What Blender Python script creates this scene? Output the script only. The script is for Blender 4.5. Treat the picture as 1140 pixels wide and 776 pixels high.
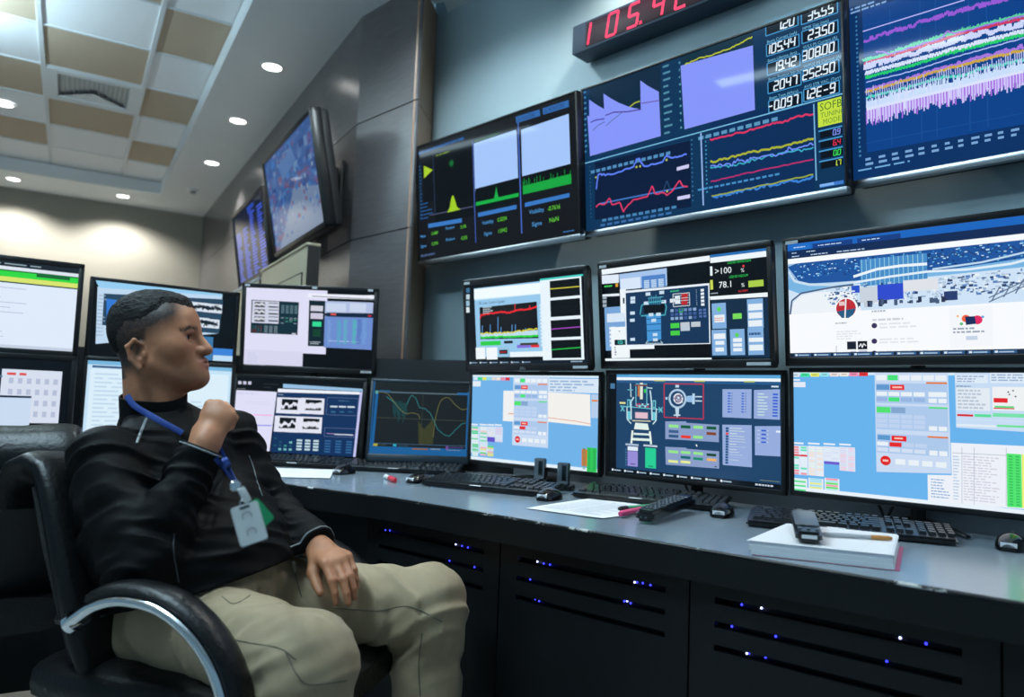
import bpy, bmesh, math, random
import numpy as np
from mathutils import Matrix, Vector
random.seed(7); np.random.seed(7)
for _o in list(bpy.data.objects): bpy.data.objects.remove(_o)
SC = bpy.context.scene; COL = SC.collection
R = math.radians

# ---------------------------------------------------------------- camera
FPX, ROLLK, HOR = 820.0, .0377, 59.6           # focal length in pixels of the 1140x776 frame, roll, horizon offset
CAMZ = 1.03
_up = np.array([ROLLK, 1, -HOR/FPX]); _up /= np.linalg.norm(_up)
_fw = np.array([0, 0, -1.]); _fw = _fw-_up*_fw.dot(_up); _fw /= np.linalg.norm(_fw)
CM = np.stack([np.cross(_fw, _up), _fw, _up])   # camera -> world
CAM = np.array([0, 0, CAMZ])
cd = bpy.data.cameras.new('camera'); cam = bpy.data.objects.new('camera', cd); COL.objects.link(cam)
_m = Matrix([list(r) for r in CM]).to_4x4(); _m.translation = CAM; cam.matrix_world = _m
cd.sensor_fit = 'HORIZONTAL'; cd.sensor_width = 36; cd.lens = FPX*36/1140
cd.clip_start = .05; cd.clip_end = 60
cd.dof.use_dof = True; cd.dof.focus_distance = 1.95; cd.dof.aperture_fstop = 2.5
SC.camera = cam
def ray(x, y): return CM@np.array([(x-570)/FPX, -(y-388)/FPX, -1])
def PX(x, y, Y):
    r = ray(x, y); return CAM+r*(Y/r[1])          # a pixel at a known depth
def PZ(x, y, z):
    r = ray(x, y); return CAM+r*((z-CAMZ)/r[2])   # a pixel on a horizontal plane

# ---------------------------------------------------------------- world and view
w = bpy.data.worlds.new('world'); SC.world = w; w.use_nodes = True
w.node_tree.nodes['Background'].inputs[0].default_value = (.28, .50, .68, 1)
w.node_tree.nodes['Background'].inputs[1].default_value = .45
SC.view_settings.view_transform = 'Standard'; SC.view_settings.look = 'None'
SC.view_settings.gamma = 1; SC.view_settings.exposure = 0; SC.view_settings.use_curve_mapping = False

# ---------------------------------------------------------------- helpers
def lin(c): return tuple((v/12.92 if v <= .04045 else ((v+.055)/1.055)**2.4) for v in c)
def rgb(r, g, b): return lin((r/255, g/255, b/255))
MATS = {}
def mat(name, col, rough=.5, metal=0, noise=0, nscale=20, bump=0, bscale=60, spec=.5, stretch=None, coat=0, emit=None, estr=1, sss=0, trans=0, alpha=1, sheen=0):
    if name in MATS: return MATS[name]
    m = bpy.data.materials.new(name); m.use_nodes = True; nt = m.node_tree; b = nt.nodes['Principled BSDF']
    b.inputs['Base Color'].default_value = (*col, 1); b.inputs['Roughness'].default_value = rough
    b.inputs['Metallic'].default_value = metal; b.inputs['Specular IOR Level'].default_value = spec
    b.inputs['Coat Weight'].default_value = coat; b.inputs['Transmission Weight'].default_value = trans
    b.inputs['Sheen Weight'].default_value = sheen
    if sss: b.inputs['Subsurface Weight'].default_value = sss; b.inputs['Subsurface Radius'].default_value = (.012, .004, .002); b.inputs['Subsurface Scale'].default_value = 1
    if emit: b.inputs['Emission Color'].default_value = (*emit, 1); b.inputs['Emission Strength'].default_value = estr
    if noise or bump:
        tc = nt.nodes.new('ShaderNodeTexCoord'); mp = nt.nodes.new('ShaderNodeMapping'); nt.links.new(tc.outputs['Object'], mp.inputs[0])
        if stretch: mp.inputs['Scale'].default_value = stretch
        if noise:
            n = nt.nodes.new('ShaderNodeTexNoise'); n.inputs['Scale'].default_value = nscale; n.inputs['Detail'].default_value = 6
            nt.links.new(mp.outputs[0], n.inputs[0])
            mx = nt.nodes.new('ShaderNodeMix'); mx.data_type = 'RGBA'
            mx.inputs[6].default_value = (*[c*(1-noise) for c in col], 1); mx.inputs[7].default_value = (*[min(1, c*(1+noise)) for c in col], 1)
            nt.links.new(n.outputs[0], mx.inputs[0]); nt.links.new(mx.outputs[2], b.inputs['Base Color'])
        if bump:
            n2 = nt.nodes.new('ShaderNodeTexNoise'); n2.inputs['Scale'].default_value = bscale; n2.inputs['Detail'].default_value = 4
            nt.links.new(mp.outputs[0], n2.inputs[0])
            bp = nt.nodes.new('ShaderNodeBump'); bp.inputs['Strength'].default_value = bump; bp.inputs['Distance'].default_value = .004
            nt.links.new(n2.outputs[0], bp.inputs['Height']); nt.links.new(bp.outputs[0], b.inputs['Normal'])
    MATS[name] = m; return m
def mat_attr(name, rough=.5, sss=0, emit=None, bump=0, bscale=300, spec=.5, sheen=0):
    """material whose colour (or emission) comes from the mesh's colour attribute 'Col'"""
    if name in MATS: return MATS[name]
    m = bpy.data.materials.new(name); m.use_nodes = True; nt = m.node_tree; b = nt.nodes['Principled BSDF']
    a = nt.nodes.new('ShaderNodeAttribute'); a.attribute_name = 'Col'
    b.inputs['Roughness'].default_value = rough; b.inputs['Specular IOR Level'].default_value = spec; b.inputs['Sheen Weight'].default_value = sheen
    if emit is None: nt.links.new(a.outputs['Color'], b.inputs['Base Color'])
    else:
        b.inputs['Base Color'].default_value = (.004, .005, .006, 1)
        nt.links.new(a.outputs['Color'], b.inputs['Emission Color']); b.inputs['Emission Strength'].default_value = emit
    if sss: b.inputs['Subsurface Weight'].default_value = sss; b.inputs['Subsurface Radius'].default_value = (.01, .004, .002); b.inputs['Subsurface Scale'].default_value = 1
    if bump:
        n2 = nt.nodes.new('ShaderNodeTexNoise'); n2.inputs['Scale'].default_value = bscale; n2.inputs['Detail'].default_value = 4
        tc = nt.nodes.new('ShaderNodeTexCoord'); nt.links.new(tc.outputs['Object'], n2.inputs[0])
        bp = nt.nodes.new('ShaderNodeBump'); bp.inputs['Strength'].default_value = bump; bp.inputs['Distance'].default_value = .002
        nt.links.new(n2.outputs[0], bp.inputs['Height']); nt.links.new(bp.outputs[0], b.inputs['Normal'])
    MATS[name] = m; return m

class G:
    """collects shapes; build() links them as ONE mesh object"""
    def __init__(s): s.v = []; s.f = []
    def add(s, v, f, M=None):
        o = len(s.v)
        if M is not None: v = [tuple(M@Vector(p)) for p in v]
        s.v += [tuple(p) for p in v]; s.f += [tuple(i+o for i in q) for q in f]; return s
    def bm(s, bm, M=None):
        bm.verts.index_update(); s.add([v.co[:] for v in bm.verts], [[v.index for v in f.verts] for f in bm.faces], M); bm.free(); return s
    def box(s, c, d, bev=0, M=None, seg=2):
        bm = bmesh.new(); bmesh.ops.create_cube(bm, size=1, matrix=Matrix.Translation(c)@Matrix.Diagonal((*d, 1)))
        if bev: bmesh.ops.bevel(bm, geom=list(bm.edges), offset=min(bev, min(d)*.49), segments=seg, affect='EDGES', profile=.5)
        return s.bm(bm, M)
    def prism(s, poly, z0, z1, bev=0, M=None, seg=2):
        """poly in xy, extruded along z"""
        bm = bmesh.new(); vs = [bm.verts.new((p[0], p[1], z0)) for p in poly]; f = bm.faces.new(vs)
        r = bmesh.ops.extrude_face_region(bm, geom=[f]); bmesh.ops.translate(bm, verts=[e for e in r['geom'] if isinstance(e, bmesh.types.BMVert)], vec=(0, 0, z1-z0))
        bmesh.ops.recalc_face_normals(bm, faces=list(bm.faces))
        if bev:
            ed = [e for e in bm.edges if abs(e.verts[0].co.z-e.verts[1].co.z) < 1e-6]
            bmesh.ops.bevel(bm, geom=ed, offset=bev, segments=seg, affect='EDGES')
        return s.bm(bm, M)
    def tube(s, pts, r, n=10, caps=True, M=None, flat=None):
        pts = [Vector(p) for p in pts]; rs = r if hasattr(r, '__len__') else [r]*len(pts)
        vs = []; fs = []; up = None
        for i, p in enumerate(pts):
            t = (pts[min(i+1, len(pts)-1)]-pts[max(i-1, 0)]).normalized()
            if up is None:
                up = Vector((0, 0, 1)) if abs(t.z) < .9 else Vector((1, 0, 0))
            a = t.cross(up).normalized(); b = a.cross(t).normalized(); up = b
            kx, ky = flat if flat else (1, 1)
            for k in range(n):
                th = 2*math.pi*k/n; vs.append(p+a*(math.cos(th)*rs[i]*kx)+b*(math.sin(th)*rs[i]*ky))
        for i in range(len(pts)-1):
            for k in range(n): fs.append((i*n+k, i*n+(k+1) % n, (i+1)*n+(k+1) % n, (i+1)*n+k))
        if caps: fs.append(tuple(range(n))[::-1]); fs.append(tuple((len(pts)-1)*n+k for k in range(n)))
        return s.add(vs, fs, M)
    def lathe(s, prof, n=24, M=None, caps=True):
        vs = []; fs = []
        for r, z in prof:
            for k in range(n): th = 2*math.pi*k/n; vs.append((r*math.cos(th), r*math.sin(th), z))
        for i in range(len(prof)-1):
            for k in range(n): fs.append((i*n+k, i*n+(k+1) % n, (i+1)*n+(k+1) % n, (i+1)*n+k))
        if caps: fs.append(tuple(range(n))[::-1]); fs.append(tuple((len(prof)-1)*n+k for k in range(n)))
        return s.add(vs, fs, M)
    def loft(s, rings, M=None, caps=True):
        n = len(rings[0]); vs = [p for r in rings for p in r]; fs = []
        for i in range(len(rings)-1):
            for k in range(n): fs.append((i*n+k, i*n+(k+1) % n, (i+1)*n+(k+1) % n, (i+1)*n+k))
        if caps: fs.append(tuple(range(n))[::-1]); fs.append(tuple((len(rings)-1)*n+k for k in range(n)))
        return s.add(vs, fs, M)
    def mesh(s, name, smooth=None):
        me = bpy.data.meshes.new(name); me.from_pydata(s.v, [], s.f); me.validate()
        bm = bmesh.new(); bm.from_mesh(me); bmesh.ops.recalc_face_normals(bm, faces=list(bm.faces)); bm.to_mesh(me); bm.free()
        if smooth is not None:
            me.polygons.foreach_set('use_smooth', [True]*len(me.polygons))
            if smooth < 180:
                try: me.set_sharp_from_angle(angle=R(smooth))
                except Exception: pass
        return me
    def build(s, name, m, parent=None, smooth=35, loc=None, rz=None):
        return link(name, s.mesh(name, smooth), m, parent, loc, rz)
def link(name, me, m, parent=None, loc=None, rz=None):
    o = bpy.data.objects.new(name, me); COL.objects.link(o)
    if m is not None and len(me.materials) == 0: me.materials.append(m)
    if parent: o.parent = parent
    if loc is not None: o.location = loc
    if rz is not None: o.rotation_euler = (0, 0, rz)
    return o
def tag(o, label=None, cat=None, group=None, kind=None):
    if label: o['label'] = label
    if cat: o['category'] = cat
    if group: o['group'] = group
    if kind: o['kind'] = kind
    return o
def empty(name, loc=(0, 0, 0), az=None, rz=0):
    """az: compass bearing (from +Y towards +X) of the local x axis"""
    o = bpy.data.objects.new(name, None); COL.objects.link(o); o.location = loc; o.empty_display_size = .1
    o.rotation_euler = (0, 0, R(90-az) if az is not None else rz); return o
def copy_tree(o, parent=None):
    c = o.copy(); COL.objects.link(c); c.parent = parent
    for ch in o.children: copy_tree(ch, c)
    return c
def T(x, y, z): return Matrix.Translation((x, y, z))
def RX(a): return Matrix.Rotation(R(a), 4, 'X')
def RY(a): return Matrix.Rotation(R(a), 4, 'Y')
def RZ(a): return Matrix.Rotation(R(a), 4, 'Z')
def arc(cx, cy, r, a0, a1, n): return [(cx+r*math.cos(R(a0+(a1-a0)*i/n)), cy+r*math.sin(R(a0+(a1-a0)*i/n))) for i in range(n+1)]
def rrect(x0, y0, x1, y1, r, n=4):
    return arc(x1-r, y1-r, r, 0, 90, n)+arc(x0+r, y1-r, r, 90, 180, n)+arc(x0+r, y0+r, r, 180, 270, n)+arc(x1-r, y0+r, r, 270, 360, n)
def catmull(P, n=8):
    P = [np.array(p, float) for p in P]; Q = [2*P[0]-P[1]]+P+[2*P[-1]-P[-2]]; out = []
    for i in range(1, len(Q)-2):
        for k in range(n):
            t = k/n; a, b, c, d = Q[i-1:i+3]
            out.append(.5*((2*b)+(c-a)*t+(2*a-5*b+4*c-d)*t*t+(3*b-a-3*c+d)*t**3))
    out.append(P[-1]); return out

def proj(P):
    c = CM.T@(np.asarray(P, float)-CAM); return (570+FPX*c[0]/-c[2], 388-FPX*c[1]/-c[2])
# ---------------------------------------------------------------- materials of the room
M_wood = mat('grey_oak_veneer', rgb(92, 90, 92), rough=.24, noise=.22, nscale=7, stretch=(1.5, 1.5, 16), bump=.08, bscale=40, spec=.5)
M_woodedge = mat('brown_oak_edge', rgb(158, 124, 100), rough=.45, noise=.25, nscale=9, stretch=(14, 14, 1.2))
M_wallpaint = mat('grey_wall_paint', rgb(160, 182, 190), rough=.62, noise=.03, nscale=30, bump=.05, bscale=200)
M_backpaint = mat('cream_wall_paint', rgb(150, 148, 138), rough=.7, noise=.03, nscale=20)
M_soffit = mat('white_plaster', rgb(222, 228, 230), rough=.7, noise=.02, nscale=12)
M_tilew = mat('white_ceiling_tile', rgb(232, 236, 238), rough=.85, noise=.04, nscale=90, bump=.1, bscale=300)
M_tileb = mat('beige_ceiling_tile', rgb(184, 168, 146), rough=.85, noise=.05, nscale=90, bump=.1, bscale=300)
M_bar = mat('white_grid_metal', rgb(205, 212, 215), rough=.5)
M_floor = mat('grey_floor_vinyl', rgb(158, 160, 158), rough=.45, noise=.12, nscale=4)
M_black = mat('black_laminate', rgb(11, 15, 18), rough=.42, noise=.1, nscale=30, spec=.3)
M_blackp = mat('black_plastic', rgb(16, 17, 19), rough=.35)
M_blackm = mat('matte_black_plastic', rgb(18, 19, 21), rough=.6)
M_chrome = mat('polished_chrome', (.8, .82, .84), rough=.12, metal=1)
M_steel = mat('brushed_silver', (.55, .57, .6), rough=.3, metal=1)
M_lamp = mat('downlight_glow', (1, 1, 1), emit=(1, .98, .94), estr=6)
M_white = mat('white_plastic', rgb(225, 228, 228), rough=.4)
M_vent = mat('grey_vent_metal', rgb(150, 156, 160), rough=.5)

AZW = R(-30.86)
EW = np.array([math.sin(AZW), math.cos(AZW), 0]); NW = np.array([EW[1], -EW[0], 0])
def W(s, t, z=0): return EW*s+NW*t+np.array([0, 0, z])
def quad_slab(g, a, b, z0, z1, thick):
    """vertical slab from a to b (xy), thickness on the side away from the camera"""
    a = np.array(a[:2], float); b = np.array(b[:2], float); d = (b-a)/np.linalg.norm(b-a); n = np.array([-d[1], d[0]])
    if n@((a+b)/2) < 0: n = -n
    p = [a, b, b+n*thick, a+n*thick]
    g.prism([tuple(q) for q in p], z0, z1)
ZT, ZS = 3.11, 2.985
TW, SB = 1.166, 8.85                         # wood wall and back wall in wall coordinates
TL, SL = .655, 8.125                         # lip of the ceiling tray

# floor
g = G(); g.prism([tuple(W(s, t)[:2]) for s, t in ((-3, -6), (9, -6), (9, 5), (-3, 5))], -.1, 0)
tag(g.build('floor', M_floor, smooth=None), 'grey vinyl floor under the console and office chairs', 'floor', kind='structure')
# back wall
g = G(); quad_slab(g, W(SB, -6), W(SB, TW+.1), 0, ZS+.3, .12)
tag(g.build('wall_back', M_backpaint, smooth=None), 'plain cream grey back wall with pools of lamp light', 'wall', kind='structure')
# wood wall: panels with recessed joints on a dark backing
FOLD = W(3.575, TW); E2 = np.array([-.481, 3.32, 0]); DW = 2.27
_nd = np.array([math.sin(R(45)), math.cos(R(45)), 0]); _ud = np.array([math.sin(R(135)), math.cos(R(135)), 0])
def WD(u, d=DW, z=0): return _ud*u+_nd*d+np.array([0, 0, z])   # display wall coordinates
_r = ray(474, 298); E3 = CAM+_r*DW/(_r@_nd)
U3 = float(E3@_ud)
M_joint = mat('dark_joint', rgb(38, 38, 40), rough=.8)
g = G(); quad_slab(g, W(SB, TW+.012), np.append((FOLD+NW*.012)[:2], 0), 0, ZS+.2, .1)
wl = tag(g.build('wall_left', M_joint, smooth=None), 'grey oak panelled side wall carrying two tilted televisions', 'wall', kind='structure')
zj = [0, .6, 1.187, 1.811, 2.412, ZS+.02]
ss = [3.575, 5.35, 7.1, SB]
for i in range(len(ss)-1):
    for k in range(len(zj)-1):
        g = G(); quad_slab(g, W(ss[i]+(.003 if i else 0), TW), W(ss[i+1]-.003, TW), zj[k]+.003, zj[k+1]-.003, .011)
        g.build('panel', M_wood, wl, smooth=None)
g = G(); quad_slab(g, FOLD+_nd*.012, E2-_ud*.12+_nd*.012, 0, ZS+.4, .09)
wp = tag(g.build('wall_pillar', M_joint, smooth=None), 'angled grey oak pillar face beside the big displays', 'wall', kind='structure')
for k in range(len(zj)-1):
    g = G(); quad_slab(g, FOLD, E2, zj[k]+.003, zj[k+1]-.003, .011); g.build('panel', M_wood, wp, smooth=None)
    # brown return edge of the pillar
    g = G(); a = E2+np.array([.0, .011, 0]); b = E3-_nd*.0
    quad = [tuple(a[:2]), tuple(b[:2]), tuple((b+np.array([-.02, 0, 0]))[:2]), tuple((a+np.array([-.02, 0, 0]))[:2])]
    g.prism(quad, zj[k]+.003, zj[k+1]-.003); g.build('edge_board', M_woodedge, wp, smooth=None)
# display wall
g = G(); quad_slab(g, WD(U3-.02), WD(2.6), 0, 3.6, .12)
tag(g.build('wall_right', M_wallpaint, smooth=None), 'pale grey painted wall behind the big displays', 'wall', kind='structure')
# ceiling: soffit ring, tray sides, tray back
g = G()
def flat(g, pts, z, up=.1): g.prism([tuple(p[:2]) for p in pts], z, z+up)
flat(g, [W(-2.5, TL), W(SB+.1, TL), W(SB+.1, TW+.1), W(3.5, TW+.1), np.array([-.4, 3.5, 0]), WD(U3, DW+.1), WD(2.6, DW+.1)], ZS, .12)
flat(g, [W(SL, -6), W(SB+.1, -6), W(SB+.1, TL), W(SL, TL)], ZS, .12)
flat(g, [W(-2.5, -6), W(SL+.2, -6), W(SL+.2, TL+.2), W(-2.5, TL+.2)], ZT+.03, .05)
ceil = tag(g.build('ceiling', M_soffit, smooth=None), 'white plaster soffit around a raised tiled ceiling tray', 'ceiling', kind='structure')
# tiles and grid bars (parts of the ceiling)
srow = [1.16+.635*k for k in range(0, 11)]+[7.51, SL+.05]
srow = [s for s in srow if s < 7.5]+[7.51, SL+.05]
tcol = [-2.65, -2.06, -1.47, -.88, -.289, .30, TL+.04]
tile_mesh = {}
for i in range(len(srow)-1):
    for j in range(len(tcol)-1):
        a0, a1, b0, b1 = srow[i], srow[i+1], tcol[j], tcol[j+1]
        idx = round((a0-4.97)/.635)
        beige = ((idx+(j-4)) % 2 == 0) and a1 < 8
        key = (round(a1-a0, 2), round(b1-b0, 2), beige)
        if key not in tile_mesh:
            gg = G(); gg.box((0, 0, .008), (a1-a0-.012, b1-b0-.012, .016), .002, seg=1); tile_mesh[key] = gg.mesh('tile'); tile_mesh[key].materials.append(M_tileb if beige else M_tilew)
        c = W((a0+a1)/2, (b0+b1)/2, ZT+.004)
        if idx == 1 and j == 4: VENT = c; VS = (a1-a0, b1-b0); continue
        link('tile', tile_mesh[key], None, ceil, c, math.atan2(EW[1], EW[0]))
for j in range(1, len(tcol)-1):
    g = G(); c = W((srow[0]+srow[-1])/2, tcol[j], ZT); g.box((0, 0, 0), (srow[-1]-srow[0], .03, .012), .003, seg=1)
    g.build('grid_bar', M_bar, ceil, None, c, math.atan2(EW[1], EW[0]))
for i in range(1, len(srow)-1):
    g = G(); c = W(srow[i], (tcol[0]+tcol[-1])/2, ZT+.002); g.box((0, 0, 0), (.018, tcol[-1]-tcol[0], .01), .002, seg=1)
    g.build('grid_bar', M_bar, ceil, None, c, math.atan2(EW[1], EW[0]))
# air diffuser
v = empty('ceiling_vent', VENT, rz=math.atan2(EW[1], EW[0]))
tag(v, 'square louvred air diffuser set in the tiled ceiling tray', 'vent')
g = G()
for sx, sy, dx, dy in ((0, .25, .59, .07), (0, -.25, .59, .07), (.26, 0, .07, .43), (-.26, 0, .07, .43)): g.box((sx, sy, -.003), (dx, dy, .014), .003, seg=1)
g.build('frame', M_bar, v)
g = G(); g.box((0, 0, .045), (.47, .44, .01)); g.build('backing', mat('vent_backing', rgb(120, 128, 134), rough=.7), v, smooth=None)
for k in range(15):
    g = G(); g.box((0, -.205+.41*k/14, .016), (.46, .004, .03), 0, None); g.build('louvre', M_vent, v, None)
g = G(); g.add([(.225, -.21, -.002), (.225, .21, -.002), (.03, 0, -.006), (.225, 0, .012)], [(0, 1, 2), (0, 2, 3), (1, 3, 2), (0, 3, 1)]); g.build('deflector', M_bar, v, None)
# downlights
def downlight(p, label, power, spot=95, tilt=None, col=(1, .96, .9), r=.055):
    t = empty('ceiling_light', p); tag(t, label, 'ceiling light', 'recessed round downlights in the ceiling')
    g = G(); g.lathe([(r*1.0, .002), (r*1.28, .001), (r*1.3, -.004), (r*1.02, -.007), (r, -.002)], 28, caps=False); g.build('trim_ring', M_white, t)
    g = G(); g.lathe([(.001, -.004), (r, -.004), (r, -.001), (.001, -.001)], 28); g.build('lamp_glass', M_lamp, t)
    ld = bpy.data.lights.new('downlight_lamp', 'SPOT'); ld.energy = power; ld.spot_size = R(spot); ld.spot_blend = .55; ld.shadow_soft_size = .05; ld.color = col
    lo = bpy.data.objects.new('lamp', ld); COL.objects.link(lo); lo.parent = t; lo.location = (0, 0, -.012)
    return t
k = 1.04
lights = [(4.286*k, .877*k, 'round downlight in the soffit nearest above the tilted television'),
          (5.296*k, .878*k, 'round downlight, second along the soffit by the oak wall'),
          (6.425*k, .884*k, 'round downlight, farthest along the soffit by the oak wall'),
          (8.117*k, .326*k, 'round downlight in the soffit along the back wall, near the corner'),
          (8.117*k, -.571*k, 'round downlight in the soffit along the back wall, at the left')]
for n_, (s, t_, lb) in enumerate(lights): downlight(W(s, t_, ZS), lb, (85, 85, 85, 140, 140)[n_], (112, 112, 112, 142, 142)[n_])
downlight(W(6.326*k, -.537*k, ZT-.004), 'round downlight in a white tile of the ceiling tray', 60, 110)
# the downlights go on along the display wall and over the console
downlight(W(2.6, .9, ZS), 'round downlight in the soffit beside the oak pillar', 66, 150, col=(.80, .94, 1))
for u_, lb, cl_ in ((-1.45, 'above the middle wall display', (1, .95, .84)), (-.2, 'above the right wall display', (.9, .95, 1))):
    downlight(WD(u_, 2.03, ZS), 'round downlight in the soffit '+lb, (70 if u_ < -1 else 40), 140, col=cl_)
# unseen suspended lamps, added to brighten the ceiling tray and the man below
def added_pendant_light(s, t_, label, up, down):
    t = empty('added_pendant_light', W(s, t_, ZT-.34), rz=math.atan2(EW[1], EW[0])); tag(t, label, 'ceiling light', 'unseen fill lamps added in the ceiling tray')
    g = G()
    for sy in (-1, 1): g.box((0, sy*.10, 0), (1.3, .014, .06), .004, seg=1)
    for sx in (-1, 1): g.box((sx*.643, 0, 0), (.014, .19, .06), .004, seg=1)
    g.build('housing', M_white, t)
    g = G(); g.box((0, 0, 0), (1.27, .18, .02)); g.build('diffuser', mat('added_lamp_glow', (1, 1, 1), emit=(.80, .92, 1), estr=2), t, smooth=None)
    for sx in (-1, 1): g = G(); g.tube([(sx*.5, 0, .01), (sx*.5, 0, .34)], .003, 6); g.build('suspension_wire', M_steel, t)
    for pw, zz, rx in ((up, .03, math.pi), (down, -.03, 0)):
        ld = bpy.data.lights.new('added_pendant_lamp', 'AREA'); ld.shape = 'RECTANGLE'; ld.size = 1.25; ld.size_y = .17; ld.energy = pw; ld.color = (.62, .86, 1)
        lo_ = bpy.data.objects.new('lamp', ld); COL.objects.link(lo_); lo_.parent = t; lo_.location = (0, 0, zz); lo_.rotation_euler = (rx, 0, 0)
added_pendant_light(4.3, -1.0, 'added fill lamp suspended in the ceiling tray left of the picture', 85, 14)
added_pendant_light(1.6, -.6, 'added fill lamp suspended in the ceiling tray above the seated man', 60, 40)
sm = empty('smoke_detector', W(7.413*k, .872*k, ZS)); tag(sm, 'small round smoke detector on the soffit near the far corner', 'smoke detector')
g = G(); g.lathe([(.05, 0), (.055, -.01), (.05, -.02), (.001, -.02)], 20); g.build('base', M_white, sm)
g = G(); g.lathe([(.03, -.02), (.028, -.038), (.001, -.042)], 20); g.build('sensor', M_vent, sm)
# ---------------------------------------------------------------- flat screen pictures: coloured polygons that glow
M_screen = mat_attr('lit_screen', rough=.22, emit=1.0, spec=.3)
M_screend = mat_attr('lit_wall_screen', rough=.05, emit=1.0, spec=.06)
SEG = {'0': 'abcdef', '1': 'bc', '2': 'abged', '3': 'abgcd', '4': 'fgbc', '5': 'afgcd', '6': 'afgedc', '7': 'abc', '8': 'abcdefg', '9': 'abcdfg', '-': 'g', 'E': 'afged', ' ': ''}
_txt = {}
def text_mesh(st):
    if st in _txt: return _txt[st]
    cu = bpy.data.curves.new('t', 'FONT'); cu.body = st; cu.size = 1; cu.resolution_u = 2
    o = bpy.data.objects.new('t', cu); me = o.to_mesh()
    v = [tuple(p.co[:2]) for p in me.vertices]; f = [tuple(p.vertices) for p in me.polygons]
    o.to_mesh_clear(); bpy.data.objects.remove(o); bpy.data.curves.remove(cu)
    _txt[st] = (v, f); return v, f
class Scr:
    def __init__(s, w, h, bg=(8, 10, 12)):
        s.w, s.h = w, h; s.items = []; s.L = 0; s.cx, s.cy, s.cs = 0, 0, 1; s.H = None; s.rnd = random.Random(5)
        s.uvr(0, 0, 1, 1, bg); s.L = 1
    def quad(s, q, crop=False):
        if crop: q = [(s.cx+x/s.cs, s.cy+y/s.cs) for x, y in q]
        A = []; B = []
        for (x, y), (u, v) in zip(q, ((0, 0), (1, 0), (1, 1), (0, 1))):
            A.append([x, y, 1, 0, 0, 0, -u*x, -u*y]); B.append(u); A.append([0, 0, 0, x, y, 1, -v*x, -v*y]); B.append(v)
        s.H = np.append(np.linalg.solve(np.array(A), np.array(B)), 1).reshape(3, 3)
    def crop(s, x, y, k): s.cx, s.cy, s.cs = x, y, k
    def uv(s, p):
        q = s.H@np.array([s.cx+p[0]/s.cs, s.cy+p[1]/s.cs, 1]); return q[0]/q[2], q[1]/q[2]
    def uvp(s, pts, col, L=None):
        pts = [(min(1, max(0, u)), min(1, max(0, v))) for u, v in pts]
        s.items.append(([(u, v) for u, v in pts], [tuple(range(len(pts)))], col, s.L if L is None else L))
    def uvr(s, u0, v0, u1, v1, col, L=None): s.uvp([(u0, v0), (u1, v0), (u1, v1), (u0, v1)], col, L)
    def r(s, x0, y0, x1, y1, col, L=None):
        """rectangle between two opposite picture corners"""
        a = s.uv((x0, y0)); b = s.uv((x1, y1)); s.uvr(a[0], a[1], b[0], b[1], col, L)
    def poly(s, pts, col, L=None): s.uvp([s.uv(p) for p in pts], col, L)
    def uvline(s, pts, col, wd=.006, L=None):
        k = s.w/s.h
        for (a, b), (c, d) in zip(pts[:-1], pts[1:]):
            dx, dy = (c-a)*k, d-b; n = math.hypot(dx, dy) or 1; ox, oy = -dy/n*wd/2/k, dx/n*wd/2
            s.uvp([(a+ox, b+oy), (c+ox, d+oy), (c-ox, d-oy), (a-ox, b-oy)], col, L)
    def line(s, pts, col, wd=.006, L=None): s.uvline([s.uv(p) for p in pts], col, wd, L)
    def frame(s, x0, y0, x1, y1, col, wd=.006, L=None):
        a = s.uv((x0, y0)); b = s.uv((x1, y1)); s.uvline([a, (b[0], a[1]), b, (a[0], b[1]), a], col, wd, L)
    def uvtext(s, u, v, st, size, col, L=None, cond=1):
        vv, ff = text_mesh(st); k = s.h/s.w
        s.items.append(([(u+x*size*k*cond, v-y*size) for x, y in vv], ff, col, s.L if L is None else L))
    def text(s, x, y, st, size, col, L=None, cond=1):
        u, v = s.uv((x, y)); s.uvtext(u, v, st, size, col, L, cond)
    def uvseg(s, u, v, st, size, col, L=None, wd=.13, slant=.1, right=False):
        k = s.h/s.w; adv = .72*size*k; n = sum(1 for c in st if c != '.')
        if right: u -= n*adv-.2*adv+('.' in st)*.1*adv
        for c in st:
            if c == '.':
                s.uvline([(u-adv*.26, v-size*.07), (u-adv*.26+.2*size*k, v-size*.07)], col, size*.22, L); u += adv*.1; continue
            W_, H_ = .48*size*k, size
            def P(x, y): return (u+x*W_+slant*y*size*k, v-y*H_)
            S = {'a': ((0, 1), (1, 1)), 'b': ((1, 1), (1, .5)), 'c': ((1, .5), (1, 0)), 'd': ((0, 0), (1, 0)), 'e': ((0, .5), (0, 0)), 'f': ((0, 1), (0, .5)), 'g': ((0, .5), (1, .5))}
            for q in SEG[c]: a, b = S[q]; s.uvline([P(*a), P(*b)], col, size*wd, L)
            u += adv
    def seg(s, x, y, st, size, col, **k): u, v = s.uv((x, y)); s.uvseg(u, v, st, size, col, **k)
    def uvlines(s, u0, v0, u1, v1, n, col, fill=.5, L=None, words=True, full=.95):
        """rows of unreadably small text"""
        dv = (v1-v0)/n
        for i in range(n):
            u = u0; end = u0+(u1-u0)*s.rnd.uniform(full*.55, full)
            while u < end:
                d = (u1-u0)*(s.rnd.uniform(.06, .22) if words else 1); e = min(end, u+d); s.uvr(u, v0+dv*(i+.5-fill/2), e, v0+dv*(i+.5+fill/2), col, L); u = e+(u1-u0)*.035
    def lines(s, x0, y0, x1, y1, n, col, **k):
        a = s.uv((x0, y0)); b = s.uv((x1, y1)); s.uvlines(a[0], a[1], b[0], b[1], n, col, **k)
    def cells(s, x0, y0, x1, y1, nx, ny, col, gap=.25, L=None, jit=0, prob=1):
        a = s.uv((x0, y0)); b = s.uv((x1, y1)); s.uvcells(a[0], a[1], b[0], b[1], nx, ny, col, gap, L, jit, prob)
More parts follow.
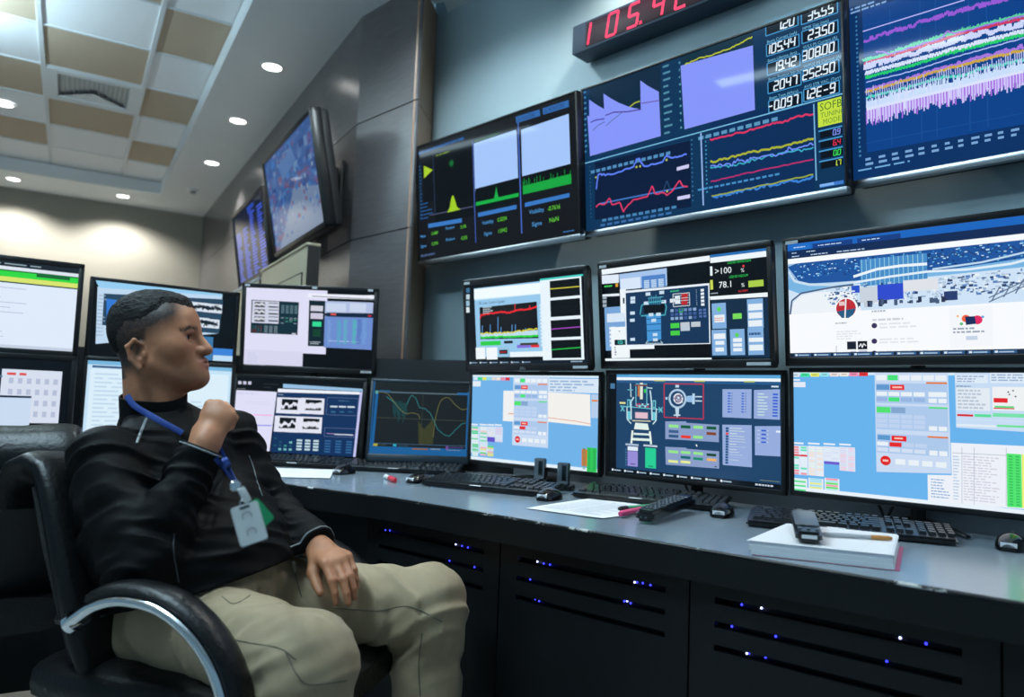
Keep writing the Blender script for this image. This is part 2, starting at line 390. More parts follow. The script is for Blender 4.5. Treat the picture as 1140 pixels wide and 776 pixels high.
    def uvcells(s, u0, v0, u1, v1, nx, ny, col, gap=.25, L=None, jit=0, prob=1):
        du, dv = (u1-u0)/nx, (v1-v0)/ny
        for i in range(nx):
            for j in range(ny):
                if s.rnd.random() > prob: continue
                c = col if not isinstance(col, list) else s.rnd.choice(col)
                if jit: q = s.rnd.uniform(1-jit, 1+jit); c = tuple(min(255, x*q) for x in c)
                s.uvr(u0+du*(i+gap/2), v0+dv*(j+gap/2), u0+du*(i+1-gap/2), v0+dv*(j+1-gap/2), c, L)
    def trace(s, pts, col, amp, n=60, wd=.005, L=None):
        """noisy curve through picture points"""
        q = [s.uv(p) for p in pts]; out = []
        for i in range(n+1):
            t = i/n*(len(q)-1); k = min(int(t), len(q)-2); f = t-k
            out.append((q[k][0]+(q[k+1][0]-q[k][0])*f, q[k][1]+(q[k+1][1]-q[k][1])*f+s.rnd.uniform(-amp, amp)))
        s.uvline(out, col, wd, L)
    def disc(s, x, y, r, col, L=None, n=20, uv=False):
        u, v = (x, y) if uv else s.uv((x, y)); k = s.h/s.w
        s.uvp([(u+r*k*math.cos(2*math.pi*i/n), v+r*math.sin(2*math.pi*i/n)) for i in range(n)], col, L)
    def ring(s, x, y, r, wd, col, L=None, n=28):
        u, v = s.uv((x, y)); k = s.h/s.w
        s.uvline([(u+r*k*math.cos(2*math.pi*i/n), v+r*math.sin(2*math.pi*i/n)) for i in range(n+1)], col, wd, L)
    def build(s, name, parent, m, M=None):
        """plane in local xz facing -y"""
        vs = []; fs = []; cols = []; jit = random.Random(3)
        for pts, ff, col, L in s.items:
            o = len(vs); y = -.00016*L-jit.uniform(0, .00005)
            vs += [((u-.5)*s.w, y, (.5-v)*s.h) for u, v in pts]
            c = (*rgb(*[max(0, min(255, k)) for k in col]), 1)
            for f in ff:
                if len(f) < 3: continue
                fs.append(tuple(i+o for i in f)); cols.append(c)
        if M is not None: vs = [tuple(M@Vector(p)) for p in vs]
        me = bpy.data.meshes.new(name); me.from_pydata(vs, [], fs)
        at = me.color_attributes.new('Col', 'FLOAT_COLOR', 'CORNER'); arr = []
        for f, c in zip(fs, cols): arr += list(c)*len(f)
        at.data.foreach_set('color', arr); me.materials.append(m)
        return link(name, me, None, parent)

WHT = (238, 244, 252); SOFT = (200, 220, 245)
# --- wall displays
def pic_d1(S):
    S.crop(450, 90, 3.53); S.quad([(54, 266), (674, 42), (686, 580), (56, 703)], True)
    S.uvr(0, 0, 1, 1, (20, 22, 26)); S.up = 2; S.L = 2
    S.r(62, 290, 240, 218, (40, 95, 160)); S.text(66, 290, 'BEAM PROFILE MONITOR', .05, (18, 40, 75), L=3, cond=.93)
    S.r(120, 296, 272, 520, (10, 14, 18)); S.r(80, 318, 118, 462, (12, 16, 20))
    S.r(62, 320, 74, 545, (16, 30, 48)); S.lines(63, 330, 73, 540, 16, (40, 80, 120), L=3, words=False)
    S.r(130, 292, 236, 286-28, (40, 70, 30)); S.lines(130, 288, 236, 262, 1, (110, 140, 40), L=3)
    S.poly([(82, 332), (116, 347), (82, 380)], (170, 205, 45), L=4)
    S.disc(190, 320, .022, (16, 110, 50), L=4); S.disc(190, 320, .035, (12, 50, 30), L=3)
    q = [(170, 510), (180, 490), (185, 462), (190, 444), (195, 444), (201, 462), (208, 488), (222, 497)]
    S.poly(q, (160, 205, 35), L=4)
    S.line([(100, 522), (272, 484)], (90, 95, 130), .006, L=4)
    S.line([(119, 290), (122, 520)], (50, 70, 110), .005, L=3)
    for k in range(5): S.lines(66, 478+14*k, 116, 466+14*k+6, 1, (44, 100, 165), L=3)
    S.line([(274, 232), (279, 625)], (70, 100, 190), .008, L=4); S.line([(452, 160), (460, 585)], (80, 115, 215), .01, L=4)
    # second column
    S.r(278, 243, 446, 372+8, (165, 198, 250), L=3); S.r(281, 414, 448, 460, (8, 18, 18), L=3)
    S.poly([(278, 243), (446, 193), (449, 370), (281, 416)], (165, 198, 250), L=4)
    S.poly([(281, 416), (449, 372), (450, 440), (283, 482)], (10, 16, 18), L=4)
    S.poly([(283, 482), (283, 468), (354, 452), (360, 425), (363, 403), (367, 430), (371, 447), (450, 428), (450, 442)], (25, 175, 70), L=5)
    S.r(282, 228, 378, 205, (20, 60, 40), L=3); S.lines(282, 236, 378, 206, 1, (30, 120, 60), L=4)
    S.poly([(443, 138), (536, 108), (538, 132), (445, 162)], (50, 105, 175), L=4); S.poly([(547, 104), (648, 70), (649, 96), (549, 128)], (50, 105, 175), L=4)
    S.text(450, 158, 'Dr. MONITORS', .045, (20, 50, 95), L=5, cond=.6); S.text(553, 124, 'Ed. MONITORS', .045, (20, 50, 95), L=5, cond=.66)
    S.poly([(463, 187), (648, 122), (653, 312), (465, 364)], (165, 198, 250), L=4)
    S.poly([(465, 364), (653, 313), (656, 388), (467, 434)], (10, 16, 18), L=4)
    S.poly([(467, 434), (467, 402), (655, 350), (656, 388)], (25, 165, 65), L=5)
    for k in range(60):
        f = k/59; x = 468+187*f; y = 418-44*f; hh = S.rnd.uniform(8, 46) if S.rnd.random() < .5 else 12
        S.line([(x, y), (x+.6, y-hh)], (25, 165, 65), .004, L=6)
    for x0, y0, x1, y1 in ((94, 570, 226, 535), (290, 523, 441, 478), (474, 480, 648, 428)):
        S.poly([(x0, y0), (x1, y1-6), (x1, y1+10), (x0, y0-14)] if False else [(x0, y0-14), (x1, y1-4), (x1, y1+12), (x0, y0+2)], (58, 120, 195), L=4)
    b = (85, 165, 235); gr = (105, 215, 60)
    S.text(62, 612, 'Mean', .035, b, L=4); S.text(106, 600, '0.4480', .04, gr, L=4, cond=.8)
    S.text(62, 650, 'Sigma', .035, b, L=4); S.text(106, 640, '0.2096', .04, gr, L=4, cond=.8)
    S.text(162, 578, 'Position', .035, b, L=4); S.text(220, 572, '0.100', .04, gr, L=4, cond=.8)
    S.text(162, 622, 'Position', .035, b, L=4); S.text(220, 616, '-0.205', .04, gr, L=4, cond=.8)
    S.text(305, 555, 'Visibility', .04, b, L=4); S.text(366, 542, '0.0254', .045, gr, L=4, cond=.85)
    S.text(312, 597, 'Sigma', .04, b, L=4); S.text(366, 586, '1.0942', .045, gr, L=4, cond=.85)
    S.text(490, 510, 'Visibility', .045, b, L=4); S.text(562, 496, '-0.7616', .048, gr, L=4, cond=.85)
    S.text(500, 557, 'Sigma', .045, b, L=4); S.text(568, 540, 'NaN', .048, gr, L=4)
    S.lines(62, 690, 130, 660, 1, (70, 90, 130), L=4); S.lines(622, 580, 680, 560, 1, (60, 120, 190), L=4)
def pic_d2(S):
    S.crop(0, 0, 1); S.quad([(648, 100), (936, 3), (942, 206), (651, 259)])
    S.uvr(0, 0, 1, 1, (14, 52, 88)); S.L = 2
    vio = (134, 150, 250)
    S.crop(640, 60, 3.88)
    S.poly([(60, 90), (375, 0-28), (378, 350), (64, 440)], (16, 42, 66), L=2)
    S.poly([(52, 262), (61, 266), (60, 192), (96, 217), (127, 234), (124, 166), (150, 184), (190, 206), (240, 226), (289, 236), (287, 110), (320, 134), (368, 160), (377, 352), (64, 440)], vio, L=3)
    S.line([(66, 292), (90, 282), (128, 276)], (70, 60, 150), .008, L=4); S.line([(76, 328), (100, 305), (130, 290)], (80, 100, 160), .006, L=4)
    S.line([(132, 262), (170, 248), (230, 246), (290, 236)], (80, 60, 150), .008, L=4); S.line([(135, 308), (160, 285), (205, 250)], (80, 110, 160), .006, L=4)
    S.line([(240, 226), (262, 208), (285, 200)], (180, 190, 60), .008, L=4); S.line([(292, 210), (368, 198)], (110, 90, 170), .007, L=4)
    S.lines(36, 150, 52, 430, 12, (70, 130, 175), words=False, fill=.35, full=1); S.lines(385, 10, 432, 345, 12, (80, 140, 165), words=False, fill=.3, full=1); S.lines(455, 20, 470, 330, 10, (80, 150, 170), words=False, fill=.3, full=1)
    S.uvcells(.03, .575, .40, .605, 14, 1, (80, 140, 190), .3, L=3); S.uvcells(.505, .53, .80, .56, 10, 1, (90, 150, 190), .3, L=3)
    S.crop(630, 0, 2.875)
    S.poly([(372, 208), (604, 145), (611, 350), (385, 412)], vio, L=3); S.poly([(372, 180), (602, 90), (604, 147), (380, 210)], (18, 48, 66), L=2)
    S.trace([(386, 204), (430, 186), (480, 172), (540, 150), (575, 132), (602, 118)], (185, 195, 50), .004, 40, .008, L=4)
    S.line([(52, 524), (887, 300)], (120, 190, 230), .007, L=5); S.line([(438, 424), (446, 656)], (150, 185, 240), .009, L=5); S.line([(797, 332), (806, 575)], (120, 180, 225), .007, L=5)
    S.crop(640, 60, 3.88)
    S.poly([(85, 470), (505, 372), (510, 660), (85, 720)], (10, 28, 60), L=2)
    S.line([(84, 478), (100, 525)], (30, 45, 80), .006, L=3)
    S.trace([(90, 590), (100, 520), (140, 522), (255, 490), (270, 452), (284, 452), (300, 484), (385, 463), (402, 434), (420, 448), (490, 430)], (95, 130, 250), .008, 70, .011, L=4)
    S.line([(100, 650), (490, 570)], (70, 120, 200), .009, L=3)
    S.trace([(90, 662), (105, 648), (132, 650), (150, 620), (162, 655), (196, 640), (212, 684), (225, 662), (255, 632), (318, 618), (340, 570), (352, 606), (388, 598), (405, 610), (430, 590), (458, 542), (475, 572), (495, 570)], (215, 60, 105), .004, 70, .01, L=4)
    S.line([(385, 598), (404, 546), (420, 590)], (40, 70, 110), .007, L=3)
    for x, y in ((90, 533), (270, 487), (286, 484), (402, 456), (405, 592)): S.disc(x, y, .008, (180, 190, 90), L=5, n=8)
    S.poly([(447, 488), (500, 474), (500, 490), (447, 503)], (205, 205, 245), L=5); S.poly([(450, 616), (505, 605), (505, 621), (450, 631)], (205, 205, 245), L=5)
    S.lines(508, 360, 522, 640, 14, (60, 115, 160), words=False, fill=.3, full=1); S.lines(62, 480, 70, 715, 14, (60, 115, 160), words=False, fill=.3, full=1)
    S.uvcells(.08, .93, .42, .955, 12, 1, (70, 130, 180), .3, L=3); S.uvcells(.07, .965, .40, .985, 10, 1, (60, 110, 170), .3, L=3)
    S.crop(780, 0, 3.529)
    S.r(44, 478, 452, 620, (12, 46, 90)); S.r(44, 660, 455, 740, (12, 46, 90))
    S.trace([(44, 548), (120, 530), (200, 510), (290, 482), (330, 478), (380, 458), (448, 446)], (215, 55, 100), .006, 50, .011, L=4)
    S.trace([(46, 634), (200, 598), (330, 572), (448, 543)], (170, 180, 50), .007, 60, .012, L=4)
    S.trace([(46, 650), (130, 645), (150, 625), (185, 634), (205, 615), (250, 618), (345, 595), (352, 580), (375, 588), (448, 562)], (110, 140, 245), .01, 60, .008, L=5); S.trace([(46, 655), (130, 650), (270, 612), (448, 580)], (60, 170, 200), .008, 60, .008, L=4)
    S.trace([(48, 712), (180, 680), (448, 624)], (180, 45, 110), .003, 40, .008, L=4); S.trace([(50, 768), (180, 742), (448, 682)], (150, 165, 60), .003, 40, .008, L=4)
    S.trace([(56, 772), (250, 730), (448, 694)], (60, 130, 215), .012, 80, .012, L=3)
    S.lines(24, 530, 36, 760, 14, (70, 150, 200), words=False, fill=.35, full=1)
    S.uvcells(.50, .855, .80, .872, 14, 1, (70, 140, 200), .3, L=3)
    rows = [((262, 388), (110, 140), '1.20', 'Beam Energy (GeV)'), ((400, 540), (66, 98), '35.55', 'MID Gap (mm)'), ((264, 392), (186, 220), '105.44', 'Beam Current (mA)'), ((402, 542), (138, 172), '23.50', 'MPW Gap (mm)'),
            ((267, 396), (260, 294), '19.42', 'Beam Lifetime (hrs)'), ((404, 545), (213, 245), '308.00', 'W/LS PS Current (A)'), ((270, 400), (332, 366), '2047', 'Beam Position Job (um)'), ((407, 546), (290, 320), '252.50', 'W/PU2 PS Current (A)'),
            ((274, 404), (402, 440), '-0.097', 'Beam Tune (kHz/u)'), ((410, 548), (368, 398), '1.2E-9', 'AVG STR VAC. (Torr)')]
    
    for k, (xs, ys, val, cap) in enumerate(rows):
        col_ = k % 2; xa, xb = xs
        u0 = S.uv((262+(k//2)*3, ys[0]))[0] if not col_ else S.uv((400+(k//2)*2.5, ys[0]))[0]; u1 = S.uv((388+(k//2)*4, ys[0]))[0] if not col_ else S.uv((540+(k//2)*2, ys[0]))[0]
        v1 = S.uv((xa+8, ys[1]))[1]; v0 = v1-.068
        S.uvr(u0, v0, u1, v1, (10, 20, 34), L=3); S.uvline([(u0, v0), (u1, v0), (u1, v1), (u0, v1), (u0, v0)], (70, 150, 205), .006, L=4)
        S.uvseg(u1-.012, v1-.010, val, .05, (225, 240, 252), L=5, right=True, wd=.15)
        S.uvtext(u0+.002, v0-.006, cap, .024, (120, 190, 225), L=4, cond=.9)
    
    a0 = S.uv((464, 402)); a1 = S.uv((558, 478))
    uu, vv, uw, vh = a0[0], a0[1], a1[0]-a0[0], S.uv((466, 500))[1]-a0[1]
    S.uvr(uu, vv, uu+uw, vv+vh, (196, 224, 66), L=4)
    S.uvtext(uu+uw*.07, vv+vh*.38, 'SOFB', .062, (80, 120, 40), L=5, cond=.85); S.uvtext(uu+uw*.1, vv+vh*.65, 'TUNING', .04, (100, 140, 50), L=5, cond=.85); S.uvtext(uu+uw*.2, vv+vh*.92, 'MODE', .04, (100, 140, 50), L=5, cond=.85)
    for k, (cl, st) in enumerate((((130, 150, 250), '0.9'), ((220, 50, 80), '6.4'), ((60, 220, 90), '0.0'), ((190, 215, 80), '1.7'))):
        v = vv+vh*1.18+.056*k; S.uvr(uu+.005, v, uu+uw, v+.038, (10, 18, 30), L=4); S.uvline([(uu, v-.004), (uu+uw, v-.004)], (70, 150, 205), .008, L=5); S.uvseg(uu+uw-.006, v+.034, st, .028, cl, L=5, right=True, wd=.16)
    S.uvr(uu, .965, uu+uw, .985, (60, 120, 200), L=4); S.uvr(uu, .967, uu+uw*.6, .98, (130, 180, 240), L=5)
def pic_d3(S):
    S.crop(930, 0, 3.53)
    S.uvr(0, 0, 1, 1, (12, 50, 100)); S.uvr(.0, .0, .045, 1, (8, 24, 46)); S.L = 2
    S.poly([(105, 42), (741, -160), (741, 488), (125, 600)], (14, 66, 138), L=2)
    for k in range(9): S.line([(110+4*k*.3, 100+58*k), (741, 100+58*k-120-9*k*0)], (22, 78, 150), .004, L=2)
    for x in (165, 222, 280, 340, 400, 465, 530, 600, 670): S.line([(x-8, 70-(x-110)*.3), (x, 590-(x-110)*.18)], (24, 80, 152), .004, L=2)
    S.line([(108, 124), (508, 0)], (180, 180, 250), .006, L=4)
    S.trace([(112, 160), (300, 100), (480, 44), (640, 4), (741, -30)], (150, 90, 215), .013, 150, .014, L=4)
    S.trace([(112, 236), (200, 214), (430, 140), (560, 104), (741, 58)], (90, 205, 160), .009, 150, .022, L=4)
    S.trace([(160, 205), (185, 203), (215, 214), (420, 148), (440, 124), (470, 132), (741, 62)], (160, 110, 220), .004, 90, .008, L=5)
    S.trace([(114, 250), (300, 196), (500, 132), (741, 72)], (205, 60, 100), .004, 100, .014, L=5)
    S.trace([(118, 262), (300, 212), (500, 150), (741, 92)], (205, 215, 252), .018, 220, .02, L=5)
    S.trace([(118, 288), (300, 240), (500, 184), (741, 122)], (215, 228, 255), .003, 100, .022, L=6)
    S.trace([(118, 306), (300, 258), (450, 208), (741, 136)], (40, 205, 110), .004, 120, .018, L=6)
    S.trace([(122, 324), (300, 280), (500, 216), (741, 150)], (170, 190, 250), .002, 60, .006, L=5)
    S.trace([(120, 358), (300, 306), (500, 246), (741, 182)], (165, 120, 225), .014, 200, .012, L=4)
    S.trace([(120, 362), (300, 310), (500, 254), (741, 198)], (205, 170, 70), .005, 120, .015, L=5)
    S.trace([(122, 384), (300, 340), (430, 302), (500, 300), (560, 272), (741, 236)], (70, 215, 190), .007, 150, .014, L=5)
    for k in range(70):
        f = k/69; x = 122+619*f; y = 372-150*f-S.rnd.uniform(0, 30); S.line([(x, y), (x+1, y+S.rnd.uniform(20, 50))], (190, 200, 245), .004, L=6)
    S.poly([(122, 404), (300, 352), (500, 318), (741, 250), (741, 318), (500, 376), (300, 420), (124, 470)], (218, 226, 255), L=6)
    for k in range(160):
        f = k/159; x = 123+618*f; y = 466-150*f; S.line([(x, y-30), (x+1, y+S.rnd.uniform(-4, 34))], (205, 195, 250) if k % 3 else (165, 110, 225), .006, L=6)
        S.line([(x, 404-150*f+20), (x+1, 404-150*f+S.rnd.uniform(-26, 4))], (200, 222, 252), .005, L=6)
    S.lines(78, 60, 103, 620, 32, (60, 120, 170), words=False, fill=.45, full=1)
    for k in range(16): x = 118+52*k; S.lines(x, 628-10.4*k-10, x+34, 628-10.4*k+22, 2, (120, 165, 215), words=False, fill=.5, full=1)
    S.lines(60, 60, 240, -30, 2, (120, 160, 210)); S.lines(90, 680, 470, 590, 1, (110, 170, 220), fill=.35)
# --- desk monitors
def taskbar(S, col=(16, 26, 40), n=6, L=6):
    S.uvr(0, .962, 1, 1, col, L)
    for k in range(n): S.uvr(.015+.095*k, .972, .03+.095*k, .99, (200, 220, 240), L+1); S.uvr(.035+.095*k, .976, .085+.095*k, .986, (130, 160, 190), L+1)
    S.uvlines(.88, .968, .99, .995, 1, (170, 195, 220), L=L+1)
def pic_leftup(S):
    S.crop(500, 280, 5.544); S.quad([(142, 208), (908, 108), (938, 700), (168, 728)], True)
    S.uvr(0, 0, 1, 1, (4, 8, 14)); S.L = 2
    for k, c in enumerate(((60, 110, 150), (190, 210, 220), (150, 190, 210), (220, 230, 235))): S.r(148, 224+42*k, 172, 252+44*k, c)
    S.r(200, 226, 690, 660, (150, 200, 235)); S.poly([(200, 230), (690, 175), (692, 246), (202, 296)], (240, 250, 254), L=3)
    S.r(205, 292, 690, 250, (205, 232, 246), L=3)
    S.text(234, 332, 'SR Linac Control System', .05, (40, 70, 100), L=4, cond=.9)
    S.poly([(238, 350), (610, 306), (624, 545), (246, 560)], (6, 8, 12), L=4)
    S.trace([(240, 424), (250, 398), (290, 394), (335, 384), (390, 378), (436, 380), (470, 366), (530, 362), (575, 352), (612, 338)], (235, 30, 40), .008, 60, .02, L=6)
    for x, y0, y1 in ((470, 366, 322), (565, 352, 330)): S.line([(x, y0), (x, y1)], (230, 40, 45), .012, L=6)
    for x, y0, y1 in ((360, 520, 410), (310, 520, 460), (258, 522, 470), (452, 510, 460), (474, 508, 456), (380, 515, 476), (540, 500, 480)): S.line([(x, y0), (x, y1)], (90, 150, 215), .012, L=5)
    S.trace([(246, 524), (330, 516), (430, 512), (520, 500), (560, 490), (618, 484)], (215, 205, 60), .012, 60, .015, L=6)
    S.poly([(246, 524), (620, 492), (622, 528), (247, 545)], (190, 220, 235), L=5); S.trace([(247, 548), (400, 540), (622, 530)], (40, 210, 70), .006, 40, .025, L=6)
    S.lines(260, 345, 335, 388, 4, (190, 205, 215), L=5)
    S.lines(628, 320, 670, 600, 12, (225, 240, 250), L=4, words=False, fill=.6, full=1)
    S.r(246, 575, 380, 595, (40, 205, 70), L=4); S.r(400, 568, 458, 582, (20, 24, 30), L=4); S.r(505, 580, 622, 588, (60, 60, 40), L=4); S.r(485, 592, 575, 608, (130, 110, 220), L=4); S.r(575, 588, 630, 604, (220, 40, 50), L=4)
    S.r(215, 616, 280, 690, (238, 246, 250), L=4); S.r(284, 614, 360, 690, (240, 246, 250), L=4); S.r(362, 612, 440, 672, (150, 195, 225), L=4); S.r(370, 628, 425, 652, (20, 20, 28), L=5); S.lines(372, 634, 424, 648, 1, (190, 40, 50), L=6)
    S.r(440, 640, 700, 662, (235, 245, 250), L=4)
    S.r(628, 158, 920, 690, (232, 244, 252), L=4); S.r(628, 158, 905, 135, (70, 205, 195), L=5)
    for y0, y1, c in ((172, 262, (205, 195, 60)), (298, 392, (12, 14, 18)), (428, 530, (165, 70, 190)), (558, 668, (40, 185, 70))):
        S.r(692+(y0-172)*.035, y0, 888+(y0-172)*.035, y1-2, (6, 8, 10), L=6); m = (y0+y1)/2-6
        S.line([(694+(y0-172)*.035, m+12), (886+(y0-172)*.035, m-8)], c, .012, L=7)
    taskbar(S)
def pic_leftlow(S):
    S.crop(510, 280, 2.985); S.quad([(48, 414), (474, 408), (474, 736), (38, 700)], True)
    bg = (112, 178, 232); S.uvr(0, 0, 1, 1, bg); S.L = 2
    S.uvr(0, 0, 1, .022, (215, 235, 248)); S.uvr(0, .965, 1, 1, (225, 240, 250))
    cols = [(215, 230, 240), (60, 215, 140), (225, 230, 90), (150, 220, 235), (225, 215, 215), (240, 225, 215), (235, 140, 170), (220, 50, 55)]
    for k, c in enumerate(cols): S.uvr(.008+.04*k, .025, .044+.04*k, .06, c)
    S.r(48, 434, 74, 452, (225, 235, 245)); S.r(152, 464, 186, 568, (238, 240, 240)); S.r(168, 540, 186, 543, (215, 120, 60), L=3)
    S.r(186, 412, 304, 656, (196, 216, 240)); ctrl_panel(S, *S.uv((190, 416)), *S.uv((300, 652)))
    S.r(306, 420, 476, 466, (215, 230, 245)); S.lines(310, 424, 472, 464, 4, (150, 180, 215), L=3)
    S.poly([(304, 466), (446, 470), (449, 578), (304, 566)], (242, 240, 236), L=3); S.line([(304, 552), (400, 562), (448, 570)], (220, 120, 60), .006, L=4)
    S.r(452, 488, 472, 494, (230, 130, 50), L=4); S.r(450, 470, 474, 550, (180, 205, 235), L=2)
    for k, (u, c) in enumerate(((40, (60, 210, 140)), (70, (220, 235, 245)), (96, (225, 225, 235)), (122, (215, 205, 235)))):
        S.r(u, 578, u+24, 584, (230, 240, 248), L=4); S.r(u, 586, u+26, 640+(40 if k < 2 else 0), (205, 225, 242), L=3)
        S.cells(u, 588, u+26, 640, 1, 8, [c, (225, 235, 240), (120, 215, 170), (235, 200, 200)] if k < 2 else [c, (215, 225, 240)], .2, L=4)
    S.cells(42, 640, 66, 690, 1, 8, [(60, 205, 130), (225, 240, 235), (170, 220, 210)], .2, L=5); S.cells(70, 650, 118, 690, 2, 6, [(215, 230, 240), (225, 220, 130), (235, 180, 190), (90, 215, 120)], .15, L=5); S.r(96, 622, 122, 640, (100, 80, 200), L=6)
    S.r(420, 656, 438, 716, (215, 110, 55), L=4); S.r(438, 650, 472, 738, (50, 200, 90), L=4); S.cells(420, 652, 472, 730, 3, 14, (40, 150, 80), .5, L=5)
def ctrl_panel(S, u0, v0, u1, v1, red=True):
    """column of labelled buttons; shared by two screens that show the same program"""
    def rr(a, b, c, d, col, L=4): S.uvr(u0+(u1-u0)*a, v0+(v1-v0)*b, u0+(u1-u0)*c, v0+(v1-v0)*d, col, L)
    wt = (232, 240, 246)
    S.uvr(u0, v0, u1, v1, (200, 218, 242), 3)
    for k in range(6): rr(.01+.165*k, .03, .155+.165*k, .085, (70, 225, 120) if k == 1 else wt)
    for b0, hb in ((.115, .21), (.35, .25), (.645, .2)): rr(.005, b0, .995, b0+hb, (172, 200, 235), 4)
    rr(.01, .13, .2, .185, (95, 150, 205), 5); rr(.21, .13, .41, .185, (228, 36, 40), 5); rr(.24, .148, .38, .166, (250, 190, 180), 6); rr(.71, .10, .99, .118, (225, 120, 55), 5)
    for k in range(4): rr(.01+.175*k, .205, .165+.175*k, .248, wt, 5); rr(.01+.175*k, .262, .165+.175*k, .305, (70, 225, 120) if k == 1 else (150, 180, 225), 5)
    rr(.74, .20, .98, .25, wt, 5); rr(.74, .265, .85, .31, wt, 5); rr(.87, .265, .98, .31, wt, 5)
    rr(.01, .365, .21, .425, (80, 225, 110), 5); rr(.22, .365, .42, .425, (130, 165, 205), 5); rr(.74, .35, .99, .368, (90, 220, 130), 5)
    for j in range(3):
        for k in range(4): rr(.01+.175*k, .44+.05*j, .165+.175*k, .48+.05*j, (190, 210, 240), 5)
    rr(.74, .545, .85, .59, wt, 5); rr(.87, .545, .98, .59, wt, 5)
    rr(.02, .66, .2, .71, (90, 150, 205), 5); rr(.22, .66, .43, .715, (228, 36, 40), 5); rr(.26, .678, .38, .694, (250, 200, 180), 6); rr(.72, .645, .99, .662, (225, 120, 55), 5)
    rr(.01, .73, .17, .77, wt, 5); rr(.19, .73, .36, .775, (228, 36, 40), 5); rr(.38, .73, .53, .77, (190, 210, 240), 5); rr(.55, .73, .71, .77, (190, 210, 240), 5)
    for k in range(4): rr(.01+.175*k, .79, .165+.175*k, .83, (210, 222, 242), 5)
    rr(.74, .79, .85, .84, wt, 5); rr(.87, .79, .98, .84, wt, 5)
    S.disc(u0+(u1-u0)*.13, v0+(v1-v0)*.925, .038, (222, 34, 38), 5, uv=True); rr(.09, .915, .17, .935, (250, 200, 190), 6)
    for k in range(4): rr(.27+.185*k, .90, .41+.185*k, .955, wt, 5)
def pic_midup(S):
    S.crop(660, 255, 4.704); S.quad([(88, 205), (930, 92), (985, 680), (112, 722)], True)
    S.uvr(0, 0, 1, 1, (4, 7, 12)); S.L = 2
    S.poly([(86, 212), (650, 132), (652, 160), (90, 240)], (238, 246, 252), L=3); S.poly([(652, 128), (930, 92), (932, 110), (653, 146)], (40, 110, 180), L=3); S.poly([(653, 144), (932, 106), (934, 136), (655, 172)], (236, 246, 252), L=4)
    S.poly([(86, 244), (180, 236), (182, 282), (92, 290)], (225, 235, 248), L=3); S.lines(104, 296, 158, 306, 1, (70, 210, 90), L=4); S.r(164, 286, 178, 304, (220, 160, 40), L=4)
    S.poly([(92, 348), (186, 340), (186, 354), (92, 360)], (230, 240, 248), L=3)
    S.poly([(182, 236), (432, 200), (438, 296), (190, 318)], (165, 195, 235), L=3); S.r(190, 262, 298, 310, (215, 230, 248), L=4); S.r(302, 246, 430, 300, (80, 130, 200), L=4); S.cells(310, 268, 426, 300, 3, 5, (190, 215, 240), .25, L=5)
    S.poly([(188, 318), (220, 316), (228, 470), (196, 470)], (236, 244, 250), L=4); S.r(205, 365, 216, 395, (20, 24, 34), L=5)
    S.r(106, 420, 232, 656, (120, 165, 215), L=3); S.r(120, 455, 218, 495, (215, 230, 246), L=4); S.cells(126, 525, 180, 640, 1, 5, (225, 236, 248), .3, L=4)
    S.r(142, 530, 250, 700, (240, 246, 250), L=5); S.r(164, 600, 234, 626, (14, 24, 34), L=6); S.seg(176, 622, '12.67', .04, (70, 210, 200), L=7)
    S.lines(165, 636, 178, 690, 4, (60, 80, 100), L=6, words=False); S.lines(185, 546, 200, 556, 1, (120, 140, 160), L=6)
    S.r(236, 628, 380, 644, (238, 246, 250), L=3); S.poly([(115, 708), (685, 685), (686, 700), (116, 722)], (236, 246, 252), L=6)
    # plant diagram window
    S.poly([(212, 326), (655, 278), (676, 608), (226, 632)], (230, 240, 250), L=6); S.poly([(220, 338), (650, 290), (670, 604), (232, 626)], (20, 52, 88), L=7)
    S.poly([(318, 405), (428, 395), (428, 440), (320, 448)], (8, 14, 22), L=8); S.poly([(332, 455), (410, 450), (416, 590), (342, 606)], (70, 150, 215), L=8)
    for y in (480, 510, 545): S.line([(336, y), (412, y-6)], (30, 80, 130), .008, L=9)
    S.line([(300, 455), (306, 405), (338, 388), (425, 378), (438, 410), (432, 455), (304, 462)], (70, 170, 185), .012, L=9); S.line([(345, 600), (334, 615), (425, 612), (412, 598)], (180, 210, 220), .008, L=9)
    for a in range(6): S.line([(345+12*a, 340+S.rnd.uniform(0, 20)), (348+11*a, 398)], (70, 150, 180), .01, L=9)
    S.line([(340, 365), (420, 355)], (90, 170, 190), .008, L=9)
    for x, y in ((246, 366), (246, 386), (246, 448), (246, 488), (250, 595), (326, 342), (398, 332), (410, 382), (318, 392), (345, 455), (360, 486), (370, 565), (372, 594), (384, 452)): S.r(x, y-8, x+26, y+7, (200, 222, 240), L=9)
    S.frame(470, 340, 560, 400, (200, 210, 215), .008, L=9)
    for j in range(4): S.line([(470, 352+14*j), (558, 342+14*j)], (190, 205, 215), .006, L=9); S.r(515, 338+15*j, 548, 350+15*j, (190, 40, 45), L=9)
    for x, y in ((455, 376), (480, 360), (482, 382)): S.r(x, y-10, x+28, y+8, (225, 236, 240), L=9)
    S.lines(455, 318, 505, 328, 1, (60, 190, 130), L=9); S.lines(588, 310, 600, 400, 8, (150, 170, 195), L=9); S.cells(608, 308, 640, 402, 1, 5, (225, 236, 244), .3, L=9)
    S.cells(456, 420, 602, 474, 6, 3, [(110, 140, 190), (60, 90, 150), (140, 170, 210)], .3, L=9); S.r(504, 418, 526, 436, (60, 200, 70), L=9); S.cells(604, 416, 652, 464, 2, 3, (80, 110, 170), .3, L=9)
    S.r(462, 500, 510, 524, (70, 205, 70), L=9); S.r(464, 542, 514, 564, (70, 205, 70), L=9); S.r(514, 494, 564, 516, (190, 200, 210), L=9); S.r(570, 490, 620, 514, (190, 200, 210), L=9); S.r(516, 518, 566, 538, (185, 200, 215), L=9)
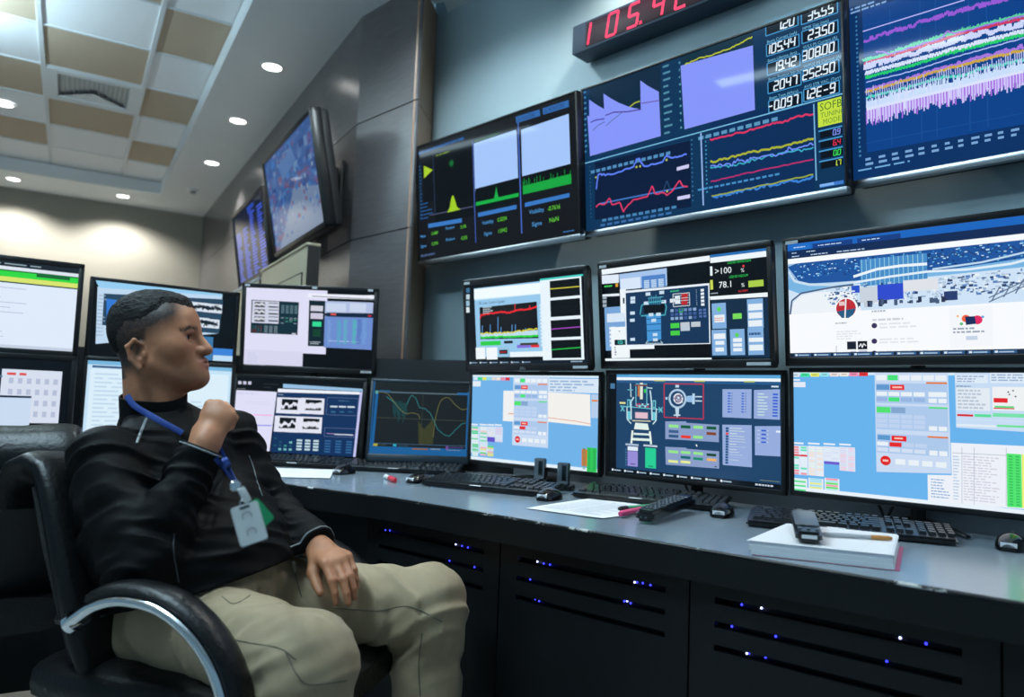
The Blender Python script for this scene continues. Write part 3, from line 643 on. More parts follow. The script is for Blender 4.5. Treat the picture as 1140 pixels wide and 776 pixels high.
    # levels
    S.r(654, 190, 670, 238, (230, 240, 244), L=5); S.r(658, 262, 676, 312, (200, 215, 80), L=5)
    S.text(680, 232, '>100', .085, (240, 246, 248), L=5, cond=1.0); S.text(812, 218, '%', .05, (240, 246, 248), L=5); S.text(742, 176, 'LIQUID NITROGEN', .032, (50, 215, 90), L=5, cond=.85)
    S.text(704, 304, '78.1', .085, (240, 246, 248), L=5, cond=1.0); S.text(818, 296, '%', .05, (240, 246, 248), L=5); S.text(754, 250, 'LIQUID HELIUM', .032, (50, 215, 90), L=5, cond=.85)
    S.r(852, 264, 930, 290, (170, 205, 70), L=5); S.text(804, 325, 'ALARM', .03, (220, 50, 60), L=5); S.disc(823, 186, .012, (220, 60, 80), L=5, n=8); S.lines(665, 328, 704, 336, 1, (170, 180, 190), L=5)
    # six instrument panels
    S.poly([(660, 350), (964, 322), (966, 345), (664, 368)], (238, 246, 250), L=5); S.poly([(668, 370), (968, 345), (985, 676), (682, 682)], (18, 44, 70), L=4)
    pn = (130, 175, 222)
    for x0, y0, x1, y1 in ((672, 388, 755, 520), (850, 362, 944, 512), (678, 532, 764, 668), (772, 526, 858, 664), (862, 518, 955, 660)): S.r(x0, y0, x1, y1, pn, L=5)
    S.disc(711, 418, .022, (90, 215, 90), L=6); S.r(782, 440, 830, 466, (120, 220, 90), L=5)
    for x0, y0, x1, y1 in ((688, 450, 744, 486), (858, 388, 932, 416), (862, 434, 934, 460), (864, 476, 936, 504), (690, 552, 752, 578), (700, 592, 748, 610), (702, 628, 748, 648), (790, 574, 838, 592), (792, 602, 840, 618), (794, 628, 842, 644), (872, 570, 946, 588), (876, 608, 948, 636)): S.r(x0, y0, x1, y1, (232, 240, 246), L=6)
    S.disc(810, 556, .02, (90, 210, 90), L=6); S.lines(690, 462, 742, 480, 2, (220, 150, 140), L=7); S.lines(870, 536, 946, 556, 1, (40, 80, 130), L=6)
    for k in range(3): S.r(96, 358+22*k, 118, 372+22*k, (160, 175, 190), L=4)
def pic_midlow(S):
    S.crop(660, 400, 4.852); S.quad([(62, 84), (1012, 50), (1028, 706), (64, 622)], True)
    S.uvr(0, 0, 1, 1, (30, 66, 104)); S.L = 2
    S.uvr(0, 0, .048, 1, (6, 10, 16)); S.uvr(.05, 0, 1, .03, (90, 165, 215)); S.uvr(.05, .03, 1, .058, (240, 248, 252)); S.uvr(.05, .058, 1, .085, (40, 90, 140))
    for k, c in enumerate(((230, 236, 240), (70, 120, 160), (190, 60, 80), (220, 228, 235))): S.r(68, 84+50*k, 92, 112+50*k, c)
    S.lines(100, 88, 184, 80, 1, (40, 100, 150), L=3)
    for x in (305, 525, 805): S.r(x, 106 if x < 400 else 100-(x-500)*.03, x+60, 110 if x < 400 else 106-(x-500)*.03, (190, 200, 90), L=3)
    S.r(960, 112, 1002, 120, (210, 225, 240), L=3)
    # beam line mirror diagram
    lt = (196, 226, 236); tl = (110, 200, 215)
    S.line([(176, 130), (180, 205)], lt, .01, L=4); S.line([(160, 165), (190, 165)], tl, .008, L=4); S.line([(268, 150), (296, 152)], lt, .01, L=4)
    S.frame(206, 132, 266, 250, (110, 190, 210), .01, L=4); S.r(228, 124, 244, 215, (225, 230, 215), L=5); S.r(216, 140, 226, 200, (200, 120, 60), L=5); S.r(250, 158, 262, 178, (60, 200, 80), L=5); S.r(198, 134, 268, 142, (110, 60, 70), L=5)
    S.line([(195, 205), (180, 230), (182, 330)], lt, .014, L=4); S.line([(284, 165), (292, 230), (296, 330)], lt, .014, L=4); S.cells(206, 236, 280, 262, 5, 2, [(200, 60, 90), (180, 215, 225), (90, 90, 110)], .35, L=5)
    for x in (160, 298): S.r(x, 218, x+18, 262, tl, L=4); S.r(x, 284, x+18, 330, tl, L=4); S.r(x+4, 224, x+12, 256, (30, 66, 104), L=5)
    S.line([(122, 256), (352, 270)], tl, .008, L=3); 
    for x in (135, 342): S.line([(x-10, 255), (x+10, 285)], tl, .01, L=4); S.line([(x+10, 255), (x-10, 285)], tl, .01, L=4)
    S.r(118, 234, 150, 244, (225, 225, 150), L=4); S.r(196, 282, 278, 326, (60, 90, 120), L=4); S.r(204, 288, 272, 322, (226, 190, 205), L=5); S.line([(188, 335), (288, 335)], (200, 200, 170), .012, L=5)
    S.line([(158, 260), (160, 328), (182, 352)], lt, .012, L=4); S.line([(318, 262), (318, 330), (300, 352)], lt, .012, L=4)
    S.poly([(205, 346), (272, 350), (280, 385), (198, 382)], (226, 240, 234), L=5)
    S.line([(190, 390), (184, 462)], (226, 240, 232), .022, L=5); S.line([(284, 392), (292, 464)], (226, 240, 232), .022, L=5); S.line([(196, 408), (282, 410)], (215, 235, 230), .02, L=5); S.line([(190, 438), (288, 440)], (222, 240, 232), .025, L=5)
    S.r(152, 462, 224, 476, (170, 190, 215), L=4); S.r(164, 478, 220, 504, (225, 235, 248), L=4); S.r(164, 504, 220, 592, (150, 140, 215), L=4); S.r(180, 574, 206, 580, (40, 40, 60), L=5)
    S.r(250, 466, 326, 480, (190, 205, 220), L=4); S.r(260, 484, 320, 600, (40, 205, 150), L=4); S.r(278, 584, 304, 590, (30, 50, 60), L=5); S.lines(152, 490, 162, 590, 7, (80, 130, 180), L=4, words=False)
    # chamber section
    S.frame(360, 124, 580, 314, (190, 50, 75), .01, L=4)
    S.ring(434, 205, .085, .02, (176, 205, 230), L=4); S.disc(438, 204, .052, (220, 226, 235), L=4); S.ring(438, 204, .033, .012, (120, 90, 120), L=5, n=9); S.ring(440, 200, .018, .01, (90, 110, 150), L=5, n=7); S.cells(410, 180, 466, 228, 5, 5, [(150, 130, 160), (90, 110, 150), (230, 236, 240)], .4, L=5, prob=.6)
    S.poly([(484, 188), (516, 184), (516, 222), (484, 220)], (150, 190, 230), L=5); S.poly([(516, 172), (530, 172), (530, 232), (516, 232)], (176, 210, 235), L=5); S.line([(532, 190), (570, 189)], (190, 215, 235), .012, L=5); S.line([(532, 213), (570, 213)], (190, 215, 235), .012, L=5)
    S.poly([(422, 255), (444, 255), (442, 296), (426, 296)], (190, 215, 235), L=5); S.line([(414, 298), (452, 296)], (200, 220, 235), .012, L=5); S.line([(434, 296), (434, 308)], (200, 220, 235), .014, L=5); S.r(422, 128, 442, 142, (190, 215, 235), L=5); S.r(368, 198, 380, 212, (170, 205, 230), L=5)
    # status groups
    pn = (138, 158, 200)
    S.poly([(368, 334), (484, 330), (486, 338), (668, 344), (668, 442), (370, 432)], pn, L=4); S.poly([(370, 476), (486, 478), (488, 484), (670, 494), (672, 592), (374, 576)], pn, L=4)
    gl, dg = (150, 230, 140), (20, 90, 60)
    for x0, y0, c in ((388, 350, gl), (454, 352, dg), (524, 352, gl), (598, 354, dg), (388, 380, (60, 95, 140)), (598, 386, (130, 70, 45)), (388, 406, (50, 90, 130)), (456, 408, (228, 60, 45)), (524, 408, gl), (388, 494, gl), (456, 496, gl), (526, 500, gl), (600, 506, (20, 70, 50)), (456, 524, (20, 100, 110)), (526, 530, (30, 140, 110)), (602, 534, (235, 180, 100)), (388, 548, (225, 235, 150)), (456, 550, (230, 238, 150))): S.r(x0, y0, x0+54, y0+18, c, L=5)
    S.r(646, 578, 658, 584, (20, 26, 40), L=5); S.line([(541, 458), (546, 470)], (230, 235, 240), .012, L=5)
    for q in ([(684, 142), (848, 136), (850, 302), (686, 300)], [(862, 140), (1010, 130), (1013, 304), (864, 302)], [(686, 342), (852, 340), (858, 580), (692, 570)], [(870, 345), (1018, 340), (1020, 514), (874, 510)]): S.poly(q, (150, 172, 220), L=4)
    for k in range(8):
        S.r(714, 160+15*k, 730, 167+15*k, (60, 100, 205), L=5); S.r(734, 160+15*k, 742, 167+15*k, (110, 130, 190), L=5); S.r(792, 158+15*k, 806, 165+15*k, (60, 100, 205), L=5); S.r(812, 158+15*k, 820, 165+15*k, (110, 130, 190), L=5)
        S.r(884, 158+17*k, 884+S.rnd.uniform(30, 60), 164+17*k, (200, 225, 225), L=5); S.r(970, 156+17.5*k, 1000, 165+17.5*k, (50, 95, 210), L=5)
    for k in range(14): S.r(706, 356+15*k, 722, 368+15*k, (228, 60, 45) if k == 2 else (30, 80, 130), L=5); S.r(728, 358+15*k, 728+S.rnd.uniform(36, 100), 364+15*k, (205, 222, 225), L=5)
    for k in range(4): S.r(908, 364+22*k, 936, 374+22*k, (50, 95, 210), L=5); S.r(884, 366+22*k, 900, 372+22*k, (190, 205, 235), L=5); S.r(940, 366+22*k, 950, 372+22*k, (190, 205, 235), L=5)
    S.r(992, 366, 1018, 378, (225, 235, 245), L=5)
    S.uvr(.0, .955, 1, 1, (8, 16, 26), L=6)
    for k in range(9): S.uvr(.02+.083*k, .965, .032+.083*k, .985, (220, 232, 240), L=7); S.uvr(.036+.083*k, .97, .08+.083*k, .982, (160, 185, 205), L=7)
    S.r(904, 652, 1020, 660, (205, 215, 120), L=5); S.uvlines(.87, .96, .99, .99, 1, (200, 215, 230), L=7)
def pic_rightup(S):
    S.crop(860, 220, 3.879)
    S.uvr(0, 0, 1, 1, (248, 250, 254)); S.L = 2
    S.uvr(0, 0, 1, .06, (26, 100, 190)); S.uvr(0, .06, 1, .13, (14, 40, 84)); S.uvr(0, .13, 1, .175, (246, 250, 254))
    S.uvr(.02, .015, .11, .06, (30, 110, 200), 3); S.uvr(.12, .02, .30, .062, (20, 60, 130), 3); S.uvr(.32, .02, .5, .062, (20, 60, 130), 3)
    for a, b, v in ((.03, .10, .035), (.145, .26, .04), (.34, .47, .04), (.09, .17, .082), (.02, .06, .082), (.02, .09, .112), (.11, .2, .112), (.23, .36, .112)): S.uvlines(a, v-.008, b, v+.008, 1, (190, 215, 240), L=4)
    S.uvr(0, .175, 1, .62, (150, 190, 230), 2)                  # picture of an experimental hall
    S.uvp([(0, .20), (.04, .175), (1, .175), (1, .33), (.62, .34), (.3, .37), (.06, .36)], (30, 84, 158), 3)
    for k in range(320): u = S.rnd.uniform(.03, .97); v = S.rnd.uniform(.18, .31); d = S.rnd.uniform(.003, .012); S.uvr(u, v, u+d, v+.008, S.rnd.choice([(12, 36, 84), (70, 150, 215), (190, 225, 248), (20, 60, 130), (110, 190, 235)]), 4)
    for k in range(12): S.uvline([(.45+.05*k, .21), (.475+.05*k, .25), (.5+.05*k, .21), (.525+.05*k, .25)], (40, 60, 100), .006, 4)
    S.uvr(.33, .20, .60, .42, (70, 140, 200), 4); 
    for k in range(14): S.uvr(.335+.019*k, .2, .338+.019*k, .44, (150, 205, 230), 5)
    arc1 = [(u, .35+.06*math.sin((u+.1)*3.6)*1.0-.05*u) for u in [i/20 for i in range(21)]]
    S.uvline([(0, .24), (.03, .33), (.1, .37), (.2, .385), (.3, .38)], (200, 222, 240), .022, 5); S.uvline([(.3, .335), (.4, .29), (.5, .28), (.6, .285)], (235, 244, 250), .022, 6); S.uvline([(.3, .385), (.45, .36), (.6, .345), (.75, .355), (.9, .34), (1, .30)], (225, 238, 248), .018, 6)
    S.uvline([(.62, .33), (.8, .31), (1, .25)], (190, 220, 240), .014, 5)
    S.uvp([(0, .40), (.05, .44), (.2, .40), (.5, .39), (1, .37), (1, .62), (0, .62)], (206, 226, 246), 4); S.uvp([(0, .30), (.1, .37), (.3, .38), (.62, .35), (1, .30), (1, .40), (.5, .42), (.2, .43), (.05, .46), (0, .44)], (120, 180, 226), 4)
    S.uvp([(0.01, .62), (.02, .52), (.06, .46), (.14, .44), (.3, .46), (.33, .62)], (236, 242, 248), 5); S.uvline([(.005, .62), (.015, .50), (.06, .44), (.2, .41), (.3, .40)], (70, 90, 120), .014, 6)
    S.uvr(.29, .41, .325, .47, (40, 80, 200), 6); S.uvr(.325, .43, .40, .56, (200, 210, 222), 6); S.uvr(.40, .42, .505, .545, (46, 74, 205), 6); S.uvr(.505, .40, .64, .49, (222, 226, 232), 6)
    for k in range(420):
        u = S.rnd.uniform(.16, .98); v = S.rnd.uniform(.40, .55)-.05*max(0, u-.5); S.uvr(u, v, u+S.rnd.uniform(.004, .018), v+S.rnd.uniform(.006, .02), S.rnd.choice([(60, 90, 140), (150, 175, 205), (235, 242, 248), (40, 60, 100), (90, 130, 190), (180, 200, 220)]), 6 if u < .29 or u > .64 else 5)
    for k in range(30): u = S.rnd.uniform(.26, .66); S.uvr(u, S.rnd.uniform(.53, .57), u+.014, S.rnd.uniform(.575, .60), S.rnd.choice([(70, 90, 120), (190, 200, 212), (40, 50, 80)]), 7)
    S.uvr(.66, .51, .71, .58, (40, 60, 110), 7)
    for k in range(5): S.uvline([(.83+.04*k, .60-.02*k), (.86+.04*k, .50-.022*k)], (90, 110, 140), .008, 7)
    S.uvline([(.82, .58), (1, .42)], (90, 110, 140), .008, 7); S.uvline([(.82, .61), (1, .46)], (90, 110, 140), .008, 7)
    S.disc(320, 478, .092, (250, 252, 254), L=8, n=28); S.disc(318, 478, .08, (190, 40, 50), L=9, n=28); S.poly([(278, 492), (360, 478), (350, 505), (330, 520), (300, 520)], (40, 90, 130), L=10); S.line([(318, 432), (314, 520)], (235, 235, 238), .012, L=11); S.r(288, 450, 312, 466, (230, 200, 200), L=10)
    S.lines(272, 538, 330, 546, 1, (150, 160, 170), L=3); S.lines(276, 575, 400, 612, 4, (222, 226, 232), L=3); S.lines(428, 484, 500, 496, 1, (180, 190, 200), L=3); S.lines(432, 520, 610, 530, 1, (205, 210, 216), L=3)
    for y in (553, 620, 672): S.disc(440, y, .022, (60, 50, 90), L=3, n=14); S.lines(462, y-14, 720, y+6, 2, (226, 228, 234), L=3)
    S.r(322, 622, 362, 655, (24, 30, 44), L=3); S.r(368, 620, 410, 655, (14, 16, 24), L=3); S.line([(374, 645), (382, 630), (388, 648), (394, 630), (404, 640)], (230, 232, 236), .008, L=4); S.r(336, 662, 362, 680, (190, 200, 215), L=3); S.r(372, 660, 410, 678, (190, 195, 215), L=3); S.line([(276, 640), (276, 690)], (150, 160, 170), .005, L=3); S.r(288, 668, 296, 680, (40, 150, 120), L=3)
    S.poly([(762, 478), (950, 466), (954, 640), (768, 652)], (244, 246, 250), L=3); S.disc(835, 522, .028, (240, 100, 60), L=4, n=12); S.disc(885, 528, .034, (225, 40, 100), L=4, n=12); S.poly([(832, 514), (874, 512), (880, 545), (836, 550)], (24, 40, 90), L=5); S.disc(816, 545, .012, (90, 190, 120), L=4, n=8); S.disc(908, 515, .01, (90, 160, 220), L=4, n=8); S.disc(800, 512, .008, (230, 170, 60), L=4, n=8)
    S.lines(780, 560, 944, 584, 2, (150, 160, 180), L=4); S.r(836, 598, 886, 614, (196, 212, 230), L=4)
    S.uvr(0, .962, 1, 1, (20, 34, 56), 6)
    for k in range(10): S.uvr(.02+.09*k, .968, .10+.09*k, .992, (46, 90, 140), 7); S.uvr(.025+.09*k, .973, .036+.09*k, .988, (220, 232, 240), 8); S.uvr(.04+.09*k, .977, .09+.09*k, .986, (170, 195, 215), 8)
def pic_rightlow(S):
    S.crop(860, 390, 3.696)
    bg = (104, 178, 236); S.uvr(0, 0, 1, 1, bg); S.L = 2
    S.uvr(0, 0, 1, .02, (210, 232, 248)); S.uvr(0, .97, 1, 1, (232, 242, 250), 6)
    cols = [(215, 228, 238), (70, 225, 160), (225, 232, 110), (150, 225, 235), (235, 220, 220), (240, 230, 220), (240, 140, 175), (225, 50, 55)]
    for k, c in enumerate(cols): S.r(76+40*k, 94-k*.5, 113+40*k, 110-k*.5, c, L=3); S.r(84+40*k, 99-k*.5, 104+40*k, 104-k*.5, tuple(v*.8 for v in c), L=4)
    S.r(76, 118, 114, 126, (225, 232, 245), L=3); S.r(78, 130, 136, 152, (228, 234, 246), L=3)
    S.poly([(420, 88), (722, 80), (736, 508), (428, 500)], (200, 218, 242), L=2); ctrl_panel(S, *S.uv((424, 90)), *S.uv((728, 504)))
    # small tables lower left
    for k, (x, c) in enumerate(((80, [(225, 240, 248), (110, 225, 190), (235, 150, 160)]), (146, [(232, 236, 240), (240, 225, 215), (225, 240, 235)]), (210, [(215, 225, 245), (225, 235, 248)]), (275, [(225, 215, 240), (235, 205, 225), (215, 220, 240)]))):
        S.r(x, 377+2*k, x+48, 387+2*k, (232, 240, 248), L=3); y1 = (515, 520, 460, 500)[k]
        S.r(x, 390+2*k, x+66, y1, (220, 230, 244), L=3); S.cells(x, 392+2*k, x+66, y1, 2, 11, c, .25, L=4)
    S.r(88, 428, 144, 438, (215, 40, 50), L=6); S.r(214, 456, 276, 472, (110, 90, 205), L=6)
    for k, (x, c) in enumerate(((82, [(110, 225, 200), (90, 225, 140), (225, 240, 240)]), (148, [(225, 240, 250), (160, 220, 240), (225, 232, 140)]), (214, [(225, 235, 110), (245, 150, 170), (90, 225, 90), (170, 225, 235)]))):
        S.r(x, 524, x+62, 580, (225, 236, 244), L=5); S.cells(x, 524, x+62, 582, 1, 6, c, .2, L=6)
    # status tables at the right
    S.poly([(750, 84), (1100, 72), (1100, 340), (756, 318)], (198, 220, 244), L=3); S.lines(756, 84, 820, 94, 1, (50, 70, 100), L=5)
    S.r(752, 100, 886, 136, (222, 234, 248), L=4); S.lines(758, 102, 880, 134, 3, (150, 175, 205), L=5); S.r(894, 92, 1090, 136, (222, 234, 248), L=4); S.lines(900, 96, 1090, 130, 3, (150, 175, 205), L=5)
    S.lines(756, 144, 830, 152, 1, (60, 90, 120), L=5); S.r(756, 154, 896, 250, (226, 234, 242), L=4); S.lines(762, 158, 890, 246, 6, (180, 195, 212), L=5); S.r(904, 150, 1100, 252, (238, 240, 242), L=4)
    S.r(910, 196, 968, 216, (225, 36, 42), L=5); S.r(914, 228, 994, 238, (90, 215, 130), L=5); S.r(910, 236, 996, 243, (215, 36, 42), L=5)
    for x, y in ((970, 172), (990, 166), (1000, 190), (975, 182)): S.disc(x, y, .006, (60, 60, 70), L=5, n=6)
    S.r(760, 262, 826, 273, (215, 36, 42), L=5); S.r(832, 262, 900, 276, (90, 220, 150), L=5); S.r(906, 258, 1100, 280, (120, 225, 170), L=5); S.r(756, 282, 1090, 296, (225, 235, 245), L=4); S.r(756, 302, 920, 318, (225, 235, 245), L=4); S.r(924, 306, 1100, 322, (110, 225, 150), L=5)
    # spreadsheet
    S.poly([(734, 380), (1120, 398), (1120, 660), (640, 624), (638, 512), (738, 514)], (236, 240, 248), L=3)
    S.lines(652, 524, 740, 616, 7, (120, 160, 210), L=5, fill=.35); S.lines(742, 430, 776, 620, 15, (170, 195, 225), L=5, fill=.4)
    S.lines(784, 430, 958, 636, 17, (205, 205, 218), L=5, fill=.4); S.line([(740, 422), (1120, 440)], (170, 180, 195), .004, L=5)
    for x in (780, 830, 962): S.line([(x, 400), (x, 640)], (180, 190, 205), .004, L=5)
    S.poly([(964, 424), (1024, 428), (1028, 648), (966, 644)], (80, 228, 110), L=6); S.cells(966, 430, 1026, 644, 2, 18, (60, 190, 95), .45, L=7); S.poly([(1026, 428), (1046, 430), (1048, 650), (1028, 648)], (235, 238, 120), L=6); S.poly([(1050, 430), (1100, 434), (1104, 656), (1052, 652)], (80, 228, 110), L=6)
def pic_u4(S):
    S.crop(255, 305, 6.333); S.quad([(122, 92), (1028, 138), (1010, 690), (116, 650)], True)
    S.uvr(0, 0, 1, 1, (5, 8, 11)); S.L = 2
    wv = (222, 222, 245)
    S.poly([(122, 94), (696, 122), (690, 580), (118, 552)], wv, L=2); S.poly([(118, 540), (530, 562), (528, 666), (116, 645)], (214, 214, 238), L=3); S.poly([(530, 158), (1026, 156), (1024, 186), (530, 160)], (235, 235, 250), L=3)
    S.poly([(560, 140), (1028, 160), (1026, 190), (562, 170)], (236, 238, 250), L=4); S.line([(590, 160), (1026, 186)], (60, 80, 90), .008, L=5)
    S.lines(160, 120, 520, 140, 1, (200, 202, 226), L=3); S.poly([(160, 184), (496, 204), (490, 440), (158, 424)], (16, 44, 56), L=4)
    S.poly([(168, 190), (356, 200), (354, 360), (164, 350)], (205, 208, 226), L=5)
    for k in range(3):
        S.r(184, 200+52*k, 256, 240+52*k, (20, 24, 28), L=6); S.trace([(186, 222+52*k), (200, 212+52*k), (215, 226+52*k), (230, 212+52*k), (254, 224+52*k)], (210, 214, 226), .006, 16, .03, L=7); S.r(282, 206+50*k, 350, 214+50*k, (16, 20, 22), L=6); S.r(282, 232+50*k, 350, 244+50*k, (16, 20, 22), L=6)
    S.cells(368, 222, 490, 290, 4, 5, (90, 120, 130), .3, L=5); S.cells(366, 310, 486, 365, 4, 4, [(60, 130, 110), (110, 130, 140), (20, 50, 60)], .3, L=5, prob=.7); S.cells(250, 370, 352, 428, 3, 5, (110, 130, 140), .3, L=5); S.cells(166, 370, 240, 422, 4, 4, [(40, 90, 80), (110, 50, 50), (70, 90, 100)], .4, L=5); S.r(450, 426, 476, 438, (190, 196, 210), L=5)
    S.lines(140, 560, 250, 640, 7, (190, 196, 226), L=4, fill=.3)
    S.poly([(568, 190), (682, 196), (676, 524), (564, 520)], (12, 34, 44), L=5); S.r(580, 228, 666, 272, (205, 205, 220), L=6); S.r(580, 282, 666, 328, (205, 200, 220), L=6); S.r(594, 344, 656, 382, (50, 215, 150), L=6); S.cells(592, 398, 658, 456, 1, 4, (20, 70, 44), .2, L=6); S.lines(580, 484, 660, 512, 2, (180, 190, 205), L=6)
    S.poly([(682, 196), (1022, 210), (1018, 288), (680, 280)], (176, 190, 226), L=5); S.r(690, 210, 828, 276, (200, 212, 236), L=6); S.r(856, 212, 970, 280, (200, 212, 236), L=6)
    S.poly([(682, 282), (1020, 292), (1018, 318), (680, 306)], (16, 34, 60), L=5); S.r(722, 286, 760, 300, (225, 90, 70), L=6); S.r(984, 300, 1008, 312, (200, 40, 50), L=6)
    S.poly([(680, 308), (1020, 320), (1010, 550), (676, 530)], (108, 140, 205), L=5)
    for x, c in ((700, (120, 160, 215)), (770, (80, 170, 190)), (815, (90, 180, 190)), (878, (70, 190, 180)), (912, (70, 110, 180)), (950, (110, 160, 215))): S.lines(x, 330, x+30, 510, 14, c, L=6, fill=.7)
    S.lines(710, 480, 1000, 500, 1, (200, 214, 240), L=6); S.lines(125, 645, 280, 660, 1, (200, 205, 220), L=5)
def pic_l4(S):
    S.crop(255, 405, 6.206); S.quad([(88, 138), (962, 190), (930, 720), (60, 660)], True)
    S.uvr(0, 0, 1, 1, (5, 8, 12)); S.L = 2
    S.cells(90, 152, 190, 190, 3, 1, (200, 200, 220), .35, L=3); S.lines(90, 206, 150, 214, 1, (190, 195, 205), L=3); S.lines(270, 180, 400, 192, 1, (70, 80, 90), L=3); S.lines(270, 202, 340, 210, 1, (80, 90, 100), L=3)
    S.poly([(74, 218), (362, 238), (322, 634), (40, 612)], (222, 222, 246), L=3)
    S.lines(90, 232, 340, 262, 2, (198, 200, 228), L=4); S.lines(150, 290, 340, 330, 2, (210, 212, 234), L=4, fill=.25); S.line([(204, 388), (336, 396)], (240, 170, 220), .014, L=5); S.line([(200, 458), (334, 464)], (150, 150, 230), .016, L=5); S.lines(160, 520, 320, 560, 2, (208, 210, 232), L=4, fill=.25)
    S.poly([(405, 184), (962, 232), (958, 250), (404, 212)], (150, 190, 225), L=3); S.poly([(370, 216), (940, 252), (938, 280), (368, 244)], (236, 240, 250), L=3)
    S.poly([(366, 240), (944, 270), (912, 690), (330, 640)], (16, 48, 92), L=3); S.lines(372, 252, 420, 264, 1, (170, 190, 210), L=4)
    for x, y, up in ((366, 274, 1), (530, 282, 0), (354, 398, 1), (516, 408, 0)):
        S.poly([(x, y), (x+164, y+10), (x+158, y+118), (x-6, y+106)], (226, 228, 242), L=4)
        S.poly([(x+34, y+12), (x+146, y+20), (x+140, y+90), (x+28, y+84)], (14, 20, 24), L=5)
        q0 = [(x+30+116*i/24, y+(52 if up else 40)+8*math.sin(i*.6)*up-i*.4*up+S.rnd.uniform(-8, 4)) for i in range(25)]
        q1 = [(px, py+(20 if up else 34)+S.rnd.uniform(-6, 8)) for px, py in q0]
        for (a, b), (c, d) in zip(zip(q0[:-1], q0[1:]), zip(q1[:-1], q1[1:])): S.poly([a, b, d, c], (226, 228, 240), L=6)
    for (x0, y0, x1, y1) in ((714, 284, 922, 414), (698, 488, 908, 560)): S.frame(x0, y0, x1, y1, (90, 110, 150), .006, L=4)
    for k in range(3): S.r(734+60*k, 340+3*k, 784+60*k, 354+3*k, (205, 222, 236), L=5); S.r(740+60*k, 376+3*k, 770+60*k, 390, (50, 100, 140), L=5)
    S.lines(790, 304, 910, 320, 1, (80, 120, 150), L=5); S.line([(712, 526), (900, 546)], (170, 140, 190), .008, L=5); S.r(766, 530, 892, 546, (200, 206, 226), L=5)
    S.cells(498, 556, 664, 646, 3, 4, (190, 215, 225), .35, L=5); S.cells(344, 536, 480, 640, 4, 4, [(60, 140, 130), (30, 80, 100), (120, 190, 190)], .45, L=5, prob=.7); S.cells(684, 566, 900, 670, 3, 5, (50, 100, 150), .45, L=5); S.poly([(940, 256), (960, 250), (912, 690), (896, 688)], (196, 196, 240), L=5)
def pic_scope(S):
    S.crop(400, 410, 5.971); S.quad([(104, 90), (742, 92), (722, 612), (62, 582)], True)
    S.uvr(0, 0, 1, 1, (22, 28, 30)); S.L = 2
    bl = (24, 92, 150)
    S.uvr(0, .9, 1, 1, bl, 3); S.poly([(112, 170), (130, 168), (92, 540), (70, 575)], bl, L=3); S.uvr(0, 0, .012, 1, bl, 2); S.uvr(.985, .1, 1, 1, bl, 3)
    S.line([(118, 160), (730, 162)], (90, 110, 120), .016, L=4); S.r(135, 148, 208, 162, (40, 90, 130), L=5); S.r(655, 150, 735, 166, (36, 100, 160), L=5); S.r(112, 152, 128, 172, (90, 170, 170), L=5)
    S.line([(424, 150), (412, 330), (405, 520)], (60, 64, 50), .006, L=4); S.line([(108, 335), (725, 352)], (70, 74, 62), .006, L=4)
    tl = (40, 118, 120)
    S.trace([(180, 190), (215, 215), (240, 240)], tl, .006, 8, .012, L=5)
    for k in range(15): x = 222+6.2*k; y0 = 225+S.rnd.uniform(-10, 10); S.line([(x, y0), (x+2, y0+(90 if k in (0, 14) else 150)*S.rnd.uniform(.5, 1))], (22, 76, 78), .007, L=4)
    S.trace([(312, 245), (330, 200), (346, 176), (372, 196), (396, 262), (430, 268), (470, 300), (492, 350), (520, 415), (560, 450), (600, 465), (640, 420), (690, 372), (716, 368)], tl, .005, 70, .009, L=6)
    ye = (104, 104, 56)
    c = catmull([(120, 160), (180, 168), (215, 205), (260, 268), (305, 305), (345, 300), (388, 312), (398, 340)], 6); S.line([tuple(p) for p in c], ye, .009, L=6)
    for k in range(20): x = 390+5*k; t = abs(k-8)/12; S.line([(x, 330+90*(1-t)*S.rnd.uniform(.8, 1.1)), (x, 522)], (70, 72, 32), .006, L=5)
    c = catmull([(488, 470), (498, 370), (515, 290), (540, 215), (575, 188), (605, 195), (645, 240), (690, 270), (728, 262)], 6); S.line([tuple(p) for p in c], ye, .009, L=6)
    S.r(92, 514, 118, 532, (170, 165, 50), L=6); S.lines(126, 516, 190, 532, 1, (60, 70, 40), L=6); S.r(220, 518, 240, 536, (40, 160, 190), L=6); S.lines(250, 524, 320, 540, 1, (50, 80, 90), L=6); S.r(345, 548, 452, 562, (140, 90, 30), L=6); S.lines(470, 548, 545, 566, 1, (140, 150, 150), L=6); S.r(575, 535, 592, 560, (110, 70, 150), L=6); S.lines(600, 540, 715, 552, 1, (110, 70, 150), L=6); S.lines(580, 560, 700, 572, 1, (140, 150, 160), L=6); S.line([(95, 512), (725, 536)], (60, 90, 120), .008, L=5)
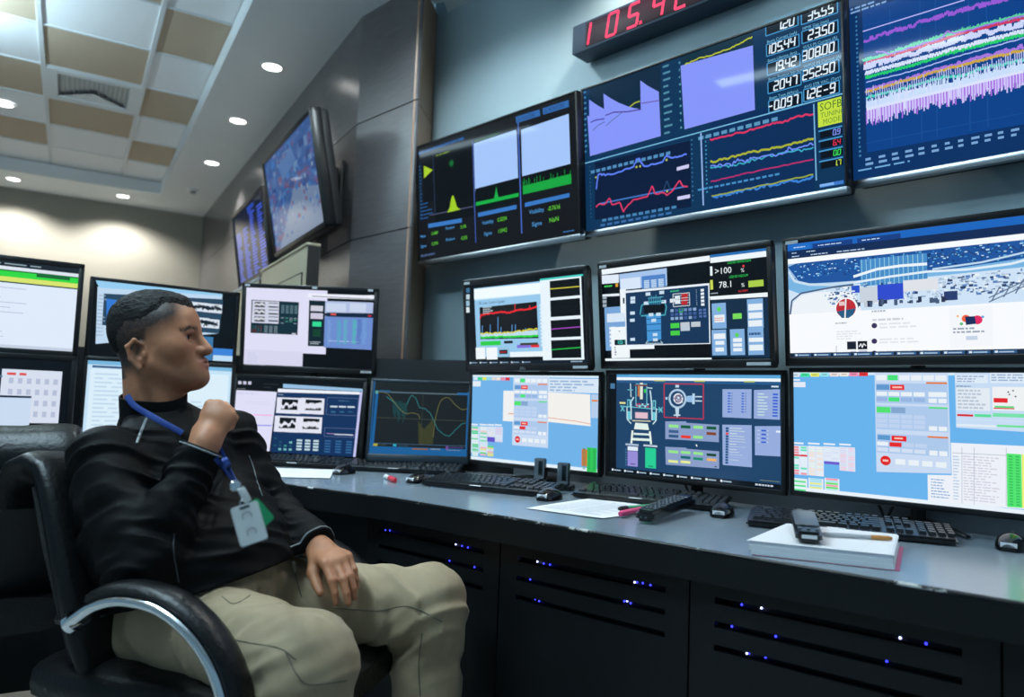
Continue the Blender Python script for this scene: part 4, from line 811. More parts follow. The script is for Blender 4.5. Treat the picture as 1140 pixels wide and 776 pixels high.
def pic_m2u(S):
    S.crop(80, 300, 3.88); S.quad([(112, 66), (708, 124), (694, 414), (82, 376)], True)
    S.uvr(0, 0, 1, 1, (5, 9, 14)); S.L = 2
    S.poly([(124, 92), (646, 120), (632, 284), (112, 328)], (190, 215, 238), L=2); S.poly([(116, 66), (646, 104), (646, 126), (130, 96)], (150, 205, 240), L=4)
    S.poly([(150, 120), (650, 140), (634, 284), (140, 250)], (40, 70, 95), L=3); S.poly([(160, 140), (230, 150), (190, 260), (158, 250)], (50, 120, 210), L=4); S.lines(130, 120, 148, 300, 12, (150, 170, 195), L=4, fill=.3)
    for x, y in ((540, 150), (600, 156), (548, 214), (590, 220)): S.r(x-30, y, x+44, y+44, (214, 224, 236), L=5); S.trace([(x-20, y+22), (x+10, y+20), (x+36, y+24)], (20, 34, 44), .02, 14, .06, L=6)
    S.poly([(560, 296), (610, 300), (606, 400), (556, 396)], (60, 120, 170), L=4); S.r(610, 346, 694, 384, (60, 130, 215), L=4); S.r(610, 376, 694, 405, (190, 220, 245), L=4)
    S.lines(84, 382, 200, 392, 1, (120, 150, 175), L=5)
def pic_m2l(S):
    S.crop(80, 300, 3.88); S.quad([(84, 400), (704, 446), (690, 700), (52, 690)], True)
    S.uvr(0, 0, 1, 1, (196, 226, 246)); S.L = 2
    S.uvr(0, 0, 1, .05, (120, 180, 220)); S.uvr(.03, .06, .5, .09, (70, 100, 140)); S.uvr(.02, .1, .98, .96, (218, 238, 250), 2); S.uvlines(.05, .14, .9, .9, 14, (190, 215, 235), fill=.35, L=3)
def pic_m1u(S):
    S.uvr(0, 0, 1, 1, (222, 234, 250)); S.L = 2
    S.uvr(0, 0, 1, .06, (24, 34, 44)); S.uvlines(.3, .015, .9, .045, 1, (140, 160, 170), L=3); S.uvr(0, .06, 1, .1, (222, 230, 240)); S.uvr(0, .10, 1, .18, (46, 216, 66)); S.uvr(.0, .10, 1, .115, (20, 110, 50), 3); S.uvr(.75, .115, .95, .15, (24, 100, 50), 3); S.uvr(0, .18, 1, .235, (216, 228, 110)); S.uvr(0, .235, 1, .25, (24, 60, 60))
    S.uvlines(.03, .28, .8, .9, 11, (176, 188, 210), fill=.14, L=3, words=False, full=.9); S.uvr(0, .965, 1, 1, (196, 208, 226))
def pic_m1l(S):
    S.uvr(0, 0, 1, 1, (6, 10, 16)); S.L = 2
    S.uvr(.42, .12, .72, .45, (20, 34, 52)); S.uvlines(.45, .16, .62, .44, 7, (90, 120, 150), L=3)
    S.uvr(.6, .13, .95, .78, (214, 222, 238)); S.uvcells(.63, .2, .94, .74, 6, 4, (180, 190, 214), .5, L=4); S.uvr(.63, .17, .68, .2, (220, 80, 80), 4); S.uvr(.7, .17, .74, .2, (220, 80, 80), 4)
    S.uvr(.3, .45, .78, .86, (200, 218, 240), 5); S.uvr(.3, .45, .78, .475, (24, 44, 66), 6); S.uvlines(.1, .02, .5, .05, 1, (90, 100, 160), L=3)
def pic_tv1(S):
    S.uvr(0, 0, 1, 1, (52, 84, 138)); S.L = 2
    for k in range(300):
        u, v = S.rnd.random(), S.rnd.random(); d = S.rnd.uniform(.02, .09)
        S.uvr(u, v, u+d, v+d*S.rnd.uniform(.4, 1.4), S.rnd.choice([(58, 94, 150), (46, 78, 138), (74, 104, 152), (84, 80, 132), (96, 72, 108), (42, 66, 122), (92, 122, 160), (54, 108, 168)]), 2+k//60)
    S.uvp([(.15, .95), (.55, .5), (.7, .55), (1, .66), (1, 1), (.1, 1)], (104, 124, 154), 7); S.uvp([(.3, .16), (.6, .1), (.66, .26), (.36, .34)], (74, 108, 158), 7)
    for k in range(70): u, v = S.rnd.random(), S.rnd.uniform(.3, .9); S.uvr(u, v, u+.03, v+.04, S.rnd.choice([(104, 76, 108), (56, 108, 166), (90, 112, 152), (60, 90, 146), (118, 138, 162)]), 8)
def pic_tv2(S):
    S.uvr(0, 0, 1, 1, (10, 20, 44)); S.L = 2
    for k, u in enumerate((.05, .3, .55, .8)): S.uvlines(u, .12+(.14 if k < 2 else 0), u+.18, .96, 20, (70, 100, 235), L=3, words=False, fill=.45, full=1)
    S.uvlines(.5, .03, .75, .12, 3, (50, 90, 225), L=3, words=False)
# ---------------------------------------------------------------- console desk
ZD = .75
OD = np.array([.268, 1.619, 0]); UD = np.array([.772, -.636, 0]); UD /= np.linalg.norm(UD); BD = np.array([-UD[1], UD[0], 0])
AZD = math.degrees(math.atan2(UD[0], UD[1]))
def D(u, b, z=0): return OD+UD*u+BD*b+np.array([0, 0, z])
def hitb(x, y, b):
    r = ray(x, y); k = (b-(CAM-OD)@BD)/(r@BD); P = CAM+r*k; return float((P-OD)@UD), float(P[2])
front = catmull([(-2.7, 1.5), (-2.0, 1.98), (-1.58, 2.25), (-1.3, 2.39), (-1.03, 2.44), (-.78, 2.37), (-.54, 2.235), (-.307, 2.097)], 6)[:-1]
front = [tuple(p) for p in front]+[tuple(D(u, 0)[:2]) for u in (-.748, -.3, .2, .7, 1.2, 1.9)]
back = [(-3.05, 2.2), (-2.0, 2.92), (-1.55, 3.16), (-1.2, 3.3), (-.95, 3.3), (-.62, 3.12)]+[tuple(D(u, b_)[:2]) for u, b_ in ((-1.0, .86), (-.3, .83), (.7, .75), (1.9, .62))]
M_top = mat('grey_laminate_top', rgb(128, 144, 156), rough=.2, noise=.05, nscale=60, spec=.75)
M_worn = bpy.data.materials.new('worn_black_edge'); M_worn.use_nodes = True
_nt = M_worn.node_tree; _b = _nt.nodes['Principled BSDF']; _b.inputs['Roughness'].default_value = .4
_tc = _nt.nodes.new('ShaderNodeTexCoord'); _n = _nt.nodes.new('ShaderNodeTexNoise'); _n.inputs['Scale'].default_value = 9; _n.inputs['Detail'].default_value = 10; _n.inputs['Roughness'].default_value = .75
_cr = _nt.nodes.new('ShaderNodeValToRGB'); _cr.color_ramp.elements[0].position = .565; _cr.color_ramp.elements[0].color = (.006, .008, .01, 1); _cr.color_ramp.elements[1].position = .60; _cr.color_ramp.elements[1].color = (.6, .6, .58, 1)
_nt.links.new(_tc.outputs['Object'], _n.inputs[0]); _nt.links.new(_n.outputs[0], _cr.inputs[0]); _nt.links.new(_cr.outputs[0], _b.inputs['Base Color'])
g = G(); g.prism(front+back[::-1], ZD-.03, ZD, 0)
desk = tag(g.build('worktop', M_top, smooth=20), 'long curved grey laminate worktop of the control console', 'desk')
def strip(g, pts, z0, z1, th):
    """vertical band following a plan curve, th thick away from the viewer"""
    P = [np.array(p[:2], float) for p in pts]; N = []
    for i in range(len(P)):
        t = P[min(i+1, len(P)-1)]-P[max(i-1, 0)]; t /= np.linalg.norm(t); N.append(np.array([-t[1], t[0]]))
    rings = [[(*p, z0), (*p, z1), (*(p+n*th), z1), (*(p+n*th), z0)] for p, n in zip(P, N)]
    g.loft(rings)
def offs(pts, d):
    P = [np.array(p[:2], float) for p in pts]; o = []
    for i in range(len(P)):
        t = P[min(i+1, len(P)-1)]-P[max(i-1, 0)]; t /= np.linalg.norm(t); o.append(tuple(P[i]+np.array([-t[1], t[0]])*d))
    return o
g = G(); strip(g, offs(front, -.008), ZD-.066, ZD-.006, .02); g.build('fascia', M_black, desk, smooth=30)
g = G(); g.tube([(*p, ZD-.004) for p in offs(front, -.003)], .0045, 6); g.build('edge_band', M_worn, desk, smooth=60)
# upright back panel of the console
pl = [p for p in offs(back[:6], -.03)]+[tuple(D(u, b_)[:2]) for u, b_ in ((-1.0, .83), (-.3, .80), (.7, .72), (1.9, .59))]
g = G(); strip(g, pl[:7], ZD, 1.19, .025)
cp = tag(g.build('console_back_panel', mat('charcoal_panel', rgb(20, 25, 29), rough=.5), smooth=30), 'black upright panel at the back of the console behind the monitors', 'panel')
g = G(); strip(g, pl[6:], ZD, .99, .025); g.build('low_panel', mat('grey_panel', rgb(128, 138, 144), rough=.6), cp, smooth=30)
# cabinets under the worktop: slotted fronts
LEDM = mat('blue_led', (0, 0, 0), emit=(.03, .035, 1), estr=5); LEDW = mat('white_blue_led', (0, 0, 0), emit=(.4, .45, 1), estr=7)
PAN = [-.90, -.385, .13, .672, 1.215, 1.75]
SLZ = (.645, .598, .552); SH = .0125
names = ['black slotted console cabinet behind the seated man\'s far knee', 'black slotted console cabinet below the remote control and paper sheet', 'black slotted console cabinet below the paper stack', 'black slotted console cabinet at the right edge of the desk', 'black slotted console cabinet past the right edge of the desk']
leds = [[(421, 592.4, 1), (426.6, 595.8, 0), (431.5, 596.6, 0), (414.5, 611.7, 0), (505, 607.5, 1), (512, 610, 0), (518.6, 611.7, 0), (498, 628, 0), (526, 630.5, 0)],
        [(596, 626, 1), (603, 629, 0), (610, 630.4, 0), (588, 647, 0), (593.5, 671, 0), (598, 671, 0), (704.5, 649, 1), (707, 652, 0), (713.5, 654, 0), (722, 656, 0), (693, 673, 0), (696, 674, 1), (700, 674, 0)],
        [(846, 682, 1), (1001, 713, 1), (1030, 722.6, 0), (813, 701, 0), (862, 711, 0), (986, 744, 0), (829.7, 729, 1), (832, 731, 0), (850.6, 733.7, 0), (824, 676, 0)], [], []]
for i in range(len(PAN)-1):
    u0, u1 = PAN[i], PAN[i+1]; c = empty('console_cabinet', D((u0+u1)/2, .03), az=AZD); tag(c, names[i], 'cabinet', 'slotted cabinets under the worktop')
    wdt = u1-u0; a, b = -wdt/2+.002, wdt/2-.002; s0, s1 = -wdt/2+.055, wdt/2-.055
    g = G(); edges = [.682]+[z+s*SH/2 for z in SLZ for s in (1, -1)]+[.06]
    def pb(x0, x1, z0, z1): g.box(((x0+x1)/2, .009, (z0+z1)/2), (x1-x0, .018, z1-z0))
    pb(a, s0, .06, .682); pb(s1, b, .06, .682)
    for k in range(0, len(edges), 2): pb(s0, s1, edges[k+1], edges[k])
    g.build('front_panel', M_black, c, smooth=None)
    for x in (a+.009, b-.009): gg = G(); gg.box((x, .39, .37), (.016, .74, .62)); gg.build('side_panel', M_blackm, c, smooth=None)
    gg = G(); gg.box((0, .05, .03), (wdt, .02, .06)); gg.build('kick_plate', M_blackm, c, smooth=None)
    gg = G(); gg.box((0, .4, .07), (wdt-.04, .7, .014)); gg.build('shelf', M_blackm, c, smooth=None)
    if leds[i]:
        t = empty('computer', D((u0+u1)/2, .075, .078), az=AZD); tag(t, 'dark computer case glowing blue through the slots, '+('behind the seated man\'s far knee' if i == 0 else 'below the remote control' if i == 1 else 'below the paper stack'), 'computer', 'computers inside the console')
        gg = G(); gg.box((0, .21, .29), (wdt-.08, .42, .58), .006); gg.build('case', M_blackm, t)
        for x, y, wt in leds[i]:
            u, z = hitb(x, y, .062); z = min(SLZ, key=lambda q: abs(q-.0085-z))-.0075+random.uniform(-.0015, .0015)
            p = D(u, .07, z)-D((u0+u1)/2, .075, .078)
            gg = G(); gg.lathe([(.0001, .0022), (.0016, .0016), (.0022, 0), (.0016, -.0016), (.0001, -.0022)], 8); gg.build('indicator_light', LEDW if wt else LEDM, t, loc=(float(p@UD), float(p@BD), z-.078))
# plain dark panels under the curved left wing
fl = [p for p in offs(front, .10) if (np.array([*p, 0])-OD)@UD < -.93]; _nf = len(fl)-1
_br = [round(_nf*q/5) for q in range(6)]
for a_, b_ in zip(_br[:-1], _br[1:]):
    g = G(); strip(g, fl[a_:b_+1], .06, .7, .02)
    lb = ['at the far left end of the console', 'left of the seated man under the curved desk', 'behind the second office chair', 'behind the seated man under the curved desk', 'behind the hand resting on the knee'][_br.index(a_)]
    tag(g.build('console_front_panel', M_black, smooth=30), 'plain black console front panel '+lb, 'panel', 'plain panels under the curved desk')

# ---------------------------------------------------------------- monitors
M_tag = mat('paper_tag', rgb(190, 196, 200), rough=.6); M_rim = mat('grey_rim', rgb(150, 156, 160), rough=.3)
def text_obj(st, size, name, m, parent, Mx, ext=.0004):
    v, f = text_mesh(st); xs = [p[0] for p in v]; cx = (min(xs)+max(xs))/2
    g = G(); g.add([((x-cx)*size, -ext, y*size) for x, y in v], f, Mx); return g.build(name, m, parent, smooth=None)
def monitor(name, label, xy, az, zc, w, h, pic, tilt=0, bez=(.017, .017, .02), stand='v', rim=False, tags=(), logo=None, group=None, base=ZD, body=M_blackp, quad=None, led=None, thick=.035):
    t = empty(name, (*xy[:2], base), az=az); tag(t, label, 'monitor', group)
    Mx = T(0, 0, zc-base)@RX(tilt); bs, bt, bb = bez
    g = G()
    g.box((-w/2+bs/2, .008, 0), (bs, .02, h), .003, Mx); g.box((w/2-bs/2, .008, 0), (bs, .02, h), .003, Mx)
    g.box((0, .008, h/2-bt/2), (w, .02, bt), .003, Mx); g.box((0, .008, -h/2+bb/2), (w, .02, bb), .003, Mx); g.build('bezel', body, t)
    g = G(); rr = lambda k, y: [(x*k, y, z*k) for x, z in rrect(-w/2+.002, -h/2+.002, w/2-.002, h/2-.002, .012)]
    g.loft([rr(1, .012), rr(1, .012+thick*.4), rr(.82, .012+thick), rr(.4, .014+thick)], Mx); g.build('housing', M_blackm, t, smooth=40)
    aw, ah = w-2*bs, h-bt-bb; oz = (bb-bt)/2; Ms = Mx@T(0, .0012, oz)
    S = Scr(aw, ah)
    wm = Matrix.Translation((*xy[:2], base))@RZ(90-az)@Ms
    S.quad([proj(wm@Vector((sx*aw/2, 0, sz*ah/2))) for sx, sz in ((-1, 1), (1, 1), (1, -1), (-1, -1))])
    pic(S); S.build('screen', t, M_screen, Ms)
    if rim: g = G(); g.tube([Mx@Vector((x, .0, z)) for x, z in ((-w/2+.004, h/2-.02), (-w/2+.004, h/2-.003), (-w/2+.012, h/2+.0005), (w/2-.012, h/2+.0005), (w/2-.003, h/2-.004), (w/2-.003, h/2-.05))], .0016, 6); g.build('rim', M_rim, t)
    for x, z, tw in tags: g = G(); g.box((x*w, -.0025, z*h), (tw, .001, .009), 0, Mx); g.build('asset_tag', M_tag, t, smooth=None)
    if logo: text_obj(logo, .012, 'logo', M_tag, t, Mx@T(0, -.0025, -h/2+.006))
    if led: g = G(); g.box((led[0]*w, -.0025, led[1]*h), (.006, .001, .006), 0, Mx); g.build('power_light', mat('green_led', (0, 0, 0), emit=(.4, 1, .1), estr=3), t, smooth=None)
    nz = zc-base
    if stand == 'v':
        g = G(); g.tube([(0, .075, nz), (0, .085, nz*.6), (0, .075, .02)], .022, 12, flat=(1, .5)); g.box((0, .055, nz), (.09, .04, .09), .01); g.build('neck', M_blackm, t)
        for sg in (-1, 1):
            g = G(); g.tube([(sg*.01, .09, .018), (sg*.06, .05, .014), (sg*.13, -.035, .007)], [.014, .012, .007], 8, flat=(1, .55)); g.build('foot', M_blackp, t)
    elif stand == 'round':
        g = G(); g.tube([(0, .075, nz), (0, .085, nz*.6), (0, .08, .015)], .022, 12, flat=(1.3, .5)); g.box((0, .055, nz), (.09, .04, .09), .01); g.build('neck', M_blackm, t)
        g = G(); g.lathe([(.105, .0), (.11, .006), (.1, .012), (.03, .017), (.001, .017)], 32, T(0, .06, 0)); g.build('base', M_blackp, t)
    elif stand == 'arm':
        g = G(); g.tube([(0, .13, .0), (0, .13, nz+.05)], .018, 12); g.lathe([(.05, 0), (.05, .012), (.02, .02)], 20, T(0, .13, 0)); g.build('post', M_blackm, t)
        g = G(); g.tube([(0, .13, nz), (0, .05, nz)], .014, 10); g.box((0, .052, nz), (.1, .02, .1), .006, None); g.build('arm', M_blackm, t)
    elif stand == 'wedge':
        g = G(); g.prism([(-.02, 0), (.075, 0), (.065, .03), (.03, nz)], -.10, .10, .004, T(0, 0, 0)@Matrix(((0, 0, 1, 0), (1, 0, 0, .03), (0, 1, 0, 0), (0, 0, 0, 1)))); g.build('base', M_blackm, t)
    return t
MW, MH = .592, .348
LB, UB = .655, .585
def dmon(u, b): return tuple(D(u, b)[:2])
gr_r = 'two rows of monitors on the right of the console'
monitor('monitor', 'lower left monitor of the six, blue control program behind two small handsets', dmon(-.79, LB), 129.8, .967, MW, MH, pic_leftlow, 1.5, (.012, .014, .016), 'round', group=gr_r)
monitor('monitor', 'lower middle monitor of the six, dark blue plant diagram with red framed ring', dmon(-.185, LB), 130.5, .973, MW, MH, pic_midlow, 2.5, (.014, .014, .016), 'v', group=gr_r)
monitor('monitor', 'lower right monitor of the six, bright blue control tables', dmon(.42, LB-.01), 131, .978, .60, .352, pic_rightlow, 3, (.012, .013, .016), 'v', group=gr_r, tags=())
monitor('monitor', 'upper left monitor of the six, red and yellow trend chart with four small plots', dmon(-.79, UB), 133.6, 1.31, MW, MH*.985, pic_leftup, 6.5, (.014, .02, .026), 'arm', rim=True, tags=((-.455, .465, .03), (.43, -.462, .06)), logo='DELL', group=gr_r)
monitor('monitor', 'upper middle monitor of the six, plant window beside large percentage readings', dmon(-.19, UB), 134.2, 1.322, MW, MH, pic_midup, 6, (.016, .02, .026), 'arm', rim=True, tags=((-.46, .455, .028), (.42, -.465, .07)), group=gr_r)
monitor('monitor', 'upper right monitor of the six, web page with a photo of an experiment hall', dmon(.415, UB), 134, 1.332, .60, .352, pic_rightup, 5, (.014, .018, .024), 'arm', tags=((-.455, .46, .034),), group=gr_r)
k = .95
gr_l = 'monitors along the left of the console'
def sc(x, y, k): return (x*k, y*k)
monitor('monitor', 'upper monitor just right of the man\'s head, white windows with a dark plot grid', sc(-.843, 3.04, 1), 87.5, 1.03+.27, .56, .36, pic_u4, 4.5, (.018, .018, .022), 'arm', tags=((-.46, .475, .02), (.03, .475, .02), (.44, .475, .02), (.43, -.47, .045)), group=gr_l, led=(.42, -.56))
monitor('monitor', 'lower monitor just right of the man\'s hand, white page beside four wave plots', sc(-.868, 3.03, 1), 92, 1.03-.105, .56, .358, pic_l4, -3, (.018, .018, .02), 'round', group=gr_l)
monitor('monitor', 'oscilloscope monitor with yellow and teal traces in a blue frame', sc(-.395, 3.27, .885), 87, .943, .40, .325, pic_scope, -10, (.012, .012, .03), 'wedge', body=mat('slate_bezel', rgb(34, 48, 58), rough=.4))
M2c = (-1.435*k, 3.043*k)
monitor('monitor', 'upper monitor directly behind the man\'s head, light window on a dark desktop', M2c, 55.5, 1.03+.267*k, .545, .315, pic_m2u, 1, (.014, .014, .018), 'arm', group=gr_l)
monitor('monitor', 'lower monitor directly behind the man\'s neck, plain pale blue page', M2c, 55.5, 1.03-.055*k, .545, .325, pic_m2l, 0, (.014, .014, .018), 'round', group=gr_l)
_v = np.array([math.sin(R(55.5)), math.cos(R(55.5))]); M1c = tuple(np.array(M2c)-_v*.57+np.array([_v[1], -_v[0]])*.06)
monitor('monitor', 'upper monitor at the far left edge, white page with a green banner', M1c, 56.5, 1.03+.285*k, .545, .345, pic_m1u, 1, (.018, .02, .024), 'arm', group=gr_l, logo='DELL')
monitor('monitor', 'lower monitor at the far left edge, overlapping windows on black', M1c, 56.5, 1.03-.06*k, .545, .325, pic_m1l, 0, (.018, .02, .02), 'round', group=gr_l)

# ---------------------------------------------------------------- wall displays, sign, televisions
def wall_display(name, label, c, az, tilt, w, h, pic, measured=True, bez=.008, strip_h=.02, gap=.11, group=None):
    t = empty(name, (c[0], c[1], c[2]-h/2), az=az); tag(t, label, 'display', group)
    Mx = T(0, 0, h/2)@RX(tilt)
    g = G()
    for sx in (-1, 1): g.box((sx*(w/2-bez/2), .012, strip_h/2), (bez, .03, h-strip_h), .002, Mx)
    g.box((0, .012, h/2-bez/2), (w, .03, bez), .002, Mx); g.build('bezel', M_blackp, t)
    g = G(); g.box((0, .01, -h/2+strip_h/2), (w, .034, strip_h), .004, Mx); g.build('silver_strip', M_steel, t)
    g = G(); g.box((0, .05, 0), (w-.01, .05, h-.01), .01, Mx); g.build('housing', M_blackm, t)
    g = G(); g.box((0, .14, h/2), (.5, .16, .3), .004); g.build('wall_mount', M_blackm, t)
    aw, ah = w-2*bez, h-bez-strip_h; Ms = Mx@T(0, .0012, (strip_h-bez)/2)
    S = Scr(aw, ah); wm = Matrix.Translation((c[0], c[1], c[2]-h/2))@RZ(90-az)@Ms
    S.quad([proj(wm@Vector((sx*aw/2, 0, sz*ah/2))) for sx, sz in ((-1, 1), (1, 1), (1, -1), (-1, -1))])
    pic(S); S.build('screen', t, M_screend, Ms)
    return t
kk = .79
gr_d = 'large displays in a row on the wall'
d1 = np.array([-.154*kk, 3.81*kk, 1.03+1.121*kk]); d2 = np.array([.731*kk, 2.995*kk, 1.03+1.143*kk])
wall_display('wall_display', 'large wall display with green peaks and pale blue panels, left of three', d1, 135, 5.5, .972, .551, pic_d1, group=gr_d)
wall_display('wall_display', 'large wall display with violet plots and number boxes, middle of three', d2, 135, 4.6, .962, .557, pic_d2, group=gr_d)
d3 = d2+(d2-d1)*np.array([1.0, 1.0, 1.0])+np.array([.005, .005, .01])
wall_display('wall_display', 'large wall display filled with noisy coloured traces, right of three', d3, 135.5, 4.6, .962, .559, pic_d3, group=gr_d)
# red digit sign
M_sign = mat('dark_blue_sign_case', rgb(22, 50, 74), rough=.5); M_signw = mat('smoked_red_window', rgb(40, 16, 30), rough=.45, spec=.2)
_p = CAM+ray(636.5, 61.5)*((DW-.11)/(ray(636.5, 61.5)@_nd)); sgw, sgh = .80, .118
t = empty('digit_sign', _p+_ud*sgw/2, az=135); tag(t, 'dark blue sign box with red dotted digits above the middle display', 'sign')
g = G(); g.box((0, .05, sgh/2), (sgw, .10, sgh), .004); g.build('case', M_sign, t)
g = G(); g.box((.02, -.0005, sgh/2), (sgw-.1, .003, sgh-.02), .001); g.build('window', M_signw, t)
M_red = mat('red_led', (0, 0, 0), emit=(1, .035, .12), estr=2.2)
S = Scr(1, 1); dots = []
def segdots(ch, x0, z0, hh):
    ww = hh*.5; P = {'a': ((0, 1), (1, 1)), 'b': ((1, 1), (1, .5)), 'c': ((1, .5), (1, 0)), 'd': ((0, 0), (1, 0)), 'e': ((0, .5), (0, 0)), 'f': ((0, 1), (0, .5)), 'g': ((0, .5), (1, .5))}
    for q in SEG[ch]:
        (a, b), (c, d) = P[q]
        for i in range(7):
            for row in (-1, 1):
                f = (i+.5)/7; x = a+(c-a)*f; z = b+(d-b)*f; o = row*.0028
                dots.append((x0+x*ww+z*hh*.16+(o if a == c else 0), z0+z*hh+(o if b == d else 0)))
def put_digit(nm):
    g = G()
    for x, z in dots: g.lathe([(.0027, 0), (.002, .0015), (.0001, .002)], 6, T(x, -.002, z)@RX(90))
    o = g.build(nm, M_red, t, smooth=None); o['kind'] = 'stuff'; dots.clear()
for i, ch in enumerate('105'): segdots(ch, -.325+.098*i-(.035 if i == 0 else 0), .016, .086); put_digit('led_digit')
for q in range(4): dots.append((-.325+.196+.058+(q % 2)*.007, .016+(q//2)*.007))
put_digit('decimal_point')
for i, ch in enumerate('42'): segdots(ch, -.325+.098*(3+i)+.012, .016, .086); put_digit('led_digit')
# televisions on the oak wall
def television(label, s, t_, z, w, h, tilt, pic):
    p = W(s, t_, z-h/2); t = empty('television', p, az=149.14); tag(t, label, 'television', 'tilted televisions on the oak wall')
    Mx = T(0, 0, h/2)@RX(tilt); bz = .03
    g = G()
    for sx in (-1, 1): g.box((sx*(w/2-bz/2), .02, 0), (bz, .06, h), .012, Mx)
    for sz in (-1, 1): g.box((0, .02, sz*(h/2-bz/2)), (w, .06, bz), .012, Mx)
    g.build('bezel', M_blackp, t); g = G(); g.box((0, .06, 0), (w-.01, .06, h-.01), .02, Mx); g.build('housing', M_blackm, t)
    g = G(); g.box((.18, .16, h/2+.05), (.05, .16, .12), .005); g.box((-.18, .16, h/2+.05), (.05, .16, .12), .005); g.box((0, (TW-t_)-.012, h/2), (.5, .02, .28), .004); g.build('wall_mount', M_blackm, t)
    S = Scr(w-2*bz, h-2*bz); pic(S); S.build('screen', t, M_screend, Mx@T(0, .0, 0)); return t
television('nearer tilted television on the oak wall showing a blurred blue map', 3.98, .955, 2.125, 1.03, .58, 11, pic_tv1)
television('farther tilted television on the oak wall showing columns of blue text', 5.24, 1.0, 2.06, 1.0, .565, 9, pic_tv2)
# cream cabinets below the televisions
M_cream = mat('cream_metal', rgb(158, 150, 128), rough=.45, noise=.03); M_paleblue = mat('pale_metal_top', rgb(176, 188, 198), rough=.35)
def partition(label, s0, s1, z1, topm, t0):
    t = empty('partition', W((s0+s1)/2, t0), az=149.14); tag(t, label, 'partition', 'freestanding partitions below the televisions'); w_ = s1-s0
    g = G(); g.box((0, .028, z1/2), (w_-.012, .05, z1), .003); g.build('board', M_cream, t)
    g = G(); g.box((w_/2-.003, .03, z1/2), (.008, .056, z1-.004)); g.build('edge_strip', M_blackm, t, smooth=None)
    g = G(); g.box((-.03, -.001, z1/2-.045), (w_-.10, .012, z1-.16), .003); g.build('inset_panel', M_cream, t)
    g = G()
    for q in (-1, 1): g.box((-.03+q*(w_/2-.046), .002, z1/2-.045), (.008, .006, z1-.15))
    g.box((-.03, .002, z1-.121), (w_-.085, .006, .009)); g.build('panel_gap', M_joint, t, smooth=None)
    g = G(); g.box((0, .028, z1+.006), (w_, .066, .014), .003); g.build('top_rail', topm, t)
    for q in (-1, 1): g = G(); g.box((q*(w_/2-.1), .028, .012), (.06, .3, .024), .004); g.build('foot', M_blackm, t)
partition('tall cream partition board standing before the nearer television', 3.36, 4.33, 1.715, M_cream, .895)
partition('tall cream partition board with a pale rail before the farther television', 4.36, 5.72, 1.68, M_paleblue, .895)
# ---------------------------------------------------------------- things on the desk
M_key = mat('black_keycap', rgb(24, 27, 31), rough=.32, spec=.6); M_kb = mat('keyboard_case', rgb(14, 16, 18), rough=.3)
M_paper = mat('white_paper', rgb(232, 234, 238), rough=.8); M_ink = mat('grey_print', rgb(150, 158, 170), rough=.8)
M_gloss = mat('glossy_black_plastic', rgb(12, 13, 15), rough=.14, spec=.6)
def key_rows():
    rows = []; p = .019
    rows.append([(p*i, p) for i in (0, 2, 3, 4, 5, 6.5, 7.5, 8.5, 9.5, 11, 12, 13, 14)])
    rows.append([(p*i, p) for i in range(13)]+[(p*13, p*2)])
    rows.append([(0, p*1.5)]+[(p*(1.5+i), p) for i in range(12)]+[(p*13.5, p*1.5)])
    rows.append([(0, p*1.75)]+[(p*(1.75+i), p) for i in range(11)]+[(p*12.75, p*2.25)])
    rows.append([(0, p*2.25)]+[(p*(2.25+i), p) for i in range(10)]+[(p*12.25, p*2.75)])
    rows.append([(0, p*1.25), (p*1.25, p*1.25), (p*2.5, p*1.25), (p*3.75, p*6.25), (p*10, p*1.25), (p*11.25, p*1.25), (p*12.5, p*1.25), (p*13.75, p*1.25)])
    x = p*15.4
    for r in range(6):
        if r in (0, 1, 2): rows[r] += [(x+p*i, p) for i in range(3)]
        if r == 4: rows[r] += [(x+p, p)]
        if r == 5: rows[r] += [(x+p*i, p) for i in range(3)]
        if r >= 1: rows[r] += [(x+p*(3.4+i), p) for i in range(4)]
    return rows
KCAP = {}
def keycap(wd, ln):
    k = (round(wd, 4), ln)
    if k not in KCAP:
        g = G(); a, b = wd-.0022, ln-.0022
        g.loft([[(x*a/2, y*b/2, 0) for x, y in ((-1, -1), (1, -1), (1, 1), (-1, 1))], [(x*(a/2-.0022), y*(b/2-.0022)+.0006, .0065) for x, y in ((-1, -1), (1, -1), (1, 1), (-1, 1))]])
        KCAP[k] = g.mesh('key'); KCAP[k].materials.append(M_key)
    return KCAP[k]
def keyboard(label, a, b, fine=True, tagx=.45):
    """a, b: front corners on the desk"""
    d = b-a; az = math.degrees(math.atan2(d[0], d[1])); c = (a+b)/2
    t = empty('keyboard', (c[0], c[1], ZD), az=az); tag(t, label, 'keyboard', 'black keyboards on the worktop')
    L, Dp = .445, .15
    Mt = RX(6.5)
    g = G(); g.prism([(-L/2, 0), (L/2, 0), (L/2, Dp), (-L/2, Dp)], .001, .014, .005, Mt@T(0, 0, .002)); g.build('case', M_kb, t)
    rows = key_rows(); gj = G()
    for r, row in enumerate(rows):
        y = Dp-.016-r*.0195-(.004 if r else 0)
        for x, wd in row:
            pos = Mt@T(-L/2+.012+x+wd/2, y, .0158)
            if fine: o = link('key', keycap(wd, .019), None, t); o.matrix_local = pos
            else:
                me = keycap(wd, .019); gj.add([v.co[:] for v in me.vertices], [tuple(f.vertices) for f in me.polygons], pos)
    if not fine: tag(gj.build('keys', M_key, t, smooth=None), kind='stuff')
    g = G(); g.box((-L/2+L*tagx, .0045, .0165), (.04, .006, .001), 0, Mt); g.build('label_sticker', M_paper, t, smooth=None)
    return t
Z1 = ZD+.006
def P3(x, y): return PZ(x, y, ZD+.004)
keyboard('black keyboard nearest the right edge, behind the paper stack', P3(834, 585), P3(1063, 607), True)
